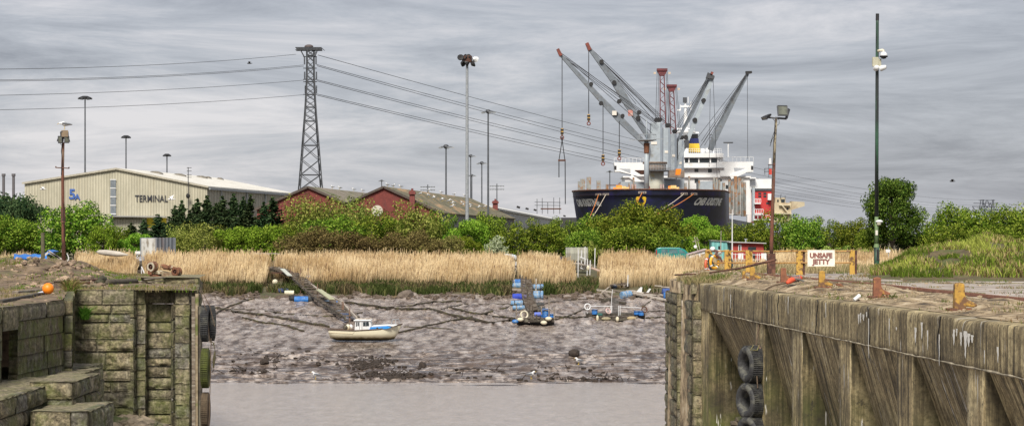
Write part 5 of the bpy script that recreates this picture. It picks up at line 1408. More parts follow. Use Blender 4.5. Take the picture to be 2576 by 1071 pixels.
def tree(kind, u, vt, wpx, y, label, dz=0, group=None):
    W_, H_ = DIM[kind]; z0 = gz(px(u, y), y) + dz; H = 1.6 + (600-vt)*y/F - z0; Wd = wpx*y/F
    sc_ = (Wd/W_, (Wd/W_ + H/H_)/2, H/H_ * 1.05)
    rz = random.choice([0, 1.57, 3.14, 4.71]) + random.uniform(-.3, .3)
    pr = PROTO[kind]
    if kind in used: o = dup(pr, (px(u, y), y, z0), label, rz, sc_)
    else:
        o = pr; used.add(kind); o.location = (px(u, y), y, z0); o.rotation_euler = (0, 0, rz); o.scale = sc_
    o['label'] = label
    if H < 3.8 and kind in ('b', 'w', 'low'): o['category'] = 'bush'
    o['group'] = group or ('conifers before the warehouse' if kind[0] == 'c' else 'trees and bushes behind the reeds')
    return o
T = [
 ('g1', 45, 545, 170, 262, 'broad green tree behind the blue tarpaulin'), ('g1b', -60, 552, 170, 262, 'green tree cut by the picture edge'),
 ('g1', 188, 512, 190, 258, 'large rounded olive tree standing directly behind the rusty lamp pole with the gull'), ('g2', 262, 560, 80, 252, 'smaller yellow-green tree tucked beside the rounded olive tree'),
 ('g1b', 300, 575, 100, 262, 'low green tree below the window strip of the warehouse'), ('dk', 110, 575, 120, 275, 'dark tree between the wooden post and the lamp pole'),
 ('g2', 345, 582, 90, 256, 'bright small tree behind the grey container'),
 ('g3', 515, 566, 150, 246, 'olive willow-like tree right of the grey container'), ('g3b', 460, 574, 80, 250, 'pale green bush touching the side of the grey container'),
 ('g2', 590, 568, 100, 244, 'yellow-green tree at the foot of the conifer row'), ('g2', 655, 560, 130, 246, 'brightest yellow-green tree below the first brick gable'),
 ('g3', 795, 499, 150, 262, 'tall pale green tree hiding the foot of the first brick gable'), ('g3', 880, 505, 150, 266, 'pale green tree between the two brick gables, beside its taller neighbour'),
 ('g1', 700, 562, 120, 258, 'green tree filling the gap under the last conifer'), ('g1', 835, 545, 170, 256, 'mid green tree low in front of the two pale ones'), ('g1b', 935, 545, 130, 258, 'green tree under the pale disc of the brick gable'),
 ('b', 815, 578, 110, 236, 'brown budding scrub bush below the tall pale tree'), ('b', 755, 592, 120, 238, 'green-brown scrub bush left of the brown budding one'), ('b', 895, 590, 130, 236, 'brown scrub bush in front of the second pale tree'),
 ('g3b', 1060, 520, 130, 258, 'rounded olive tree below the brick chimney'), ('g1', 1000, 548, 130, 262, 'mid green tree left of the one below the brick chimney'), ('g1b', 1120, 545, 120, 262, 'green tree just left of the tallest mast'),
 ('b', 1060, 587, 140, 234, 'widest brown scrub bush, below the brick chimney'), ('b', 980, 592, 110, 236, 'brown scrub bush between its two wider neighbours'), ('b', 1130, 600, 90, 235, 'small brown scrub bush at the foot of the tallest mast'),
 ('g2', 1182, 545, 75, 248, 'bright yellow-green tree at the foot of the tallest mast'), ('g2', 1172, 590, 60, 242, 'small bright bush below the yellow-green tree by the tallest mast'), ('g1', 1230, 537, 100, 262, 'green tree right of the tallest mast under the end chimney'),
 ('w', 1250, 588, 44, 228, 'silvery willow bush sticking up out of the reeds'),
 ('g1b', 1310, 562, 120, 256, 'green tree in front of the white sheeted shed, nearer the mossy roof'), ('g1', 1375, 560, 110, 258, 'darker green tree in front of the white sheeted shed'), ('g1b', 1425, 560, 90, 262, 'green tree between the white shed and the bow of the ship'),
 ('g1', 1495, 540, 120, 262, 'green tree under the left end of the ship bow'), ('g1b', 1560, 528, 130, 256, 'green tree left of the tallest one before the ship'), ('g1', 1622, 510, 150, 250, 'tallest domed green tree in front of the ship, under the shield'),
 ('g1b', 1690, 532, 120, 252, 'green tree right of the tallest one before the ship'), ('g1', 1575, 565, 150, 244, 'lower green tree in front of the tall trees before the ship'), ('g1', 1470, 575, 110, 246, 'low green tree behind the tin hut'),
 ('low', 1480, 612, 90, 228, 'low yellow-green bush right of the tin hut'), ('g1b', 1660, 575, 140, 245, 'lower green tree behind the teal van'),
 ('g2', 1755, 535, 70, 262, 'bright green tree below the ship name at the right bow'), ('g2', 1780, 570, 85, 246, 'bright yellow-green tree behind the turquoise cabin'), ('dk', 1735, 590, 80, 250, 'dark tree between the teal van and the turquoise cabin'),
 ('g1b', 1830, 572, 80, 262, 'green tree behind the white flagpole'), ('g1', 1890, 558, 110, 262, 'green tree behind the red hut, nearer the ship'), ('g1b', 1960, 545, 120, 264, 'green tree below the beige ship'),
 ('g1', 2020, 543, 110, 262, 'green tree right of the beige ship'), ('g1b', 2085, 558, 110, 264, 'green tree behind the unsafe jetty sign'), ('g1', 2145, 552, 100, 262, 'green tree left of the tall green pole'),
 ('big', 2243, 458, 138, 250, 'largest rounded tree, standing behind the green camera pole'), ('g1', 2195, 570, 90, 255, 'low tree at the foot of the largest tree, pole side'), ('dk', 2290, 575, 110, 256, 'dark low tree at the foot of the largest tree, mound side'),
 ('g1b', 2350, 545, 110, 255, 'green tree between the largest tree and the far pylon'), ('g1', 2415, 515, 120, 252, 'taller green tree left of the far pylon'), ('g1b', 2480, 540, 130, 255, 'broad green tree below the far pylon'),
 ('g1', 2545, 520, 120, 252, 'tall green tree right of the far pylon'), ('g3b', 2590, 505, 120, 262, 'olive tree cut by the picture edge above the mound'), ('g1b', 2380, 575, 130, 245, 'low green tree behind the top of the grass mound'), ('g1', 2510, 570, 150, 245, 'low green tree above the right end of the mound'),
 ('low', 2010, 625, 190, 240, 'low clipped green bushes behind the jetty railing'), ('low', 2120, 622, 170, 242, 'low clipped green bushes behind the unsafe jetty sign'), ('low', 2200, 625, 120, 244, 'low clipped green bushes at the foot of the green pole'),
 ('dk', 25, 475, 90, 345, 'dark tree mass below the two far chimney stacks'), ('dk', -40, 468, 110, 345, 'dark tall tree at the picture edge beyond the stacks'), ('dk', 62, 500, 60, 350, 'dark tree against the corner of the warehouse')]
for k_, (kind, u, vt, wp, y, lab) in enumerate(T): tree(kind, u, vt, wp, y, lab)
T2 = [('dk', 440, 556, 110, 292, 'dark green mass under the container end of the conifer row'), ('dk', 520, 548, 120, 293, 'dark green mass under the middle of the conifer row'), ('dk', 600, 545, 120, 292, 'dark green mass under the later conifers of the row'), ('dk', 672, 548, 100, 293, 'dark green mass under the last conifer by the brick gable')]
for kind, u, vt, wp, y, lab in T2: tree(kind, u, vt, wp, y, lab)
C_ = [(330, 568, 42), (362, 560, 40), (398, 548, 46), (440, 528, 44), (457, 516, 36), (478, 538, 34), (497, 512, 46), (521, 505, 44), (543, 522, 40), (560, 506, 44), (588, 500, 42), (612, 507, 38), (630, 503, 40), (664, 520, 46), (686, 508, 66)]
for k_, (u, vt, wp) in enumerate(C_):
    names = 'first second third fourth fifth sixth seventh eighth ninth tenth eleventh twelfth thirteenth fourteenth fifteenth'.split()
    tree('c%d' % (k_ % 3 + 1), u, vt, wp*3.0, 284 + (k_*7) % 9, 'dark spiky conifer, %s from the container end of the row before the warehouse' % names[k_])

# ------------------------------------------------------------------ gulls
gw = M('gull_white', (.72,.73,.74), (.6,.61,.62), 2, .6, 0); gg = M('gull_grey', (.22,.24,.27), (.15,.16,.18), 3, .6, 0); gb = M('gull_bill', (.6,.42,.08), (.5,.35,.05))
def make_gull(name='gull', head=(-.13, .10), down=False):
    o = thing(name, 'x', 'gull')
    mb = MB(); hx, hz = head
    mb.tube([(hx-.055, 0, .2+hz-.01), (hx, 0, .2+hz), (hx+.04, 0, .2+hz*.75), (-.05, 0, .2+.02), (.02, 0, .19), (.11, 0, .185), (.2, 0, .175), (.3, 0, .165)], [.012, .045, .042, .07, .085, .068, .035, .01], 10)
    mb.build('body', gw, o, smooth=True)
    for s in (-1, 1):
        mb = MB(); mb.tube([(-.05, s*.062, .215), (.05, s*.068, .215), (.16, s*.045, .195), (.30, s*.018, .175)], [.03, .045, .03, .006], 8); mb.build('wing', gg, o, smooth=True)
        mb = MB(); mb.tube([(.03, s*.03, .13), (.035, s*.03, .0)], .008, 5); mb.box((.015, s*.03, .006), (.06, .03, .012)); mb.build('leg', gb, o)
    mb = MB(); mb.tube([(hx-.045, 0, .2+hz), (hx-.105, 0, .2+hz-(.05 if down else .012))], [.014, .004], 6); mb.build('bill', gb, o)
    return o
g0 = make_gull(head=(-.13, .015), down=True); g0['label'] = 'grey backed gull bending its head down, standing on the rusty lamp pole'; g0['group'] = 'gulls'
g1 = make_gull(head=(-.10, .10))
# points on the mossy roof (right slope of the second shed)
ridge0 = Vector((-19.75, 330, zt(472, 330))); sdv = Vector((*dvec, 0)).normalized(); zr2 = zt(472, 330) - 3.9
def roof2(d, f): p = ridge0 + sdv*d; return Vector((p.x + 8.75*f, p.y, ridge0.z - 3.9*f + .26 if f > 0 else ridge0.z + .25))
places = [(3, 0), (9, 0), (15, 0), (44, 0), (58, 0), (75, 0), (88, 0), (20, .28), (27, .3), (26, .42), (30, .36), (33, .46), (36, .42), (38, .5), (41, .55), (36, .6), (44, .44), (48, .62), (54, .5), (52, .7), (60, .58), (64, .68), (70, .62), (78, .6), (31, .72), (24, .8)]
# the seat of each gull
for k, (d, f) in enumerate(places):
    p = roof2(d, f); r_ = random.uniform(-.6, .6) + (math.pi if k % 2 else 0)
    o = g1 if k == 0 else dup(g1, p)
    o.location = p; o.rotation_euler = (0, 0, r_); o.scale = (1.7,)*3
    o['label'] = 'small white gull perched on the ridge of the mossy shed roof' if f == 0 else 'small white gull resting on the slope of the mossy shed roof'
    o['group'] = 'gulls on the ridge' if f == 0 else 'gulls on the roof slope'
r1 = Vector((-31.3, 330, zt(472, 330)))
for k, d in enumerate((18, 24, 36, 44)):
    p = r1 + sdv*d + Vector((0, 0, .25)); o = dup(g1, p, 'small white gull perched on the ridge of the first brick shed', random.uniform(-.5, .5), (1.7,)*3, 'gulls on the first ridge')
def flying(u, v, y, sz, mat, label, bank=.2, rz=0):
    c = P(u, v, y); o = thing('flying_bird', label, 'bird', c)
    mb = MB(); mb.tube([c + Vector((-.22*sz, 0, 0)), c + Vector((-.1*sz, 0, .01)), c + Vector((.1*sz, 0, 0)), c + Vector((.3*sz, 0, .01))], [.01*sz, .06*sz, .05*sz, .01*sz], 8); mb.build('body', mat, o, smooth=True)
    for s in (-1, 1):
        mb = MB(); a = c + Vector((-.06*sz, s*.03, .02)); m_ = c + Vector((-.02*sz, s*.22*sz, .16*sz)); e_ = c + Vector((.14*sz, s*.42*sz, .10*sz + bank*.2*sz*s))
        mb.prism([a, m_ + Vector((-.04*sz, 0, 0)), e_, m_ + Vector((.10*sz, 0, 0)), c + Vector((.1*sz, s*.03, .02))], (0, 0, .012)); mb.build('wing', mat, o)
    return o
flying(627, 160, 200, 1.0, black, 'dark bird flying between the cables and the sky left of the tower')
flying(2395, 456, 200, 1.1, black, 'dark bird flying in the sky above the far pylon')
flying(107, 476, 210, 1.3, gw, 'white gull gliding across the warehouse gable near its corner', .4)
flying(430, 501, 200, 1.5, gw, 'white gull gliding just past the word TERMINAL', .9)

# ------------------------------------------------------------------ things on the far bank
def mz(x, y): return gz(x, y)
def G(u, y, dz=0): x = px(u, y); return Vector((x, y, mz(x, y) + dz))
def yat(u, v, lo=128, hi=215):
    """distance at which the bank shows at (u, v)"""
    ys_a = np.arange(lo, hi, .25); xs_a = (u - 1288) * ys_a / F
    zz_a = np.where(ys_a > 183, prof(xs_a, ys_a), mudz(xs_a, ys_a))
    return float(ys_a[int(np.argmin(np.abs(600 - (zz_a - 1.6)*F/ys_a - v)))])
# grey container
ct = thing('cargo_container', 'grey weathered container with a white streaked end, above the reeds', 'container', G(398, 226)); Yc = 226
gm = corr_mat('container_grey', (.27,.30,.34), (.17,.19,.22), 3.4, 0, rust=(.20,.09,.05))
we = M('container_white', (.58,.58,.56), (.45,.44,.42), 2, .6, .1, c3=(.24,.21,.17), s3=2.5, sc3=(1,1,.35), t3=(.5,.62))
a, b_, c_ = P(354, 636, Yc), P(393, 636, Yc-1.2), P(441, 634, Yc+1.2); zt0 = P(393, 599, Yc-1.2).z
for nm, p, q, m_ in (('end_wall', a, b_, we), ('side_wall', b_, c_, gm)):
    mb = MB(); mb.prism([(p.x, p.y, -1.2), (q.x, q.y, -1.2), (q.x, q.y, zt0), (p.x, p.y, zt0)], (.0, .12, 0)); mb.build(nm, m_, ct)
mb = MB(); mb.prism([(a.x, a.y, zt0), (b_.x, b_.y, zt0), (c_.x, c_.y, zt0), (c_.x-1.2, c_.y+2.5, zt0), (a.x-.3, a.y+3, zt0)], (0, 0, .07)); mb.build('roof', gm, ct)
mb = MB(); mb.bar((b_.x, b_.y-.06, -1.2), (b_.x, b_.y-.06, zt0+.05), .12); mb.bar((a.x, a.y-.06, -1.2), (a.x, a.y-.06, zt0+.05), .1); mb.bar((c_.x, c_.y-.06, -1.2), (c_.x, c_.y-.06, zt0+.05), .1); mb.build('corner_frame', gm, ct)

def ladder_way(name, label, pts, wid, rung=.35, mat=wood, rails=None, thick=.12, parentlabel='gangway'):
    """walkway along pts with side beams and cross boards"""
    o = thing(name, label, parentlabel, pts[0]); pts = [Vector(p) for p in pts]
    for s in (-1, 1):
        mb = MB()
        for p, q in zip(pts[:-1], pts[1:]):
            d = (q-p).normalized(); n_ = Vector((d.y, -d.x, 0)).normalized()*wid/2*s; mb.bar(p+n_, q+n_, .12, .2)
        mb.build('side_beam', mat, o)
    mb = MB()
    for p, q in zip(pts[:-1], pts[1:]):
        L = (q-p).length; d = (q-p)/L; n_ = Vector((d.y, -d.x, 0)).normalized()*wid*.62
        for k in range(int(L/rung)):
            c = p + d*(k+.5)*rung + Vector((0, 0, .1)); c += Vector((0,0,random.uniform(-.03,.03)))
            mb.bar(c - n_*random.uniform(.8, 1.05), c + n_*random.uniform(.8, 1.05), rung*.42, thick*.5)
    mb.build('deck_slat', M('slat_brown', (.13,.10,.075), (.04,.03,.024), 4, .85, .4, c3=(.22,.19,.16), s3=2), o)
    return o
def post(name, label, p, h, r, mat, cat='post', lean=(0, 0), group=None):
    mb = MB(); mb.tube([Vector(p) - Vector((0,0,.3)), Vector(p) + Vector((lean[0]*h, lean[1]*h, h))], [r, r*.85], 6); return mb.solo(name, mat, label, cat, loc=tuple(p), group=group)
def drum(name, label, c, axis, r, L, mat, band=None, cat='barrel', group=None):
    c = Vector(c); ax = Vector(axis).normalized(); o = thing(name, label, cat, c - Vector((0,0,r)), group)
    mb = MB(); mb.tube([c - ax*L/2, c - ax*L*.47, c - ax*L*.2, c - ax*L*.18, c, c + ax*L*.18, c + ax*L*.2, c + ax*L*.47, c + ax*L/2], [r*.9, r, r, r*1.05, r, r*1.05, r, r, r*.9], 14); mb.build('shell', mat, o, smooth=False)
    mb = MB(); mb.tube([c - ax*(L/2+.015), c - ax*(L/2)], [r*.6, r*.6], 12); mb.build('lid', mat, o)
    if band:
        for s in (-.28, .28):
            mb = MB(); mb.tube([c + ax*(L*s-.03), c + ax*(L*s+.03)], [r*1.08, r*1.08], 14); mb.build('strap', band, o)
    return o
# gangway 1 (left, behind the pier)
w1 = ladder_way('reed_gangway', 'dark narrow gangway with two white handrails cutting through the reeds behind the pier', [G(353, 189, .35), G(349, 200, .6), G(344, 212, .9)], .85, .4, woodd)
for s, (u0, u1) in ((-1, (339, 334)), (1, (369, 356))):
    mb = MB(); a, b_ = P(u0, 700, 188), P(u1, 671, 194); mb.bar(a, b_, .09); mb.bar(b_, b_ - Vector((0,0,1.2)), .07); mb.build('handrail', white, w1)
jk = M('junk_grey', (.32,.33,.36), (.14,.15,.17), 2.5)
for k, (u, v, s_, m_, lab) in enumerate(((346, 661, .42, jk, 'grey sack lying at the top of the dark gangway'), (353, 655, .40, jk, 'grey bundle behind the sack at the top of the dark gangway'), (350, 668, .40, woodd, 'dark lumpy bundle on the dark gangway'))):
    mb = MB(); mb.rock(P(u, v, 206 - k*2), s_*1.3, k+40, 1, .8); mb.solo('tarp_bundle', m_, lab, 'bundle')
mb = MB(); q = P(346, 642, 214)
for a, b_ in (((340, 640), (352, 640)), ((346, 640), (346, 655)), ((340, 654), (346, 645)), ((346, 645), (350, 652))): mb.bar(P(*a, 214), P(*b_, 214), .12)
mb.box(P(347, 635, 214), (.55, .3, .28)); mb.solo('folding_stand', white, 'white folding stand at the head of the dark gangway', 'stand')
# upturned pale boat in the reeds and white plank
mb = MB(); a, b_ = P(244, 633, 196), P(322, 641, 194)
mb.tube([a, a.lerp(b_, .08), a.lerp(b_, .3), a.lerp(b_, .7), b_], [.08, .2, .28, .25, .05], 10); mb.solo('upturned_boat', M('hull_pale', (.50,.46,.40), (.36,.33,.29), 2), 'pale upturned hull lying across the tops of the reeds', 'boat', smooth=True)
mb = MB(); mb.bar(P(629, 636.5, 205), P(679, 638.5, 205), .5, .12); mb.bar(P(652, 636, 205.5), P(706, 638, 205.5), .3, .08); mb.bar(P(640, 637, 205), P(640, 655, 205), .08); mb.bar(P(672, 637, 205), P(672, 655, 205), .08); mb.solo('reed_landing', woodl, 'pale plank landing sunk in the reeds above the long slatted gangway', 'landing')

# gangway 2, long diagonal one
def bank_pt(u, v, dz=.4, lo=128, hi=214): y = yat(u, v, lo, hi); return G(u, y, dz)
p0, p1, p2, p3 = G(692, 199, .95), bank_pt(742, 718, .9), bank_pt(802, 762, .55), bank_pt(886, 812, .35)
w2 = ladder_way('slatted_gangway', 'long slatted wooden gangway sloping down the mud to the white boat', [p0, p1, p2, p3], 1.05, .8, woodd)
w2b = ladder_way('upper_landing', 'broken plank landing joining the head of the long slatted gangway', [G(674, 200, 1.05), G(694, 199, 1.0)], .9, .4, woodl)
rail = M('rail_brown', (.24,.13,.08), (.12,.07,.05), 3)
for nm, segs in (('handrail', [((756, 697), (808, 733)), ((808, 733), (862, 760)), ((862, 763), (898, 800))]),):
    for a, b_ in segs:
        mb = MB(); ya_, yb2 = yat(a[0]-20, a[1]+20), yat(b_[0]-15, b_[1]+22); mb.bar(P(*a, ya_), P(*b_, yb2), .12, .16); mb.build(nm, woodl, w2)
for u, v, h in ((690, 690, 26), (712, 692, 22), (716, 700, 24), (731, 712, 28), (756, 722, 40), (775, 730, 48), (799, 752, 30), (861, 795, 28), (864, 795, 26), (880, 808, 24)):
    y = yat(u, v); mb = MB(); q = G(u, y); mb.bar(q, q + Vector((0,0,h*y/F+.3)), .07); mb.build('stanchion', rail, w2)
mb = MB(); mb.bar(P(683, 685.5, 192), P(801, 687, 192), .09); mb.build('cross_rail', rust2, w2)
for u in (756, 784):
    mb = MB(); mb.bar(P(u, 686, 191.9), P(u, 735, 184), .06); mb.build('rail_post', rust2, w2)
mb = MB(); mb.bar(P(710, 676, 192), P(729, 693, 188), .4, .06); mb.solo('pale_board', M('board_pale', (.50,.52,.47), (.38,.40,.35), 3), 'pale board leaning on the upper rail of the long slatted gangway', 'board')
mb = MB(); mb.bar(P(802, 728, 176), P(835, 752, 168), .45, .07); mb.solo('pale_board', M('board_green', (.42,.42,.28), (.30,.31,.2), 3), 'greenish plank lying beside the middle of the long slatted gangway', 'board')
mb = MB(); y = yat(774, 722); q = G(774, y, .5)
mb.tube([q - Vector((0,0,.55)), q + Vector((0,0,.55))], [.30, .34], 12); mb.solo('blue_grey_drum', bluefad, 'pale blue drum standing half way down the long slatted gangway', 'barrel')
for (u, v, r, L, ax, m_, lab) in ((758, 753, .28, 1.15, (1,.1,0), bluepl, 'bright blue drum under the left side of the long slatted gangway'), (741, 751, .30, .8, (1,.3,0), black, 'dark drum beside the bright blue one under the gangway'), (776, 752, .3, .9, (1,.1,0), rubber, 'grubby dark drum wedged under the slats right of the bright blue one'),
                            (713, 731, .22, .9, (1,.2,0), M('navy_plastic', (.03,.05,.14), (.02,.03,.09)), 'navy drum in the mud left of the gangway'), (828, 756, .3, .7, (1,-.2,0), bluefad, 'washed out blue drum on the right edge of the gangway, upper'), (840, 762, .2, .6, (1,0,0), bluepl, 'small blue drum beside the washed out one on the gangway edge'),
                            (855, 782, .18, .8, (1,0,0), bluefad, 'pale blue float under the lower end of the gangway'), (868, 789, .2, .9, (1,0,0), bluepl, 'blue float lowest under the gangway beside the white boat'), (728, 736, .2, .8, (1,0,0), offwh, 'dirty white float in the mud left of the gangway')):
    y = yat(u, v+5); drum('plastic_drum', lab, P(u, v, y), ax, r, L, m_, group='floats of the slatted gangway')
mb = MB(); mb.sphere(P(692, 709, 190), .26, n=10, m=8); mb.solo('white_float', offwh, 'round off-white float near the head of the long slatted gangway', 'float', smooth=True)

# white motor boat
bx, by = px(920, 149), 149.0; kz = P(920, 856, 149).z
boat = thing('motor_boat', 'small white and blue cabin boat aground on the wet mud, bow to the right', 'boat', (bx, by, kz)); boat['label'] = 'small white and blue cabin boat aground on the mud by the waterline'
K = 149/F
def bl(u, v, dy=0): return Vector((px(u, by), by + dy, zt(v, by)))
n_ = 24; V_ = []
for i in range(n_+1):
    t_ = i/n_; u = 828 + 184*t_
    vt_ = np.interp(t_, [0, .35, .7, 1], [827, 829.5, 826, 814]); vb_ = np.interp(t_, [0, .1, .8, .93, 1], [850, 856, 856, 852, 826])
    ut = u; hbm = 1.0*(1 - max(0, (t_-.45)/.55)**2.3)*(1 - .12*(1-t_))
    ub = np.interp(t_, [0, .9, 1], [832, 990, 1006])  if False else u - (6*t_ if t_ > .8 else 0) + 4*(1-t_)
    row = []
    for s_, f in ((-1, 0), (-1, .35), (-1, .7), (-1, .93), (0, 1), (1, .93), (1, .7), (1, .35), (1, 0)):
        wv = hbm*np.interp(f, [0, .35, .7, .93, 1], [1, .96, .82, .35, 0]); uu = ut + (ub-ut)*f
        row.append(Vector((px(uu, by), by + s_*wv, zt(vt_ + (vb_-vt_)*f, by))))
    V_.append(row)
hb_ = MB(); m9 = 9
hb_.add([p for r in V_ for p in r], [(i*m9+j, (i+1)*m9+j, (i+1)*m9+j+1, i*m9+j+1) for i in range(n_) for j in range(m9-1)] + [tuple(range(m9))])
m, t, b = newmat('boat_hull'); co = coordn(t); sp = nd(t, 'ShaderNodeSeparateXYZ'); t.links.new(co, sp.inputs[0])
zz_ = mathn(t, 'ADD', sp.outputs[2], mathn(t, 'MULTIPLY', noise_node(t, co, 2.5, (1,1,.3), 5), .22))
col = rampn(t, zz_, [(.20, (.02,.016,.01)), (.30, (.12,.09,.03)), (.40, (.55,.50,.36)), (.6, (.72,.68,.52))])
t.links.new(col, b.inputs['Base Color']); b.inputs['Roughness'].default_value = .5; MATS['boat_hull'] = m
hl = hb_.build('hull', m, boat, smooth=True)
dkm = MB()
for i in range(n_):
    a, c = V_[i], V_[i+1]; dz = Vector((0,0,-.22 if i < 9 else -.02))
    dkm.add([a[0]+dz, a[8]+dz, c[8]+(Vector((0,0,-.22 if i+1 < 9 else -.02))), c[0]+(Vector((0,0,-.22 if i+1 < 9 else -.02)))], [(0,1,2,3)])
dkm.build('deck', M('deck_tan', (.50,.38,.26), (.38,.28,.19), 3), boat)
mb = MB()
for s_ in (0, 8): mb.tube([V_[i][s_] for i in range(n_+1)], .045, 6)
mb.tube([V_[0][0], V_[0][8]], .045, 6); mb.build('rubbing_strake', M('strake', (.10,.065,.05), (.06,.04,.03)), boat)
# blue coachroof, cabin
def bprism(name, pts2, w0, mat, parent=boat, y_off=0):
    mb = MB(); mb.prism([bl(u, v, -w0+y_off) for u, v in pts2], (0, 2*w0, 0)); return mb.build(name, mat, parent, bevel=.02)
bprism('foredeck_side', [(929, 828.5), (935, 821), (975, 818), (986, 822), (975, 825.5)], .78, M('boat_blue', (.03,.27,.70), (.025,.2,.55), 1, .35, 0))
bprism('foredeck_top', [(934, 820.6), (938, 817.5), (975, 815.5), (1001, 815.6), (990, 820), (975, 817.8)], .70, white)
mb = MB(); mb.lathe([(0,0),(.07,0),(.07,.03),(0,.03)], bl(951, 824, -.81), (R(90),0,0), 10); mb.build('porthole', glass, boat)
cab_ = bprism('cabin', [(893.5, 829), (895.5, 805), (932, 804), (936, 817), (930, 829)], .66, white)
bprism('cabin_roof', [(891, 806), (892, 803), (935, 802.5), (936, 805.5)], .74, white, cab_)
for nm, pl in (('window', [(915, 808.5), (929, 808), (930, 818), (915, 818.5)]), ('window', [(901, 808.5), (904.5, 808.5), (904.5, 818), (901, 818)]), ('window', [(897, 808.5), (899.5, 808.5), (899.5, 819), (897, 819)])):
    mb = MB(); mb.prism([bl(u, v, -.685) for u, v in pl], (0, .02, 0)); fr = mb.build(nm, glass, cab_)
mb = MB(); mb.bar(bl(912, 806, -.69), bl(912, 828, -.69), .03); mb.bar(bl(922, 808, -.70), bl(922, 818.5, -.70), .035); mb.bar(bl(906.5, 808, -.69), bl(905.5, 826, -.69), .03); mb.build('door_frame', steel, cab_)
mb = MB()
for dy in (-.55, .55):
    mb.bar(bl(896, 801, dy), bl(934, 801, dy), .04)
    for u in (897, 906, 915, 924, 933): mb.bar(bl(u, 801, dy), bl(u, 803, dy), .035)
mb.build('roof_rail_frame', woodl, cab_)
mb = MB()
for dy in (-.35, .35):
    mb.tube([bl(984, 817, dy), bl(987, 803, dy), bl(1003, 802, dy*.3), bl(1006, 814, dy*.2)], .022, 5); mb.bar(bl(996, 803, dy*.6), bl(995, 815, dy*.7), .03)
mb.build('pulpit_frame', steel, boat)
for k, (u, v, r, m_) in enumerate(((869, 823, .16, woodd), (875, 822, .17, offwh), (882, 822, .15, white))):
    mb = MB(); mb.sphere(bl(u, v, -.1+k*.2), r, (1,1,1.2), 10, 7); mb.build('fender', m_, boat, smooth=True)
mb = MB(); mb.bar(bl(864, 828, 0), bl(866, 815, 0), .05); mb.build('tiller_post', woodd, boat)
mb = MB(); mb.tube([bl(912, 805, .2), bl(913, 796, .2)], .012, 4); mb.build('aerial', black, cab_)

# jetty 3: narrow walkway carried on drums, with a landing pontoon
q0, q1, q2, q3, q4 = G(1276, 213, 1.0), G(1308, 203, .75), bank_pt(1322, 716, .65), bank_pt(1328, 765, .45), bank_pt(1342, 800, .5)
w3 = ladder_way('plank_jetty', 'narrow plank jetty carried on blue drums down to a square pontoon', [q0, q1, q2, q3, q4], .8, .6, woodd)
for a, b_, w__ in (((1275, 656), (1300, 677), .10), ((1304, 667), (1314, 690), .09), ((1304, 677), (1308, 667), .08)):
    mb = MB(); mb.bar(P(*a, 205), P(*b_, 200), w__); mb.build('handrail', woodl, w3)
for u, v0, v1, y, m_ in ((1289, 655, 672, 208, white), (1298, 658, 684, 205, white), (1323, 695, 765, 180, woodd), (1327, 716, 790, 172, woodd), (1315, 692, 720, 188, woodd), (1349, 700, 735, 182, woodl), (1340, 768, 800, 158, woodd), (1333, 765, 798, 158, woodd), (1350, 790, 808, 158, woodd)):
    mb = MB(); mb.bar(P(u, v0, y), P(u-1, v1, y), .10); mb.build('post', m_, w3)
for k, (u, v, r, L, m_, bnd, lab) in enumerate(((1303, 709, .26, 1.15, bluepl, steel, 'brightest blue drum, top left of the plank jetty'), (1304, 718, .26, 1.15, bluefad, steel, 'grimy blue drum just below the top left one on the plank jetty'), (1303, 731, .20, 1.1, M('drum_brown', (.28,.24,.20), (.16,.13,.11), 4), None, 'dull brown drum on the left side of the plank jetty'),
        (1307, 746, .27, 1.15, M('royal_plastic', (.02,.06,.50), (.02,.04,.3), 4), None, 'royal blue torn drum on the left side of the plank jetty'), (1305, 762, .22, 1.25, bluefad, black, 'pale blue drum second from the pontoon on the left side of the jetty'), (1309, 773, .18, 1.2, bluefad, None, 'pale blue drum nearest the pontoon on the left side of the jetty'),
        (1348, 712, .17, 1.1, rubber, None, 'grey drum highest on the right side of the plank jetty'), (1350, 722, .26, 1.15, bluefad, black, 'upper large faded drum on the right side of the plank jetty'), (1350, 737, .2, 1.1, bluefad, black, 'faded drum pressed against the one below it, right side of the jetty'), (1348, 744, .28, 1.2, bluefad, black, 'lower large faded drum on the right side of the plank jetty'),
        (1351, 766, .19, 1.15, rubber, None, 'dark drum second from the pontoon on the right side of the jetty'), (1354, 777, .18, 1.1, rubber, None, 'dark drum nearest the pontoon on the right side of the jetty'))):
    y = yat(u, v+6); drum('plastic_drum', lab, P(u, v, y), (1, .06, .02), r, L, m_, bnd, group='drums under the plank jetty')
def pontoon(name, label, u0, u1, vt, vb, y, dep, mat):
    o = thing(name, label, 'pontoon', P((u0+u1)/2, vb, y)); a, b_ = P(u0, vb, y), P(u1, vt, y); h = b_.z - a.z
    mb = MB(); mb.box2((a.x, y, b_.z-.28), (b_.x, y+dep, b_.z-.04)); mb.build('beam_frame', mat, o)
    mb = MB(); n_ = int((b_.x-a.x)/.24)
    for k in range(n_): mb.box((a.x + (k+.5)*(b_.x-a.x)/n_, y+dep/2, b_.z+random.uniform(-.02,.02)), (.2, dep+random.uniform(-.1,.2), .06))
    mb.build('deck_slat', M('slat_brown', (.19,.145,.105)), o)
    for f in (.15, .5, .85):
        mb = MB(); x = a.x + (b_.x-a.x)*f; mb.tube([(x-(b_.x-a.x)*.15, y+.35, a.z+h*.38), (x+(b_.x-a.x)*.15, y+.35, a.z+h*.38)], h*.36, 10); mb.build('float', black, o)
    return o
yp_ = yat(1345, 818)
pn = pontoon('landing_pontoon', 'square weedy pontoon at the foot of the drum carried plank jetty', 1300, 1394, 800, 817, yp_, 4.0, woodd)
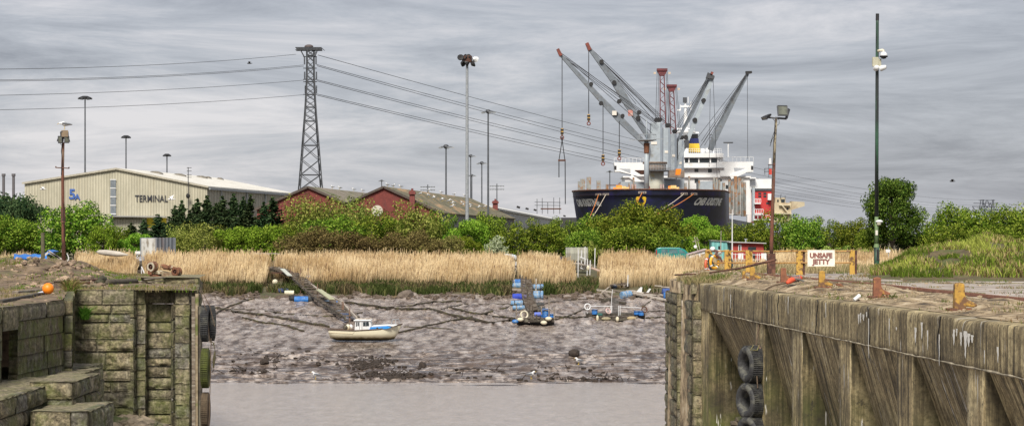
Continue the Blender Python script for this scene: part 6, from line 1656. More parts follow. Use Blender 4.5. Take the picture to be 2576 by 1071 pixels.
for u, v0, v1 in ((1299, 767, 806), (1394, 772, 802), (1381, 745, 800), (1362, 770, 790), (1318, 785, 803)):
    mb = MB(); mb.bar(P(u, v0, yp_+.3), P(u, v1, yp_+.3), .09); mb.build('post', wood, pn)
mb = MB(); mb.bar(P(1303, 785, yp_+.3), P(1322, 777, yp_+.3), .1); mb.bar(P(1362, 778, yp_+.6), P(1394, 780, yp_+.6), .05); mb.build('side_rail', wood, pn)
def vdrum(label, u, v0, v1, y, r, mat, cat='barrel', group=None, name='plastic_drum'):
    a, b_ = P(u, v1, y), P(u, v0, y); o = thing(name, label, cat, a, group)
    mb = MB(); mb.lathe([(0,0),(r*.95,0),(r,.03),(r,(b_.z-a.z)*.3),(r*1.05,(b_.z-a.z)*.34),(r,(b_.z-a.z)*.38),(r,b_.z-a.z-.03),(r*.9,b_.z-a.z),(r*.5,b_.z-a.z-.02),(0,b_.z-a.z-.02)], a, n=14); mb.build('shell', mat, o)
    mb = MB(); mb.lathe([(r*1.03, 0), (r*1.06, .03), (r*1.03, .06), (r*.9, .05)], b_ - Vector((0,0,.08)), n=14); mb.build('rim', black, o); return o
vdrum('tall blue drum standing on the square pontoon', 1372.5, 776, 800, yp_+1.0, .34, bluepl)
vdrum('short blue tub beside the tall drum on the square pontoon', 1386, 789, 801, yp_+.6, .30, bluepl)
drum('plastic_drum', 'lilac blue drum lying behind the tall drum on the square pontoon', P(1358, 790, yp_+1.8), (1, 0, 0), .16, .8, M('lilac', (.12,.18,.60), (.1,.14,.45)))
def ring(label, c, R_, r, mat, rot, parent=None, band=None, name='life_ring', cat='life ring', group=None):
    o = thing(name, label, cat, c, group) if parent is None else parent
    mb = MB(); mb.torus(c, R_, r, rot, 26, 10); mb.build('ring_body', mat, o, smooth=True)
    if band:
        from mathutils import Euler
        Mx = Euler(rot).to_matrix()
        for k in range(4):
            a = k*math.pi/2 + .6; mb = MB(); p = [Vector(c) + Mx @ Vector((R_*math.cos(a+d), R_*math.sin(a+d), 0)) for d in (-.13, 0, .13)]; mb.tube(p, r*1.08, 10); mb.build('reflective_band', band, o, smooth=True)
    return o
ring('cream ring fender standing on the square pontoon', P(1319, 791, yp_+1.2), .27, .07, offwh, (R(80), 0, .4), name='ring_fender', cat='fender')
for u, v, m_, lab in ((1309, 803, offwh, 'off-white float tied on the left edge of the square pontoon'), (1296, 808, bluepl, 'blue float hanging off the left corner of the square pontoon'), (1368, 811, offwh, 'off-white float hanging in front of the square pontoon'), (1380, 801, offwh, 'flat off-white float on the right edge of the square pontoon')):
    mb = MB(); mb.sphere(P(u, v, yp_-.15), .17, (1.5, 1, .9), 10, 7); mb.solo('small_float', m_, lab, 'float', smooth=True)
# pontoon 4 with white rails
y4 = yat(1550, 808)
p4 = pontoon('railed_pontoon', 'wide dark pontoon with white rails and blue tubs, nearest the quay head', 1491, 1606, 796, 809, y4, 3.2, woodd)
mb = MB(); a, b_ = P(1476, 799, y4+1.2), P(1623, 788, y4+1.2); mb.box2((a.x, y4+1.2, a.z), (b_.x, y4+4, b_.z)); mb.build('rear_frame', woodd, p4)
for segs in ([((1480, 769.5), (1538, 769.5)), ((1478, 772), (1477, 788))], [((1558, 771), (1617, 774)), ((1556, 768), (1556, 794)), ((1560, 768), (1560, 792))], [((1539.5, 768), (1539, 786)), ((1536, 769), (1536, 776))]):
    mb = MB()
    for a, b_ in segs: mb.tube([P(*a, y4+1), P(*b_, y4+1)], .026, 5)
    mb.build('white_rail', white, p4)
mb = MB(); mb.tube([P(1537, 786, y4+2.2), P(1539, 745, y4+2.2), P(1541, 728, y4+2.2)], .022, 5); mb.build('tall_pole', white, p4)
mb = MB()
for k in range(6): mb.bar(P(1539 + k*3.2, 750, y4+5), P(1540 + k*3, 784, y4+2.5), .05)
for k in range(8): mb.bar(P(1539, 751+k*4.2, y4+5-k*.3), P(1556, 751+k*4.2, y4+5-k*.3), .05)
mb.build('mesh_ramp_grille', M('mesh_grey', (.10,.095,.09), (.05,.045,.04)), p4)
for u, v0, v1, r, lab in ((1496, 778, 790, .22, 'blue tub at the left end of the railed pontoon'), (1601, 781.5, 791, .20, 'blue tub third from the left on the railed pontoon'), (1613, 781.5, 793, .20, 'blue tub at the right end of the railed pontoon')):
    vdrum(lab, u, v0, v1, y4+.9, r, bluepl, 'tub', name='blue_tub')
ring('white life ring at the left end of the pontoon rail', P(1478, 771, y4+.9), .22, .05, white, (R(88), 0, .2), band=None)
ring('pale pink life ring lying on the railed pontoon', P(1530, 782, y4+.9), .20, .05, M('pinkish', (.62,.45,.42), (.5,.35,.33)), (R(62), .3, .5))
ring('brown old life ring at the right end of the pontoon rail', P(1621, 778, y4+.9), .22, .045, rust2, (R(75), .6, .3))
for u, v, s3, m_, lab in ((1492.5, 806, (1,1,1), M('buoy_red', (.75,.10,.03), (.6,.07,.02)), 'round red buoy at the left foot of the railed pontoon'), (1503, 800, (.6,.6,1.4), offwh, 'upright white fender on the front of the railed pontoon'), (1525, 801, (2.2,1,.8), M('fender_tan', (.34,.30,.19), (.22,.19,.12)), 'long tan fender on the front of the railed pontoon, left one'),
                     (1553, 802, (.8,.8,1.1), offwh, 'round off-white fender in the middle of the railed pontoon front'), (1589, 800, (2.2,1,.9), M('fender_tan2', (.42,.34,.19), (.28,.22,.12)), 'long tan fender on the front of the railed pontoon, right one')):
    mb = MB(); mb.sphere(P(u, v, y4-.2), .17, s3, 12, 8); mb.solo('fender', m_, lab, 'fender', smooth=True)
mb = MB(); mb.rock(P(1509, 791, y4+.5), .18, 5, 1, .8); mb.solo('net_bundle', M('net_green', (.03,.12,.11), (.02,.07,.06)), 'dark green net bundle on the railed pontoon', 'bundle')
# debris of planks and steps above it
deb = []
for k, (a, b_, w__, h_, m_, lab) in enumerate((((1473, 728), (1545, 738), .35, .12, woodl, 'long pale plank lying across the mud left of the wrecked steps'), ((1514, 740), (1540, 720), .14, .14, woodl, 'pale pole propped against the wrecked steps'), ((1519, 738), (1540, 757), .3, .14, wood, 'weathered beam running down to the mesh ramp'),
        ((1584, 734), (1644, 747), .75, .14, woodl, 'wide pale plank raft lying right of the blue drum'), ((1590, 740), (1655, 753), .5, .12, woodl, 'second pale plank lying below the plank raft'), ((1640, 751), (1704, 762), .5, .12, woodl, 'pale plank reaching towards the quay head, lowest'),
        ((1690, 737), (1712, 726), .5, .2, wood, 'thick grey timber leaning against the quay head'), ((1620, 719), (1665, 722), .2, .1, woodl, 'thin pale plank at the edge of the grass'), ((1665, 724), (1700, 726), .3, .1, woodl, 'short pale plank by the grass near the quay head'), ((1548, 762), (1572, 765), .3, .2, woodd, 'dark beam lying behind the railed pontoon'),
        ((1517, 760), (1542, 758), .5, .45, woodd, 'dark sunken box of timbers left of the mesh ramp'), ((1536, 731), (1580, 740), .2, .12, wood, 'long thin plank behind the blue drum'), ((1660, 744), (1690, 750), .3, .1, woodl, 'pale plank below the pair of blue drums'), ((1675, 739), (1700, 736), .25, .1, woodl, 'pale stick heap plank above the pair of blue drums'))):
    ya_, yb2 = yat(*a), yat(*b_); mb = MB(); mb.bar(P(*a, ya_)+Vector((0,0,.1)), P(*b_, yb2)+Vector((0,0,.1)), w__, h_); mb.solo('driftwood_plank', m_, lab, 'plank', group='planks above the railed pontoon')
st_ = ladder_way('wrecked_steps', 'broken timber steps lying twisted at the edge of the grass', [bank_pt(1544, 697, .45), bank_pt(1554, 717, .35)], 1.3, .5, woodl, parentlabel='steps')
st2_ = ladder_way('wrecked_walkway', 'collapsed dark walkway lying across the mud beside the broken steps', [bank_pt(1552, 729, .3), bank_pt(1600, 709, .4)], 1.3, .45, wood, parentlabel='walkway')
for (u, v, r, L, ax, m_, lab) in ((1575, 741, .32, .95, (1, .6, .1), bluefad, 'open blue drum lying below the collapsed walkway'), (1682, 733, .28, 1.1, (1, .2, 0), M('drum_navy', (.05,.10,.30), (.03,.06,.2), 4), 'dark blue drum behind the bright pair near the quay head'), (1679, 744, .30, .62, (1, .15, 0), bluepl, 'bright blue drum near the quay head, left half of the pair'), (1693, 744, .30, .62, (1, .15, 0), bluepl, 'bright blue drum near the quay head, right half of the pair')):
    y = yat(u, v+7); drum('plastic_drum', lab, P(u, v, y), ax, r, L, m_)
mb = MB(); y = yat(1610, 738); mb.bar(P(1604, 736, y+.3), P(1630, 736.5, y+.3), .08); mb.prism([P(1600, 735, y), P(1612, 722, y), P(1616, 722, y), P(1614, 738, y)], (0, .6, 0)); mb.prism([P(1624, 738, y), P(1634, 725, y), P(1638, 726, y), P(1630, 738, y)], (0, .5, 0)); mb.solo('white_seat_wreck', white, 'pair of white plastic wreck pieces lying on the debris', 'wreckage')
mb = MB(); y = yat(1557, 724); mb.tube([P(1544, 724, y), P(1549, 716, y)], .28, 10); mb.solo('slate_tub', M('slate', (.10,.13,.19), (.06,.08,.12)), 'slate blue tub resting against the broken steps', 'tub')
# white slender posts along the landing
for k, (u, v0, v1, y, lab) in enumerate(((1455, 628, 693, 199, 'white post at the left end of the white pole landing, tallest'), (1463.5, 629, 672, 205, 'white post of the pole landing behind the handrail, left'), (1472, 620, 672, 204, 'white post of the pole landing behind the handrail, right'), (1478, 651, 687, 201, 'short white post carrying a pale fender'), (1485, 654, 686, 200, 'short white post at the right end of the pole landing'), (1497, 624, 668, 206, 'lone white post right of the pole landing in front of the low bush'),
        (1513, 670, 687, 199, 'short white stake at the edge of the reeds, left one'), (1527, 670, 695, 195, 'white stake at the edge of the reeds, second one'), (1540, 679, 703, 192, 'leaning white stake at the broken steps'), (1580, 691, 714, 188, 'white stake above the pair of tubs'))):
    a, b_ = P(u-1, v1, y), P(u, v0, y); mb = MB(); mb.tube([a - Vector((0,0,.2)), b_], .045, 6); mb.solo('white_stake', white, lab, 'post')
mb = MB(); mb.bar(P(1408, 661, 206), P(1454, 662, 205), .5, .12); mb.bar(P(1453, 662, 205), P(1467, 666, 204), .3, .12); mb.bar(P(1466, 666, 204), P(1486, 667, 202), .3, .1)
mb.solo('pole_landing', woodl, 'pale plank landing with white poles in front of the tin hut', 'landing')
mb = MB(); mb.bar(P(1459, 646, 205), P(1474, 652, 204), .08); mb.tube([P(1460, 673, 204), P(1466, 676, 204), P(1471, 676, 204), P(1472, 652, 204)], .05, 5); mb.solo('bent_white_pipe', white, 'bent white handrail pipe on the pole landing', 'pipe')
mb = MB(); mb.sphere(P(1479.5, 674, 201), .16, (1,1,1.6), 10, 8); mb.solo('pale_fender', offwh, 'pale fender hanging from a short white post', 'fender', smooth=True)
mb = MB(); mb.bar(P(1486, 673, 202), P(1508, 681, 197), .4, .08); mb.solo('pink_board', M('board_pink', (.50,.36,.28), (.38,.27,.2)), 'pinkish board sloping down from the pole landing', 'board')
mb = MB(); mb.box(P(1408, 653, 208), (.5, .5, .55)); mb.solo('navy_crate', M('navy_crate', (.02,.03,.09), (.015,.02,.06)), 'navy crate with a pale lid left of the tin hut', 'crate', bevel=.03)
# timber fence face under the landing
mb = MB()
for k in range(16): mb.box(P(1411 + k*4.6, 668, 207)+Vector((0,0,random.uniform(-.1,.1))), (.14, .05, .95))
mb.solo('board_slat_fence', woodd, 'dark upright boards below the pole landing', 'fence')
# tin hut with a round roof
hut = thing('tin_hut', 'round roofed corrugated tin hut behind the white poles', 'hut', G(1452, 211)); yh = 211
a, b_ = P(1424, 657, yh), P(1480, 657, yh); r = 1.15; mb = MB(); V_ = []; ns = 26; nb2 = 9
for i in range(ns+1):
    x = a.x + (b_.x-a.x)*i/ns; rr2 = r + (.035 if i % 2 else 0)
    for j in range(nb2): an = math.pi*j/(nb2-1); V_.append((x, yh + 1.4 - math.cos(an)*rr2*.9, a.z + .45 + math.sin(an)*(rr2-.25) + (0 if 0 < j < nb2-1 else -.5)))
mb.add(V_, [(i*nb2+j, (i+1)*nb2+j, (i+1)*nb2+j+1, i*nb2+j+1) for i in range(ns) for j in range(nb2-1)]); mb.add(V_[:nb2], [tuple(range(nb2))]); mb.add(V_[-nb2:], [tuple(range(nb2))])
mb.build('roof', corr_mat('hut_tin', (.40,.40,.31), (.22,.22,.19), 1.5, 0, rust=(.17,.13,.10)), hut)
mb = MB(); mb.box2((a.x, yh+.35, a.z-.8), (b_.x, yh+2.4, a.z)); mb.build('base_wall', woodd, hut)
# tarpaulined punt at the head of jetty 3
mb = MB(); mb.rock(P(1285, 650, 214), .6, 9, 2, .7); mb.rock(P(1273, 650, 214), .5, 19, 2, .6); mb.solo('tarped_punt', M('tarp_pale', (.32,.40,.48), (.60,.60,.57), 1.2), 'pale blue tarpaulin bundle at the head of the plank jetty', 'tarpaulin')

# teal van
van = thing('teal_van', 'teal small van parked behind the reeds', 'van', G(1697, 222)); yv = 222; zg = mz(px(1697, yv), yv) + .1
van['label'] = 'teal van parked behind the reeds with only its cab showing'
def vp(u, v, dy=0): return P(u, v, yv) + Vector((0, dy, 0))
tl = M('teal_paint', (.02,.24,.22), (.018,.19,.18), .5, .3, 0)
zb0 = zt(655, yv)
mb = MB(); mb.prism([vp(1650, 652), vp(1650, 630), vp(1654, 624), vp(1662, 622), vp(1710, 622.5), vp(1722, 627), vp(1733, 637), vp(1746, 640), vp(1752, 645), vp(1753, 655), vp(1650, 655)], (0, 1.7, 0)); bd = mb.build('body', tl, van, bevel=.06)
for pl in ([(1664, 626), (1680, 626), (1680, 637), (1664, 637)], [(1683, 626), (1703, 626), (1706, 637), (1683, 637)], [(1707, 626.5), (1713, 627), (1726, 637), (1709, 637)]):
    mb = MB(); mb.prism([vp(u, v, -.012) for u, v in pl], (0, .02, 0)); mb.build('window', M('van_glass', (.13,.24,.26), (.05,.10,.11), 1.5, .1, 0), van)
mb = MB(); mb.box(vp(1651.5, 634, -.02), (.10, .08, .5)); mb.build('tail_light', M('tail_red', (.4,.02,.02)), van)
for u in (1668, 1734):
    mb = MB(); c = vp(u, 0); mb.torus((c.x, yv+.05, zb0-.02), .24, .09, (R(90),0,0), 18, 8); tyr = mb.build('wheel', rubber, van)
    mb = MB(); mb.lathe([(0, 0), (.2, 0), (.2, .05), (0, .05)], (c.x, yv+.03, zb0-.02), (R(90),0,0), 14); mb.build('rim', steel, tyr)
mb = MB(); mb.box(vp(1699, 655, .85), (4.0, 1.5, .1)); mb.build('chassis', black, van)

# tilted white cabin boat by the cabins
cb = thing('tilted_cabin_boat', 'white cabin boat tilted up on the bank with a short cross mast', 'boat', P(1760, 655, 207)); yc2 = 207
def cp(u, v, dy=0): return P(u, v, yc2) + Vector((0, dy, 0))
mb = MB(); mb.prism([cp(1732, 651), cp(1736, 641), cp(1772, 630), cp(1776, 648), cp(1776, 660), cp(1742, 662)], (0, 1.6, 0)); mb.build('hull', white, cb)
mb = MB(); mb.prism([cp(1729, 641, -.15), cp(1731, 638, -.15), cp(1776, 625, -.15), cp(1778, 628, -.15)], (0, 1.9, 0)); mb.build('cabin_roof', M('roof_red_grey', (.50,.46,.46), (.30,.18,.18), 2), cb)
for pl in ([(1763, 640), (1773, 637), (1774, 644), (1764, 647)], [(1748, 643), (1757, 641), (1757, 647), (1749, 649)]):
    mb = MB(); mb.prism([cp(u, v, -.02) for u, v in pl], (0, .02, 0)); mb.build('window', glass, cb)
mb = MB()
for a, b_ in (((1747, 596), (1755, 630)), ((1742, 608), (1758, 603)), ((1753, 596), (1760, 626))): mb.bar(cp(*a), cp(*b_), .06)
mb.build('cross_mast', woodl, cb)
mb = MB(); mb.lathe([(0,0),(.16,0),(.16,.08),(0,.1)], cp(1749, 620, -.1), (R(90),0,0), 12); mb.build('round_lamp', white, cb)
# turquoise cabin, red hut, flagpole, deck fence
tq = thing('turquoise_cabin', 'turquoise metal cabin left of the red hut', 'cabin', P(1815, 650, 214)); yt = 214
tqm = corr_mat('turquoise', (.20,.52,.50), (.16,.42,.42), 2.2, 0, rust=(.30,.30,.24))
mb = MB(); mb.prism([P(1790, 655, yt), P(1840, 655, yt), P(1840, 608, yt), P(1790, 605, yt)], (0, 2.2, 0)); mb.build('wall', tqm, tq)
mb = MB(); mb.prism([P(1788, 605, yt-.15), P(1841, 608, yt-.15), P(1841, 606.5, yt-.15), P(1788, 603.2, yt-.15)], (0, 2.6, 0)); mb.build('roof', M('felt_grey', (.32,.33,.30), (.2,.2,.18)), tq)
mb = MB(); mb.box(P(1810, 623, yt-.02), (.28, .05, .35)); mb.build('window', glass, tq)
rh = thing('red_hut', 'red boarded hut with a pale flat roof beside the turquoise cabin', 'hut', P(1880, 655, 212)); yr = 212
rdm = M('hut_red', (.40,.045,.035), (.26,.03,.025), 1.5, .7, .1, sc3=(1,1,6))
mb = MB(); mb.prism([P(1843, 655, yr), P(1921, 655, yr), P(1921, 611, yr), P(1843, 609, yr)], (0, 2.4, 0)); rw = mb.build('wall', rdm, rh)
mb = MB(); mb.prism([P(1834, 609.5, yr-.4), P(1928, 612.5, yr-.4), P(1928, 610.5, yr-.4), P(1834, 607, yr-.4)], (0, 3.1, 0)); mb.build('roof', M('roof_pale', (.50,.50,.50), (.36,.36,.36)), rh)
mb = MB(); mb.box(P(1861, 623, yr-.03), (.30, .06, .62)); dr = mb.build('window', white, rh)
mb = MB(); mb.box(P(1861, 623, yr-.07), (.14, .04, .5)); mb.build('pane', glass, dr)
mb = MB(); mb.box(P(1888, 626, yr-.03), (.5, .06, .42)); mb.build('window', glass, rh)
mb = MB(); mb.box(P(1898, 626, yr-.03), (.3, .06, .42)); mb.build('window', glass, rh)
mb = MB(); mb.box(P(1892, 646, yr-.03), (.6, .06, .7)); mb.build('door', black, rh)
mb = MB(); mb.tube([P(1876, 610, yr+1), P(1876, 601, yr+1)], .07, 8); mb.box(P(1876, 601, yr+1), (.3, .2, .06)); mb.build('flue', steel, rh)
mb = MB(); mb.tube([P(1842, 668, 204), P(1842, 527, 204)], [.075, .04], 8); mb.solo('flagpole', white, 'tall white flagpole in front of the red hut', 'pole')
mb = MB(); mb.tube([P(1813, 640, 206), P(1814, 580, 206)], [.05, .03], 6); mb.solo('thin_mast', woodl, 'thin wooden mast before the turquoise cabin', 'pole')
df = thing('deck_fence', 'white railing of the deck in front of the red hut', 'fence', P(1880, 665, 207)); yf = 207
mb = MB(); mb.bar(P(1838, 639, yf), P(1934, 641, yf), .05); mb.bar(P(1838, 652, yf), P(1934, 653, yf), .04); mb.build('rail', white, df)
for u in (1839, 1850, 1866, 1880, 1893, 1905, 1910, 1920, 1932):
    mb = MB(); mb.bar(P(u, 637, yf), P(u, 668, yf), .055); mb.build('post', white, df)
for k, (u, lab) in enumerate(((1864, 'white plastic chair beside the deck railing of the red hut'), (1922, 'white plastic chair near the rusty lamp pole'))):
    c = P(u, 662, 208); o = thing('plastic_chair', lab, 'chair', c)
    mb = MB(); mb.box(c + Vector((0,0,.42)), (.5, .5, .05)); mb.build('seat', white, o)
    mb = MB(); mb.box(c + Vector((0,.24,.7)), (.5, .05, .55)); mb.build('backrest', white, o)
    for sx in (-.22, .22):
        for sy in (-.22, .22): mb = MB(); mb.bar(c + Vector((sx, sy, 0)), c + Vector((sx, sy, .42)), .05); mb.build('leg', white, o)
mb = MB(); mb.rock(P(1808, 634, 205), .32, 66, 1, .8); mb.solo('white_bundle', white, 'white cloth bundle beyond the first railing posts', 'bundle')
# small sign post in the field, fence stakes
sg = thing('field_sign', 'small white notice on a thin post in the dry field', 'sign', G(2235, 205)); q = G(2235, 205)
mb = MB(); mb.bar(q, P(2235, 622, 205), .06); mb.build('post', steel, sg)
mb = MB(); mb.box(P(2234, 631, 204.9), (.42, .04, .3)); mb.build('panel', white, sg)
# washed mud items and mooring chains
def on_mud(pts, dz=.03):
    out = []
    for (u, v) in pts:
        y = yat(u, v, 126, 190); x = px(u, y); out.append(Vector((x, y, float(mudz(x, y)) + dz)))
    return out
def dense(pts, n=7):
    out = []
    for a, b_ in zip(pts[:-1], pts[1:]):
        for k in range(n): out.append((a[0]+(b_[0]-a[0])*k/n, a[1]+(b_[1]-a[1])*k/n + random.uniform(-.9, .9)))
    return out + [pts[-1]]
weed = M('weedy_rope', (.055,.042,.028), (.022,.018,.014), 5, .9, .6, c3=(.08,.075,.03), s3=2)
CH = [([(540, 775), (600, 786), (700, 800), (780, 815), (828, 823)], .13, 'weedy mooring chain running from the stone pier to the stern of the white boat'),
      ([(545, 777), (640, 779), (740, 792), (845, 796)], .06, 'thin mooring rope above the weedy chain left of the boat'), ([(610, 800), (660, 812), (720, 820), (765, 834)], .10, 'short dark chain below the long one left of the boat'),
      ([(540, 790), (580, 770), (640, 750)], .10, 'dark branch-like timber lying by the stone pier'), ([(868, 762), (940, 772), (1010, 780), (1080, 778), (1160, 800), (1240, 815), (1300, 805)], .14, 'thick weedy chain curving from the gangway to the square pontoon'),
      ([(890, 790), (960, 775), (1030, 770), (1090, 760), (1160, 758)], .08, 'dark chain crossing the thick one behind the white boat'), ([(1000, 838), (1100, 815), (1200, 795), (1290, 770), (1310, 765)], .10, 'weedy chain rising from the bow of the boat to the plank jetty'),
      ([(1130, 775), (1200, 790), (1296, 802)], .10, 'short chain left of the square pontoon'), ([(1110, 777), (1170, 765), (1296, 766)], .05, 'thin rope lying above the short chain'), ([(1396, 805), (1430, 795), (1480, 775)], .09, 'dark chain between the two pontoons, upper'), ([(1396, 797), (1440, 800), (1480, 797)], .08, 'dark chain between the two pontoons, lower'),
      ([(1625, 785), (1660, 782), (1700, 788)], .06, 'dark chain from the railed pontoon to the quay head, upper'), ([(1625, 800), (1665, 798), (1702, 802)], .07, 'dark chain from the railed pontoon to the quay head, lower'), ([(1365, 765), (1420, 755), (1480, 752)], .05, 'thin dark rope on the mud right of the plank jetty'),
      ([(1015, 822), (1080, 824), (1140, 828)], .05, 'thin rope from the bow of the white boat'), ([(1615, 772), (1640, 755), (1652, 745)], .06, 'dark chain dropping from the plank raft to the pontoon')]
for pts, r, lab in CH:
    mb = MB(); dp = dense(pts); mb.tube(on_mud(dp, r*.5), [r*random.uniform(.6, 1.25)*.8 for _ in dp], 6); mb.solo('mooring_chain', weed, lab, 'chain')
# drift debris at the tide line
dm = M('drift_dark', (.045,.032,.024), (.02,.015,.012), 4, .9, .5)
mb = MB(); rng2 = random.Random(4)
for (u0, v0, su, sv, n) in ((930, 915, 60, 14, 190), (985, 945, 90, 9, 190), (620, 935, 90, 6, 40), (1500, 955, 130, 6, 60), (1300, 935, 300, 20, 60), (700, 900, 150, 25, 50)):
    for k in range(n):
        u, v = rng2.gauss(u0, su*.5), min(958, rng2.gauss(v0, sv*.5)); y = yat(u, v, 127, 150)
        if not 125 < y < 151: continue
        x = px(u, y); z = float(mudz(x, y)); a = rng2.uniform(0, 3.14)
        if rng2.random() < .45: l = rng2.uniform(.15, .55); mb.bar((x, y, z+.03), (x+math.cos(a)*l, y+math.sin(a)*l, z+rng2.uniform(.02, .28)), .04)
        else: mb.rock((x, y, z+.02), rng2.uniform(.06, .2), k, 0, .6)
mb.solo('tide_debris', dm, 'dark drift rubbish and stones strewn along the waterline', None, kind='stuff')
mb = MB(); rng2 = random.Random(9)
for k in range(420):
    u = rng2.uniform(530, 1705); y = yat(u, rng2.uniform(734, 752), 170, 188) ; x = px(u, y); z = float(mudz(x, y))
    mb.rock((x, y, z), rng2.uniform(.08, .32) * (1.4 if rng2.random() < .1 else 1), k, 0, .6)
mb.solo('bank_clods', M('clods', (.13,.095,.07), (.05,.038,.028), 3, .95, .5), 'lumps of earth and stones under the grass edge', None, kind='stuff')
def lump(u, v, r, label, mat=dm):
    y = yat(u, v, 127, 190); x = px(u, y); mb = MB(); mb.rock((x, y, float(mudz(x, y))+r*.3), r, int(u), 1, .8); mb.solo('mud_lump', mat, label, 'rock')
lump(1021, 752, .75, 'brown boulder high on the mud above the bow of the white boat', M('boulder', (.17,.14,.11), (.08,.06,.05), 3, .9, .6)); lump(664, 913, .28, 'black stump in the mud near the waterline on the pier side'); lump(1444, 893, .35, 'black stump in the mud below the railed pontoon'); lump(1062, 923, .35, 'black lump at the waterline below the white boat')
y = yat(1454, 917, 127, 150); g_ = dup(g1, (px(1454, y), y, float(mudz(px(1454, y), y))), 'white gull standing on the mud near the waterline, nearer the quay head', .3, (1.4,)*3, 'gulls')
for u, v, lab in ((1791, 0, ''),):
    pass
for u, v, lab in ((1792-0, 950, ''),): pass
y = yat(1791*0+1338, 952, 127, 150)
dup(g1, (px(1338, y), y, float(mudz(px(1338, y), y))), 'white gull standing at the waterline, middle of the river', 2.8, (1.4,)*3, 'gulls')
dup(g1, (px(1791-1000+0, 951, ) if False else px(790+0, 129), 129.6, float(mudz(px(790, 129.6), 129.6))), 'white gull standing at the waterline below the long gangway', .2, (1.4,)*3, 'gulls')

# ------------------------------------------------------------------ right quay: mound, railing, poles, bollards
def qg(x, y): return float(quayz(x, y)) - (.03 if y > 77.4 else 0)
soilm = M('mound_soil', (.13,.10,.05), (.045,.035,.02), 2, .95, .8, c3=(.07,.09,.02), s3=1.2, coord='World', dist=.05)
def moundz(x, y):
    x = np.asarray(x, float); y = np.asarray(y, float)
    u = 1288 + F*x/y
    env = np.interp(u, [2175, 2230, 2290, 2350, 2420, 2480, 2540, 2620, 2800], [0, .38, .78, 1.0, 1.12, 1.38, 1.40, 1.2, 1.0])
    d = sstep(80.5, 89, y) * (1 - sstep(95.5, 99.0, y))
    return -.04 + env * d * (1 + .30*fbm(x/1.8, y/2.5, 0, 4, 111)) + .17*fbm(x*1.3, y*.8, 0, 4, 112)*d
X, Y = np.meshgrid(np.arange(14.2, 40, .16), np.arange(79.5, 99.2, .16), indexing='ij')
meta(grid_mesh('grass_mound', X, Y, moundz(X, Y), soilm), kind='structure')
def mok(x, y): return (moundz(x, y) > .10) & (fbm(x/.8, y/1.5, 0, 3, 113) > -.12)
grass_field('mound_grass', 60000, (14.5, 30), (80, 99), moundz, .27, [(.09,.13,.02), (.22,.32,.04), (.38,.31,.14), (.13,.10,.045), (.19,.28,.035), (.12,.08,.035), (.46,.37,.18), (.08,.10,.02), (.30,.34,.07)], 'rough green and straw grass growing over the mound behind the paving', mok, wd=(.018, .045), hn=.6)
def clumpz(x, y): return quayz(x, y) - .03
def tuft_ok(x, y):
    t_ = x - WX(y); return (t_ > .3) & (fbm(x/.8, y/1.2, 0, 3, 121) > .30)
grass_field('quay_weeds', 60000, (6.5, 24), (40, 98), lambda x, y: quayz(x, y) - .03, .13, [(.10,.13,.03), (.24,.20,.10), (.30,.25,.14), (.13,.16,.04), (.20,.13,.07)], 'low weeds and dead stalks sprouting from the quay surface', lambda x, y: tuft_ok(x, y) & (x > QE(y)), wd=(.010, .028))
grass_field('railing_grass', 9000, (8.8, 22), (95.3, 99), lambda x, y: quayz(x, y) - .05, .42, [(.34,.28,.15), (.26,.22,.11), (.14,.17,.04), (.40,.33,.19)], 'dry grass standing behind the jetty railing', lambda x, y: (x > QE(y)) & (fbm(x/1.2, y, 0, 2, 3) > -.1), wd=(.012, .03))
grass_field('corner_weeds', 2600, (6.3, 8.0), (77.3, 84), lambda x, y: quayz(x, y) - .05, .22, [(.24,.20,.10), (.30,.25,.14), (.10,.14,.03)], 'dry tufts on the broken corner of the quay', lambda x, y: (x > QE(y)) & (fbm(x/.5, y/.8, 0, 2, 3) > .05), wd=(.012, .03))
# stones and crumbs on the quay
rng2 = random.Random(12); mb = MB()
for k in range(900):
    y = 40 + 56*rng2.random()**.8; t_ = rng2.choice([rng2.uniform(.5, 4.2), rng2.uniform(.5, 4.2), rng2.uniform(4, 14)]); x = WX(y) + t_
    if x < QE(y) and y > 77: continue
    mb.rock((x, y, qg(x, y)+.005), rng2.uniform(.015, .07)*(1.8 if rng2.random() < .08 else 1), k, 0, .6)
mb.solo('quay_gravel', M('gravel', (.34,.27,.18), (.14,.10,.06), 3, .95, .5, isl=.5, coord='World'), 'gravel and crumbled concrete on the right quay', None, kind='stuff')
# paving joints: long low kerb strips
mb = MB()
for (u0, v0, u1, v1) in ((1990, 703, 2240, 712), (2240, 712, 2576, 716), (2190, 722, 2420, 736), (2330, 733, 2470, 742)):
    a, b_ = P(u0, v0, 8640/(v0-600)), P(u1, v1, 8640/(v1-600)); mb.bar((a.x, a.y, .03), (b_.x, b_.y, .03), .22, .07)
mb.solo('broken_kerb', st4, 'low broken concrete edge strips across the quay paving', 'kerb')

# rusty rail along the soil strip
rl = thing('crane_rail', 'rusty crane rail running along the quay behind the bollards', 'rail', (WX(60)+4.2, 60, 0))
ypts = [36, 44, 52, 60, 68, 76, 84, 91]
pts = [Vector((WX(y)+4.15+.06*math.sin(y), y, qg(WX(y)+4.2, y)+.06)) for y in ypts]
mb = MB()
for a, b_ in zip(pts[:-1], pts[1:]): mb.bar(a, b_, .07, .08)
mb.build('rail_head', M('rail_rust', (.36,.17,.11), (.20,.09,.06), 6), rl)
mb = MB()
for a, b_ in zip(pts[:-1], pts[1:]): mb.bar(a - Vector((0,0,.055)), b_ - Vector((0,0,.055)), .16, .03)
mb.build('rail_foot', rust2, rl)
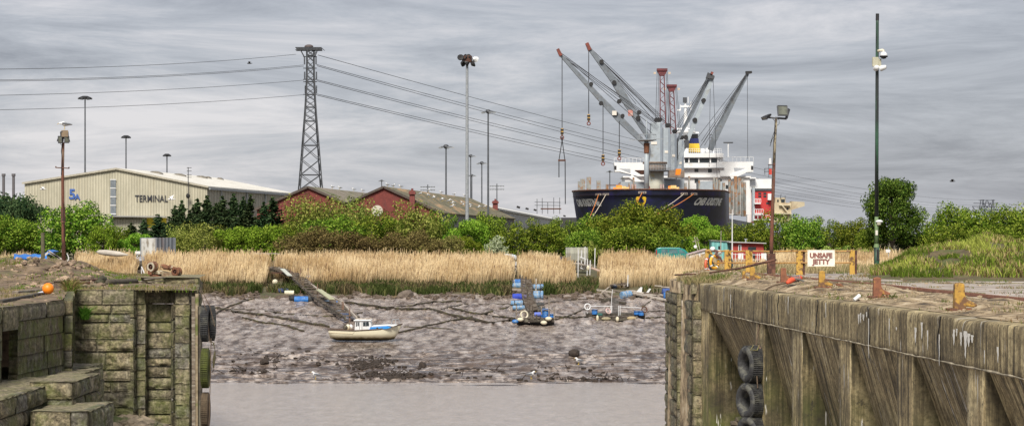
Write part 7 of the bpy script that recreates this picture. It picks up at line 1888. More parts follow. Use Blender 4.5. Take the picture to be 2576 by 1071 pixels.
# old pipes lying near the railing
for k, (a, b_, r, lab) in enumerate((((1698, 691), (1762, 688), .035, 'rusty bar jutting over the corner of the quay'), ((1762, 689), (1850, 676), .04, 'rusty bar rising from the quay corner towards the second post'), ((1850, 677), (1952, 653), .05, 'rusty bar leaning up against the foot of the lamp pole'),
                             ((1780, 690), (1838, 697), .05, 'dark bar lying on the soil below the life rings'), ((1838, 697), (1900, 699), .05, 'dark bar lying on the soil before the far bollards'))):
    mb = MB(); mb.tube([P(*a, 86), P(*b_, 87)], r, 6); mb.solo('rusty_bar', rust2, lab, 'bar')

# railing
RY = lambda u: np.interp(u, [1775, 1990, 2150], [95.0, 92.0, 92.0])
def rbase(u): y = float(RY(u)); x = px(u, y); return Vector((x, y, qg(x, y)))
rlg = thing('jetty_railing', 'yellow post and rail fence across the quay carrying a warning sign', 'railing', rbase(1960))
for (u0, u1, vt) in ((1774, 1786, 627), (1822, 1834, 628), (1875, 1888, 629), (2003, 2019, 629), (2137, 2150, 628)):
    b0, b1 = rbase(u0), rbase(u1); z1 = zt(vt, b0.y); y = (b0.y+b1.y)/2
    mb = MB(); mb.box2((b0.x, y-.06, b0.z-.1), (b1.x, y+.06, z1)); o_ = mb.build('post', yellow, rlg, bevel=.015)
    mb = MB(); mb.box2((b1.x+.004, y-.02, b0.z-.1), (b1.x+.10, y+.10, z1-.03)); mb.build('post_flange', rust2 if u0 > 1990 else yellow, o_)
for (v0, v1, r) in ((631, 631, .035), (660.5, 660.5, .032)):
    for (ua, ub) in ((1776, 1825), (1831, 1877), (1885, 2006), (2015, 2140)):
        a, b_ = P(ua, v0, float(RY(ua))-.10), P(ub, v1, float(RY(ub))-.10); mid = a.lerp(b_, .5) - Vector((0, 0, .02))
        mb = MB(); mb.tube([a, mid, b_], r, 8); mb.build('rail', M('yellow_rail', (.52,.30,.08), (.30,.15,.05), 6, .6, .2, c3=(.12,.05,.03), s3=4), rlg)
sgn = thing('warning_sign', 'white board reading UNSAFE JETTY fixed to the yellow railing', 'sign', P(2066, 669, float(RY(2066))-.2)); ysg = float(RY(2066))-.16
a, b_ = P(2031.5, 669.5, ysg), P(2100, 628.5, ysg)
mb = MB(); mb.box2((a.x, ysg-.015, a.z), (b_.x, ysg+.015, b_.z)); mb.build('panel', M('sign_white', (.80,.77,.68), (.70,.66,.56), 3, .5, .02), sgn)
red_l = M('sign_letters', (.26,.10,.085), (.18,.08,.07), 4)
K2 = ysg/F
put_text('lettering', 'UNSAFE', .285, ((a.x+b_.x)/2-.01, ysg-.02, zt(643.0, ysg)), (1, 0, 0), red_l, sgn, .003, .018, width=57*K2)
put_text('lettering', 'JETTY', .285, ((a.x+b_.x)/2, ysg-.02, zt(658.5, ysg)), (1, 0, 0), red_l, sgn, .003, .018, width=46*K2)
mb = MB()
for u, v in ((2034, 631), (2066, 630.5), (2098, 631), (2034, 666), (2098, 666), (2042, 667), (2081, 667), (2088, 650)): mb.lathe([(0,-.004),(.012,-.004),(.012,.004),(0,.004)], (px(u, ysg), ysg-.02, zt(v, ysg)), (R(90),0,0), 6)
mb.build('fixing_bolt', rust2, sgn)

# floodlight pole near the railing
def crooked(pts, y0): return [P(u, v, y0) for u, v in pts]
yl_ = 92.0; base = P(1940, 683, yl_)
lpole = thing('rusty_lamp_pole', 'rusty lamp pole with two floodlights in a rusty sleeve by the railing', 'lamp pole', (base.x, yl_, .1))
polem = M('pole_rust', (.20,.075,.045), (.045,.02,.015), 4, .85, .4, c3=(.16,.12,.08), s3=2, sc3=(1,1,.4))
polem2 = M('pole_lichen', (.36,.32,.22), (.16,.13,.09), 6, .85, .4, c3=(.06,.05,.04), s3=3, t3=(.5,.56), sc3=(1,1,.5))
mb = MB(); mb.tube(crooked([(1940, 686), (1941, 600), (1945, 480), (1947, 410)], yl_), [.085, .08, .072, .068], 10); mb.build('pole', polem, lpole, smooth=True)
mb = MB(); mb.tube(crooked([(1947, 411), (1949, 360), (1952.5, 298)], yl_), [.066, .060, .055], 10); mb.build('upper_pole', polem2, lpole, smooth=True)
mb = MB(); a = P(1930, 689, yl_); b_ = P(1950, 637, yl_); mb.box2((a.x, yl_-.17, .02), (b_.x, yl_-.10, b_.z)); mb.box2((a.x, yl_-.098, .02), (a.x+.05, yl_+.17, b_.z-.02)); mb.box2((b_.x-.05, yl_-.098, .02), (b_.x, yl_+.17, b_.z-.02)); mb.build('sleeve', rust2, lpole)
def flood(parent, c, w_, h_, d_, rz, rx, name='floodlight', big=True):
    """box lamp with hood, glass and bracket; c is the centre"""
    from mathutils import Euler
    Mx = Euler((rx, 0, rz)).to_matrix(); c = Vector(c)
    def T_(p): return c + Mx @ Vector(p)
    mb = MB(); mb.prism([T_((-w_/2, -d_/2, -h_/2)), T_((w_/2, -d_/2, -h_/2)), T_((w_/2, -d_/2, h_/2)), T_((-w_/2, -d_/2, h_/2))], Mx @ Vector((0, d_*.3, 0)))
    mb.add([T_((-w_/2, -d_/2+d_*.3, -h_/2)), T_((w_/2, -d_/2+d_*.3, -h_/2)), T_((w_/2, -d_/2+d_*.3, h_/2)), T_((-w_/2, -d_/2+d_*.3, h_/2)), T_((-w_/4, d_/2, -h_/4)), T_((w_/4, d_/2, -h_/4)), T_((w_/4, d_/2, h_/4)), T_((-w_/4, d_/2, h_/4))],
           [(0,1,5,4), (1,2,6,5), (2,3,7,6), (3,0,4,7), (4,5,6,7)])
    f_ = mb.build(name, black, parent)
    mb = MB(); mb.prism([T_((-w_*.44, -d_/2-.006, -h_*.42)), T_((w_*.44, -d_/2-.006, -h_*.42)), T_((w_*.44, -d_/2-.006, h_*.42)), T_((-w_*.44, -d_/2-.006, h_*.42))], Mx @ Vector((0, .004, 0))); mb.build('lens', M('lamp_lens', (.16,.17,.14), (.06,.065,.055), 3, .2, 0), f_)
    mb = MB()
    for (p, q) in (((-w_/2, -d_/2, h_/2), (w_/2, -d_/2, h_/2)), ((-w_/2, -d_/2, -h_/2), (w_/2, -d_/2, -h_/2)), ((-w_/2, -d_/2, -h_/2), (-w_/2, -d_/2, h_/2)), ((w_/2, -d_/2, -h_/2), (w_/2, -d_/2, h_/2))): mb.bar(T_(p), T_(q), .03)
    mb.build('bezel_frame', darkst, f_); return f_
flood(lpole, P(1966, 281, yl_-.1), .44, .44, .30, .25, -.25)
flood(lpole, P(1930, 293, yl_), .42, .12, .34, -1.2, .55)
mb = MB(); mb.bar(P(1934, 296, yl_), P(1955, 298, yl_), .07); mb.bar(P(1950, 297, yl_-.02), P(1979, 299, yl_-.05), .05, .09); mb.bar(P(1978, 298, yl_), P(1985, 274, yl_+.1), .04, .12); mb.build('lamp_arm', darkst, lpole)
for pts in ([(1944, 299), (1950, 306), (1949, 340), (1942, 352), (1937, 368)], [(1956, 298), (1960, 303), (1960, 312), (1955, 316)], [(1948, 330), (1943, 345), (1938, 360)], [(1946, 350), (1944, 420), (1941, 470)]):
    mb = MB(); mb.tube([P(u, v, yl_-.09) for u, v in pts], .011, 5); mb.build('wire', black, lpole)
mb = MB(); mb.bar(P(1932, 414, yl_-.05), P(1950, 415, yl_-.05), .05, .03); mb.build('side_bracket', rust2, lpole)
mb = MB(); c = P(1937.5, 413, yl_-.05); mb.lathe([(.0, 0), (.07, 0), (.065, .06), (.06, .19), (.07, .22), (0, .26)], c, n=12); mb.build('beacon', white, lpole)
mb = MB(); mb.box(P(1938, 432, yl_-.08), (.12, .06, .24)); mb.build('red_box', M('red_box', (.55,.05,.03), (.4,.04,.03)), lpole)

# green camera pole
yg = 97.0; gp = thing('camera_pole', 'tall thin green pole with security cameras beside the grass mound', 'pole', P(2205, 685, yg))
gpm = M('pole_green', (.045,.13,.075), (.02,.05,.035), 3, .5, .1, c3=(.015,.02,.02), s3=1.2, sc3=(1,1,.2))
gpl = M('pole_algae', (.16,.24,.10), (.10,.16,.08), 4, .7, .1)
mb = MB(); mb.tube([P(2205.5, 690, yg), P(2205.5, 620, yg)], [.125, .125], 12); mb.build('lower_sleeve', gpm, gp, smooth=True)
mb = MB(); mb.tube([P(2205, 622, yg), P(2205, 613, yg)], [.135, .10], 12); mb.build('collar', gpl, gp)
mb = MB(); mb.tube([P(2205, 614, yg), P(2205, 545, yg)], [.088, .086], 12); mb.build('algae_section', gpl, gp, smooth=True)
mb = MB(); mb.tube([P(2205, 546, yg), P(2206, 300, yg), P(2207, 60, yg), P(2207.3, 36, yg)], [.086, .080, .070, .066], 12); mb.build('pole', gpm, gp, smooth=True)
mb = MB(); mb.tube([P(2207, 52, yg), P(2207.4, 35, yg)], [.078, .078], 10); mb.build('pole_cap', black, gp)
mb = MB(); mb.box(P(2208, 641, yg-.13), (.10, .02, .5)); mb.build('access_panel', black, gp)
mb = MB(); mb.box(P(2205.3, 585, yg-.10), (.10, .02, .22)); mb.build('label_plate', M('plate_pale', (.7,.66,.6)), gp)
mb = MB(); mb.tube([P(2209, 129, yg-.05), P(2216, 127, yg-.15), P(2222, 126, yg-.2)], [.07, .055, .05], 10); mb.tube([P(2222, 126, yg-.2), P(2222.5, 132, yg-.2)], [.05, .05], 8); cm = mb.build('camera_arm', offwh, gp, smooth=True)
mb = MB(); c = P(2223, 138, yg-.2); mb.lathe([(0, .14), (.09, .12), (.15, .04), (.165, -.04), (.16, -.06), (0, -.06)], c, n=16); mb.build('camera_dome', white, cm, smooth=True)
mb = MB(); mb.lathe([(.185, -.06), (.185, -.11), (.13, -.12)], c, n=16); mb.lathe([(.13, -.10), (.11, -.17), (0, -.2)], c, n=14); mb.build('dome_glass', black, cm, smooth=True)
mb = MB(); mb.box(P(2202, 156, yg-.13), (.27, .12, .42)); mb.build('junction_box', M('box_cream', (.45,.44,.34), (.34,.33,.25)), gp)
mb = MB(); mb.box(P(2212, 158, yg-.05), (.16, .12, .34)); mb.build('junction_box', M('box_cream', (.45,.44,.34)), gp)
for c, rot in ((P(2205, 171, yg-.25), (R(80), 0, .15)), (P(2221, 171, yg-.15), (R(75), 0, 1.0))):
    mb = MB(); mb.lathe([(0, .16), (.08, .16), (.12, .02), (.13, -.12)], c, rot, 14); k_ = mb.build('lamp_housing', white, gp, smooth=True)
    mb = MB(); mb.lathe([(.12, -.10), (.05, -.04), (0, -.04)], c, rot, 12); mb.build('lens', black, k_)
mb = MB(); mb.sphere(P(2212, 557, yg-.12), .13, (1.3, .8, .6), 10, 7); mb.build('small_camera', white, gp); mb = MB(); mb.sphere(P(2211, 563, yg-.12), .10, (1, .8, .8), 10, 7); mb.build('small_camera', M('box_cream', (.45,.44,.34)), gp)

# bollards: boot shaped mooring posts
def bollard(u, t_, hgt, mat, label, fpl=False, name='mooring_bollard'):
    y = 64746/(u-920) if t_ is None else None
    # solve for the distance at which (wall line + t_) shows at u
    y = (11.99 + t_) / ((u-1288)/F + .0681); x = px(u, y); z = qg(x, y) - .02
    o = thing(name, label, 'bollard', (x, y, z)); s = hgt
    def L_(p, yy): return (x + p[0]*s, y + yy*s, z + p[1]*s)
    col_ = [(-.24, .0), (-.21, 1.0), (-.02, 1.04), (.14, 1.0), (.15, .62), (.22, .45), (.46, .33), (.60, .26), (.60, .18), (.46, .14), (.20, .20), (.17, .0)]
    mb = MB(); mb.prism([L_(p, -.17) for p in col_], (0, .36*s, 0)); mb.build('post', mat, o, bevel=.03*s/.6)
    mb = MB(); mb.box((x + .02*s, y + .01, z + .03), (.95*s, .8*s, .12*s)); mb.build('base_plate', rust if mat is not yellow else M('bollard_foot', (.22,.17,.09), (.12,.09,.05), 6, .9, .4), o, bevel=.01)
    return o
ybol = M('bollard_yellow', (.50,.30,.05), (.30,.17,.04), 9, .8, .6, c3=(.15,.08,.04), s3=5, t3=(.47,.56))
robol = M('bollard_rust', (.30,.12,.06), (.15,.06,.035), 6, .8, .4, c3=(.42,.24,.06), s3=4, t3=(.55,.65))
bollard(2415, 1.05, .60, ybol, 'nearest mooring bollard, tall and yellow, at the right of the quay edge')['label'] = 'tallest yellow mooring bollard on a square base plate near the quay edge'
bollard(2208, 1.3, .53, robol, 'rusty brown mooring bollard between two yellow ones, taller of the rusty pair')
bollard(2069, 1.4, .50, ybol, 'yellow mooring bollard standing below the warning sign')
bollard(1972, 1.4, .48, robol, 'rusty mooring bollard beside the red fender wrapped in rope')
bollard(1894, 1.4, .46, ybol, 'small yellow mooring bollard left of the lamp pole')
bollard(1872, 1.6, .30, ybol, 'half buried yellow mooring bollard at the foot of the third railing post')
# red fender tube in grey rope, litter
y = 66.0
mb = MB(); a, b_, c_ = P(1980, 711, y), P(1995, 702, y+.3), P(2014, 699, y+.5); mb.tube([a, a.lerp(b_, .5), b_, c_, P(2018, 701, y+.5)], [.045, .085, .085, .08, .04], 10)
fr_ = thing('rope_bound_fender', 'red fender tube bound in grey rope lying behind the rusty bollard', 'fender', a); mb.build('tube', M('fender_red', (.70,.10,.04), (.5,.07,.03), 4), fr_, smooth=True)
for k in range(5):
    c = b_.lerp(c_, k/6.) ; mb = MB(); mb.torus(c, .095, .018, (R(90), 0, 1.3 + .2*k), 14, 5); mb.build('rope_turn', M('rope_grey', (.22,.23,.22), (.10,.10,.10), 12), fr_)
mb = MB(); mb.tube([P(2000, 700, y), P(2018, 705, y+.2), P(2024, 707, y)], [.02, .03, .01], 6); mb.build('rope_end', M('rope_grey', (.22,.23,.22)), fr_)
def onq(u, v): y = 8640/(v-600); x = px(u, y); y2 = y - (qg(x, y))*y/1.6; return Vector((px(u, y2), y2, qg(px(u, y2), y2)))
q = onq(2158, 745); mb = MB(); mb.tube([q + Vector((-.10, 0, .03)), q + Vector((.06, .1, .14))], [.045, .055], 10); mb.solo('plastic_bottle', white, 'white plastic bottle lying on the soil strip', 'bottle')
q = onq(2164, 716); mb = MB(); mb.tube([q + Vector((0,0,.0)), q + Vector((.1,0,.09))], [.06, .07], 12); mb.solo('paper_cup', offwh, 'pale paper cup lying beyond the bottle', 'cup')
mb = MB(); q = onq(2112, 723); mb.rock(q, .13, 77, 1, .5); mb.solo('brick_lump', rust, 'reddish lump of brick between the two yellow bollards', 'stone')

# ropes over the edge and the three tyres
rop = M('old_rope', (.17,.12,.08), (.05,.035,.025), 14, .9, .6)
def wallp(u, v, out=.10):
    """point just in front of the wall face at (u, v)"""
    y = 64746/(u-920) ; x = WX(y) - out; return Vector((x, y, zt(v, y)))
yt_ = 66.2
mb = MB(); mb.tube([P(1996, 707, 66.5), P(1975, 712, 66.4), P(1950, 716, 66.2), P(1934, 723, 66.2), P(1921, 732, 66.2)], .03, 6); mb.tube([P(1921, 732, 66.1), P(1917, 742, 65.9), P(1912, 790, 65.7), P(1903, 862, 65.5), P(1901, 870, 65.5)], .028, 6)
mb.tube([P(1921, 732, 66.0), P(1915, 790, 65.6), P(1911, 868, 65.5)], .02, 5); mb.solo('tyre_rope', rop, 'brown rope running over the wall edge down to the tyres', 'rope')
mb = MB(); mb.tube([P(1908, 868, 65.2), P(1918, 890, 65.2), P(1925, 905, 65.2), P(1938, 932, 65.2)], [.03, .028, .02, .012], 6); mb.solo('frayed_rope', M('rope_pinkish', (.40,.25,.20), (.22,.13,.10), 10), 'frayed pinkish rope end beside the top tyre', 'rope')
def tyre(c, R_, wd, rz, label, tilt=0, name='hanging_tyre', group=None):
    """tyre with its axle horizontal, axle heading rz from +X"""
    o = thing(name, label, 'tyre', c, group); prof_ = [(R_*.56, -wd*.36), (R_*.62, -wd*.47), (R_*.80, -wd*.52), (R_*.93, -wd*.47), (R_*.985, -wd*.38), (R_, 0), (R_*.985, wd*.38), (R_*.93, wd*.47), (R_*.80, wd*.52), (R_*.62, wd*.47), (R_*.56, wd*.36), (R_*.60, 0), (R_*.56, -wd*.36)]
    mb = MB(); mb.lathe(prof_, c, (0, R(90)+tilt, rz), 40); mb.build('casing', rubber, o, smooth=True)
    mb = MB(); from mathutils import Euler
    Mx = Euler((0, R(90)+tilt, rz)).to_matrix()
    for k in range(56):
        a = 2*math.pi*k/56
        for zo in (-.27, 0, .27):
            ct_ = Vector(c) + Mx @ Vector((math.cos(a)*R_*1.0, math.sin(a)*R_*1.0, zo*wd)); t1 = Mx @ Vector((-math.sin(a), math.cos(a), .25)); ax_ = Mx @ Vector((0, 0, 1))
            mb.bar(ct_ - t1*R_*.045, ct_ + t1*R_*.045, .035, wd*.22) if False else mb.bar(ct_ - ax_*wd*.125, ct_ + ax_*wd*.125, R_*.085, .03)
    mb.build('tread', rubber, o); return o
for k, (u, v, hpx, lab, rz) in enumerate(((1893, 915, 92, 'top tyre of the three hanging on the concrete wall', .45), (1891, 1007, 88, 'middle tyre of the three hanging on the concrete wall, tread clearly showing', .62), (1894, 1090, 88, 'lowest tyre of the three hanging on the concrete wall, cut by the picture edge', .75))):
    c = P(u, v, 65.4 - .1*k); tyre(c, hpx/2*65.3/F, .56, rz*.72 + math.pi, lab, group=None)
mb = MB(); mb.tube([P(1895, 868, 65.2), P(1888, 880, 65.0), P(1905, 880, 65.0), P(1910, 868, 65.2)], .02, 5); mb.solo('tyre_lashing', M('lashing', (.22,.20,.08), (.10,.09,.04), 10), 'mossy rope lashing over the top tyre', 'rope')
# the second pair of ropes between tyres
mb = MB(); mb.tube([P(1904, 945, 64.9), P(1906, 975, 64.9)], .02, 5); mb.solo('tyre_tie', rop, 'short rope tying the top tyre to the middle one', 'rope')

# life rings and rope bundles on the first posts
yl2 = float(RY(1790)) - .3
ring('yellow life ring with white bands hanging on the first railing posts', P(1797.5, 659, yl2), .265, .062, M('ring_yellow', (.78,.42,.03), (.65,.33,.03), 2, .5, 0), (R(90), 0, .75), band=white)
ring('faded orange life ring hanging behind the yellow one', P(1780, 666, yl2-.05), .27, .065, M('ring_orange', (.55,.12,.05), (.42,.09,.04), 2, .5, 0), (R(90), 0, 1.15), band=white)
bt = M('net_blue', (.06,.14,.17), (.03,.06,.08), 12, .9, .6)
for k, (pts, r, lab) in enumerate((([(1788, 640), (1786, 655), (1790, 672), (1793, 680)], [.09, .10, .13, .06], 'bundle of blue-green rope between the two life rings'), ([(1837, 643), (1839, 655), (1840, 668), (1838, 679)], [.03, .07, .08, .02], 'coil of blue-green rope hanging on the second railing post'))):
    mb = MB(); mb.tube([P(u, v, yl2+.05) for u, v in pts], r, 7); mb.solo('rope_bundle', bt, lab, 'rope')
mb = MB(); mb.tube([P(1796, 629, yl2), P(1806, 632, yl2), P(1800, 640, yl2), P(1812, 648, yl2), P(1818, 662, yl2)], [.05, .09, .07, .05, .03], 7); mb.solo('rag_bundle', M('rag_brown', (.16,.07,.06), (.08,.04,.04), 8), 'brown rag and rope tangle over the top rail', 'rag')
mb = MB(); mb.rock(P(1792, 626, yl2), .12, 90, 1, .8); mb.solo('white_rag', white, 'white rag on top of the railing beside the life rings', 'rag')

# ------------------------------------------------------------------ left quay: pole with gull, rubble, timbers, machinery
def lg(x, y): return float(leftz(x, y))
def onl(u, v, dz=0):
    ys_a = np.arange(45, 100, .1); xs_a = (u-1288)*ys_a/F; zz_a = leftz(xs_a, ys_a)
    y = float(ys_a[int(np.argmin(np.abs(600 - (zz_a-1.6)*F/ys_a - v)))]); x = px(u, y); return Vector((x, y, lg(x, y)+dz))
yp2 = 86.0
gl = thing('gull_lamp_pole', 'rusty lamp pole with a crosspiece and twin lamps under a perching gull', 'lamp pole', P(159, 672, yp2))
mb = MB(); mb.tube([P(161, 682, yp2), P(159.5, 600, yp2), P(158, 500, yp2), P(157.5, 420, yp2), P(159, 358, yp2)], [.085, .075, .065, .06, .055], 10); mb.build('pole', polem, gl, smooth=True)
mb = MB(); mb.tube([P(159, 560, yp2), P(158.5, 523, yp2)], [.10, .09], 10); mb.build('collar', rust2, gl)
mb = MB(); mb.bar(P(140, 421.5, yp2-.07), P(174, 423.5, yp2-.07), .04); mb.bar(P(140.5, 422, yp2-.07), P(140.5, 418, yp2-.07), .04); mb.bar(P(173.5, 424, yp2-.07), P(173.5, 420, yp2-.07), .04); mb.build('crosspiece', rust2, gl)
f_ = flood(gl, P(163, 337, yp2-.05), .30, .30, .26, .1, .5)
flood(gl, P(154.5, 351, yp2-.1), .16, .27, .22, -.3, .1); flood(gl, P(167, 351, yp2-.1), .17, .25, .22, .35, .1)
mb = MB(); mb.box(P(163, 336, yp2-.24), (.26, .03, .26)); mb.build('lamp_cover', M('lamp_tan', (.28,.21,.13), (.14,.10,.07), 4), gl)
mb = MB(); mb.tube([P(144, 356, yp2), P(145, 350, yp2), P(150, 350, yp2)], .02, 5); mb.tube([P(169, 350, yp2), P(174, 351, yp2), P(175.5, 357, yp2)], .02, 5); mb.tube([P(148, 352, yp2-.15), P(148.5, 359, yp2-.15), P(157, 360, yp2-.15)], .015, 5); mb.build('lamp_bracket', black, gl)
for pts in ([(156, 362), (154, 380), (156.5, 400), (154, 440)], [(158, 510), (160, 545), (161, 600)], [(151, 356), (154, 366), (157, 362)]):
    mb = MB(); mb.tube([P(u, v, yp2-.09) for u, v in pts], .011, 5); mb.build('wire', black, gl)
g0.location = P(160.5, 325.5, yp2-.05); g0.rotation_euler = (0, 0, .12); g0.scale = (1.12,)*3
mb = MB(); mb.tube([P(108, 668, 88), P(107.5, 585, 88)], [.085, .075], 8); mb.solo('wooden_post', M('post_olive', (.13,.12,.07), (.07,.06,.04), 5, .9, .4), 'plain dark wooden post left of the rusty lamp pole', 'post')
mb = MB(); mb.tube([P(168, 637, 86), P(171, 643, 86), P(173, 650, 86), P(168, 662, 86), P(167, 672, 86)], [.012, .02, .025, .02, .015], 6); mb.solo('white_hose', white, 'white hose end sticking up behind the rusty lamp pole', 'hose')
# blue tarpaulin sheet and white trestle
mb = MB(); nx = 16; V_ = []
for i in range(nx+1):
    u = 35 + (118-35)*i/nx
    for j, (v, dy) in enumerate(((657, -.4), (650, -.5), (645, -.2), (641, .4), (639, 1.2))): V_.append(P(u, v + 1.2*math.sin(i*1.3+j) - (3 if i > 12 and j > 2 else 0)*(i-12)/4, 92+dy))
mb.add(V_, [(i*5+j, (i+1)*5+j, (i+1)*5+j+1, i*5+j+1) for i in range(nx) for j in range(4)]); mb.prism([P(112, 640, 92.4), P(122, 628, 92.4), P(136, 632, 92.4), P(124, 640, 92.4)], (0, 1, 0)); mb.solo('blue_tarpaulin', M('tarp_blue', (.015,.20,.62), (.01,.09,.35), 1.4, .5, .5, dist=.1), 'bright blue tarpaulin sheet behind the rubble heap', 'tarpaulin')
tr = thing('white_trestle', 'weathered white timber trestle between the post and the lamp pole', 'trestle', P(125, 660, 89))
for a, b_ in (((83, 655), (108, 646)), ((84, 655), (107, 663)), ((108, 646), (124, 632)), ((122, 631), (150, 650)), ((126, 636), (156, 652))):
    mb = MB(); mb.bar(P(*a, 89), P(*b_, 89), .05, .07); mb.build('beam', M('trestle_white', (.62,.58,.54), (.36,.32,.29), 6), tr)
# orange buoy with a white bottle-like neck
c = P(121, 725.5, 61.3); by_ = thing('orange_buoy', 'round orange buoy lying on the left quay', 'buoy', c - Vector((0,0,.16)))
mb = MB(); mb.sphere(c, .163, (1.02,1,1), 28, 18); mb.build('ball', orange, by_, smooth=True)
mb = MB(); mb.tube([c + Vector((-.28, -.05, -.12)), c + Vector((-.14, 0, -.10))], [.018, .04], 8); mb.build('eye', M('buoy_eye', (.55,.58,.66), (.4,.42,.5)), by_)
# round stub, timbers, rusty beams, slabs
def olb(u0, v0, u1, v1, w_, h_, mat, name, lab, cat, dy=0, bev=.02, rough=False):
    a, b_ = onl(u0, v0), onl(u1, v1); mb = MB(); mb.bar(a + Vector((0, 0, h_/2-.02)), b_ + Vector((0, dy, h_/2-.02)), w_, h_); return mb.solo(name, mat, lab, cat, bevel=bev)
q = onl(147, 724); mb = MB(); mb.lathe([(0,0),(.15,0),(.15,.20),(.19,.215),(.19,.25),(0,.265)], q, n=16); mb.solo('iron_stub', M('stub_brown', (.15,.11,.08), (.07,.05,.04), 8, .9, .5), 'short round iron mooring stub with a flat cap behind the buoy', 'bollard')
olb(160, 716, 222, 714, .18, .09, rust, 'rusty_beam', 'flat rusty beam lying right of the round stub, longest', 'beam'); olb(162, 709, 250, 707, .2, .10, rust2, 'rusty_beam', 'dark rusty girder behind the long flat beam', 'beam'); olb(164, 711, 205, 710, .1, .05, M('beam_pink', (.36,.16,.11), (.24,.10,.07), 8), 'rusty_beam', 'thin pinkish rusty bar on top of the girder', 'beam')
olb(160, 728, 232, 723, .16, .12, M('timber_mossy', (.22,.20,.11), (.11,.09,.05), 6, .9, .5), 'mossy_timber', 'mossy squared timber lying at the edge before the rusty beams', 'timber')
olb(0, 762, 118, 739, .14, .10, woodd, 'edge_timber', 'long dark timber edging the left dock wall', 'timber'); olb(38, 738, 100, 733, .2, .10, wood, 'grey_timber', 'short grey timber lying left of the buoy', 'timber')
mb = MB(); a, b_ = onl(270, 716), onl(344, 713); mb.tube([a + Vector((0,0,.06)), a.lerp(b_, .04) + Vector((0,0,.07)), a.lerp(b_, .96) + Vector((0,0,.07)), b_ + Vector((0,0,.06))], [.08, .12, .12, .08], 14); mb.solo('round_fender_log', M('log_dark', (.10,.085,.06), (.05,.04,.03), 6, .9, .5), 'thick dark round log lying in the middle of the pier top', 'log', smooth=True)
mb = MB(); mb.rock(onl(258, 709, .05), .22, 50, 1, .8); mb.rock(onl(250, 711, .02), .15, 51, 1, .7); mb.solo('weed_lump', M('weed_dark', (.05,.05,.02), (.025,.022,.012)), 'dark weedy lump beside the round log', 'lump')
# slab of stone on the far side of the pier head
slab = thing('stone_slab', 'long low block of stone capping the far side of the pier', 'slab', P(440, 712, 76))
stone_face(slab, 'slab_face', (px(412, 76), 76.2), (px(499, 76), 76.0), -.05, .23, st1, 401, course=(.3, .31), length=(1.2, 2), bulge=.03)
stone_face(slab, 'slab_face', (px(352, 78), 78.2), (px(412, 78), 78.0), -.05, .20, st1, 403, course=(.3, .31), length=(.5, .9), bulge=.03)
xg, yg2 = np.meshgrid(np.linspace(px(412, 76), px(499, 76)+.02, 22), np.linspace(75.96, 82, 30), indexing='ij'); grid_mesh('slab_top', xg - (yg2-76)*.10, yg2, .225 + .02*fbm(xg*2, yg2*2, 0, 3, 5), st4, parent=slab, loc=wloc(slab))
xg, yg2 = np.meshgrid(np.linspace(px(352, 78), px(412, 78)+.02, 18), np.linspace(77.96, 82, 20), indexing='ij'); grid_mesh('slab_top', xg, yg2, .195 + .02*fbm(xg*2, yg2*2, 0, 3, 6), st4, parent=slab, loc=wloc(slab))
for k, (u0, v0, u1, v1, lab) in enumerate(((365, 702, 412, 697, 'thin grey plank lying under the rusty machine'), (375, 709, 410, 706, 'thin grey plank lying before the stone slab'), (352, 707, 378, 712, 'crossed stick on the pier top'))):
    mb = MB(); mb.bar(P(u0, v0, 76.5), P(u1, v1, 77), .16, .03); mb.solo('grey_plank', wood, lab, 'plank')
# rusty machine on two flanged wheels
mc = thing('rusty_machine', 'rusty winch chassis with two iron wheels lying on the pier', 'machinery', P(415, 699, 80)); ym = 80.0
dr_ = M('machine_rust', (.24,.10,.045), (.06,.03,.02), 7, .85, .5, c3=(.42,.36,.26), s3=4, t3=(.56,.64))
def wheel(u, v, Rr, wd, rz, hubm):
    c = P(u, v, ym); mb = MB(); mb.lathe([(Rr*.62, -wd/2), (Rr*.9, -wd/2), (Rr, -wd*.42), (Rr*.93, -wd*.2), (Rr*.93, wd*.3), (Rr, wd*.45), (Rr*.9, wd/2), (Rr*.6, wd/2), (Rr*.62, -wd/2)], c, (R(90), 0, rz), 28); w_ = mb.build('wheel', dr_, mc, smooth=True)
    mb = MB(); from mathutils import Euler
    mb.lathe([(Rr*.46, wd*.50), (Rr*.50, wd*.56), (Rr*.78, wd*.58), (Rr*.82, wd*.5)], c, (R(90), 0, rz), 24); mb.build('rim', hubm, w_)
    mb = MB(); mb.lathe([(0, -wd*.4), (Rr*.2, -wd*.4), (Rr*.2, wd*.55), (0, wd*.6)], c, (R(90), 0, rz), 12); Mx = Euler((R(90), 0, rz)).to_matrix()
    for k in range(6): a = k*math.pi/3; mb.bar(c, c + Mx @ Vector((Rr*.6*math.cos(a), Rr*.6*math.sin(a), 0)), .03, .05)
    mb.build('hub', rust2, w_)
wheel(383.5, 671, .215, .22, -.5, M('rim_cream', (.46,.42,.32), (.30,.26,.2), 5)); wheel(445, 683, .175, .24, -.5, rust)
mb = MB(); mb.prism([P(u, v, ym-.05) for u, v in ((386, 682), (400, 679), (436, 688), (437, 696), (420, 698), (395, 693), (386, 690))], (0, .35, 0)); mb.build('chassis', M('chassis_mottled', (.30,.26,.17), (.14,.07,.04), 9, .85, .5, c3=(.48,.44,.34), s3=7, t3=(.54,.6)), mc, bevel=.02)
mb = MB(); mb.tube([P(404, 667, ym), P(412, 669, ym), P(430, 676, ym)], [.05, .09, .08], 10); mb.tube([P(411, 673, ym-.1), P(424, 675, ym-.1)], [.07, .06], 10); mb.bar(P(425, 669, ym), P(440, 676, ym), .10, .12); mb.build('gear_shaft', dr_, mc, smooth=True)
mb = MB(); mb.box(P(393, 693, ym+.1), (.45, .3, .14), ry=.05); mb.box(P(378, 685, ym), (.16, .2, .16)); mb.build('base_bracket', rust, mc)
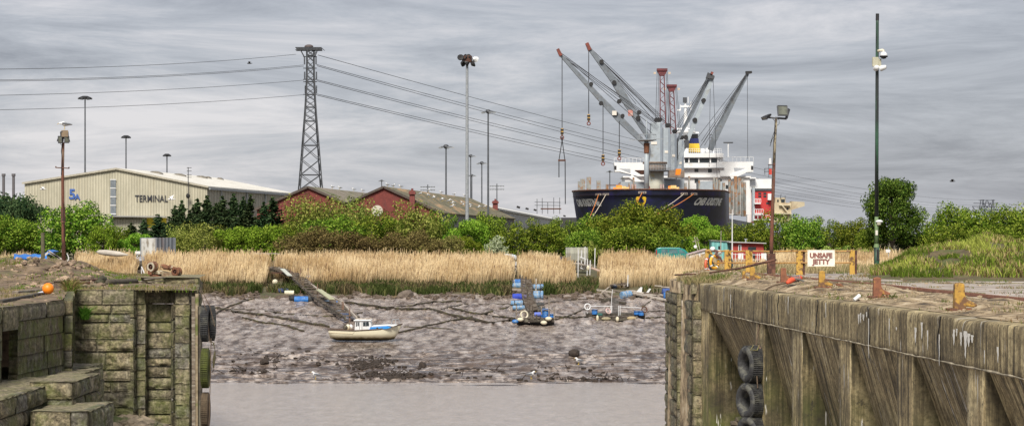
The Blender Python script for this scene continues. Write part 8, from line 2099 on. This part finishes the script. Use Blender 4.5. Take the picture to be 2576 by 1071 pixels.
mb = MB(); mb.bar(P(426, 698, ym), P(430, 690, ym), .05); mb.bar(P(437, 697, ym), P(442, 690, ym), .05); mb.build('strut', rust, mc)
# rubble heap stones and weeds
rng2 = random.Random(31); mb = MB()
for k in range(420):
    u = rng2.gauss(130, 85); y = rng2.uniform(70, 92); x = px(u, y)
    if u > 330 or u < -60: continue
    mb.rock((x, y, lg(x, y)+.01), rng2.uniform(.03, .12)*(1.7 if rng2.random() < .1 else 1), k+60, 0, .65)
for k in range(260):
    y = rng2.uniform(52, 80); x = px(rng2.uniform(0, 480), y)
    if x < float(LE(y)) - .2: mb.rock((x, y, lg(x, y)), rng2.uniform(.015, .05), k, 0, .6)
mb.solo('quay_rubble', M('rubble_pink', (.30,.22,.155), (.09,.06,.04), 4, .95, .6, isl=.75, coord='World'), 'pinkish broken rubble heaped behind the left quay', None, kind='stuff')
def lok(x, y): return (x < LE(y) - .04) & (fbm(x/.9, y/1.3, 0, 3, 131) > .02)
grass_field('left_quay_weeds', 52000, (-24, -9.9), (52, 98), lambda x, y: leftz(x, y) - .02, .12, [(.10,.17,.02), (.16,.20,.04), (.20,.15,.06), (.08,.11,.02), (.24,.20,.10)], 'weeds and moss growing on the left quay', lok, wd=(.010, .03))
def hang(name, u0, u1, y0, y1, z0, z1, n, pal, label, hm=.16):
    x = rng.uniform(u0, u1, n); y = rng.uniform(y0, y1, n); z = rng.uniform(z0, z1, n); c = np.array(pal)[rng.integers(0, len(pal), n)] * rng.uniform(.7, 1.3, n)[:, None]
    blades(name, x, y, z, hm*rng.uniform(.4, 1.2, n), rng.uniform(.012, .03, n), .3, (c*.8, c, c), (rng.normal(0, .6, n), rng.normal(-.3, .3, n)), plant, label)
hang('corner_grass', px(165, 67), px(186, 67), 66.9, 67.5, -.15, .02, 420, [(.24,.22,.08), (.10,.18,.02), (.35,.26,.12)], 'dry and green grass tuft at the inner corner of the pier', .35)
hang('wall_fern', px(196, 67), px(216, 67), 67.38, 67.5, -.95, -.72, 300, [(.06,.16,.02), (.10,.22,.03)], 'bright green plant rooted in the pier joints', .22)
# fender timbers and tyres on the pier's outer corner
for k, (u, w_, v0, m_, lab) in enumerate(((487, .11, 745, wood, 'grey rubbing timber on the pier corner, inner one'), (496, .10, 738, M('timber_pale', (.34,.28,.19), (.18,.14,.09), 6, .9, .5, c3=(.12,.14,.04), s3=2), 'pale rubbing timber on the pier corner'), (503, .12, 770, woodd, 'dark rubbing timber on the pier corner, outer one'))):
    mb = MB(); mb.bar(P(u, v0, 67.9), P(u+1, 1160, 67.9), w_, .14); mb.solo('rubbing_timber', m_, lab, 'timber')
for k, (u, v, hpx, rz, wd, lab) in enumerate(((516, 813, 90, .06, .26, 'upper inner tyre hanging on the corner of the stone pier'), (532, 812, 88, .22, .22, 'upper outer tyre hanging on the corner of the stone pier, rope across it'), (517, 925, 98, .05, .26, 'green slimed middle tyre on the corner of the stone pier'), (517, 1032, 90, .05, .24, 'lowest brown tyre on the corner of the stone pier'))):
    c = P(u, v, 67.9 + (.5 if k == 1 else 0)); o = tyre(c, hpx/2*67.9/F, wd, rz, lab)
    if k >= 2:
        for ch in o.children: ch.data.materials[0] = M('tyre_slime', (.10,.12,.02), (.04,.045,.015), 3, .8, .4) if k == 2 else M('tyre_brown', (.15,.11,.07), (.06,.045,.03), 4, .85, .4)
for k, (pts, r, lab) in enumerate((([(504, 722), (515, 745), (528, 770), (540, 820)], .012, 'thin rope from the pier top over the upper tyres, outer one'), ([(503, 726), (512, 760), (522, 790), (527, 860)], .012, 'thin rope from the pier top over the upper tyres, inner one'),
                           ([(531, 850), (530, 905), (528, 990), (526, 1071)], .014, 'thin rope hanging beside the slimed tyre'))):
    mb = MB(); mb.tube([P(u, v, 67.5) for u, v in pts], r, 5); mb.solo('thin_rope', rop, lab, 'rope')
mb = MB(); mb.tube([P(526, 855, 67.6), P(537, 862, 67.6), P(541, 880, 67.6), P(539, 900, 67.6), P(537, 925, 67.6)], [.012, .02, .012, .055, .02], 6); mb.tube([P(529, 858, 67.6), P(534, 868, 67.6), P(540, 862, 67.6)], .012, 5); mb.solo('knotted_rope', M('rope_weed', (.10,.09,.04), (.04,.035,.02), 12), 'weedy knotted rope dangling over the water from the pier tyres', 'rope')

# lime and gull droppings running down the concrete wall
def drip_poly(mb, u, v0, v1, wpx, sd_):
    rr = random.Random(sd_); y0 = 64746/(u-920); n_ = 8; L_ = []; R_ = []
    for i in range(n_+1):
        f = i/n_; hw_ = wpx/2*(1 - f)**.6*rr.uniform(.6, 1.2) + .25; uu = u + rr.uniform(-.5, .5)
        for s_, acc in ((-1, L_), (1, R_)):
            y = 64746/(uu + s_*hw_ - 920); acc.append((WX(y) - .03, y, zt(v0 + (v1-v0)*f, y0)))
    n0 = len(mb.v)
    for a, b_ in zip(L_, R_): mb.v += [a, b_]
    mb.f += [(n0+2*i, n0+2*i+1, n0+2*i+3, n0+2*i+2) for i in range(n_)]
mb = MB()
for k, (u, v0, v1, w__) in enumerate(((2163, 790, 815, 4), (2168, 786, 812, 3), (2175, 790, 806, 5), (2183, 784, 797, 3), (2258, 822, 830, 3), (2306, 823, 862, 5), (2322, 810, 852, 5), (2337, 830, 880, 3), (2403, 828, 868, 6), (2410, 826, 845, 5), (2421, 835, 870, 6), (2432, 832, 900, 9), (2440, 838, 872, 9), (2449, 842, 862, 8), (2366, 840, 920, 2.5), (2514, 872, 912, 4), (2188, 800, 900, 2), (2240, 800, 870, 1.6), (2080, 760, 800, 1.6), (1985, 745, 790, 1.6), (1840, 740, 775, 1.5), (2480, 880, 915, 2))):
    drip_poly(mb, u, v0, v1, w__, k)
o_ = mb.build('lime_stain', M('lime_white', (.80,.79,.74), (.62,.60,.54), 5, .8, .1), rq)

mb = MB(); rr_c = random.Random(5)
for y0 in (33.6, 38.4, 44.7, 51.2, 56.9, 62.3, 69.8):
    z = -.02; y = y0; pts = []
    while z > -.95: pts.append((WX(y) - .018, y, z)); z -= rr_c.uniform(.08, .16); y += rr_c.uniform(-.09, .09)
    mb.tube(pts, .012, 4, False)
o_ = mb.build('crack', black, rq)
mb = MB(); y = 30.
pts = []
while y < 75: pts.append((WX(y) + .005, y, -.952 + rr_c.uniform(-.012, .012))); y += .4
mb.tube(pts, [rr_c.uniform(.010, .030) for _ in pts], 4, False); mb.build('joint_line', M('joint_lime', (.42,.37,.27), (.05,.04,.03), 3, .9, .2), rq)
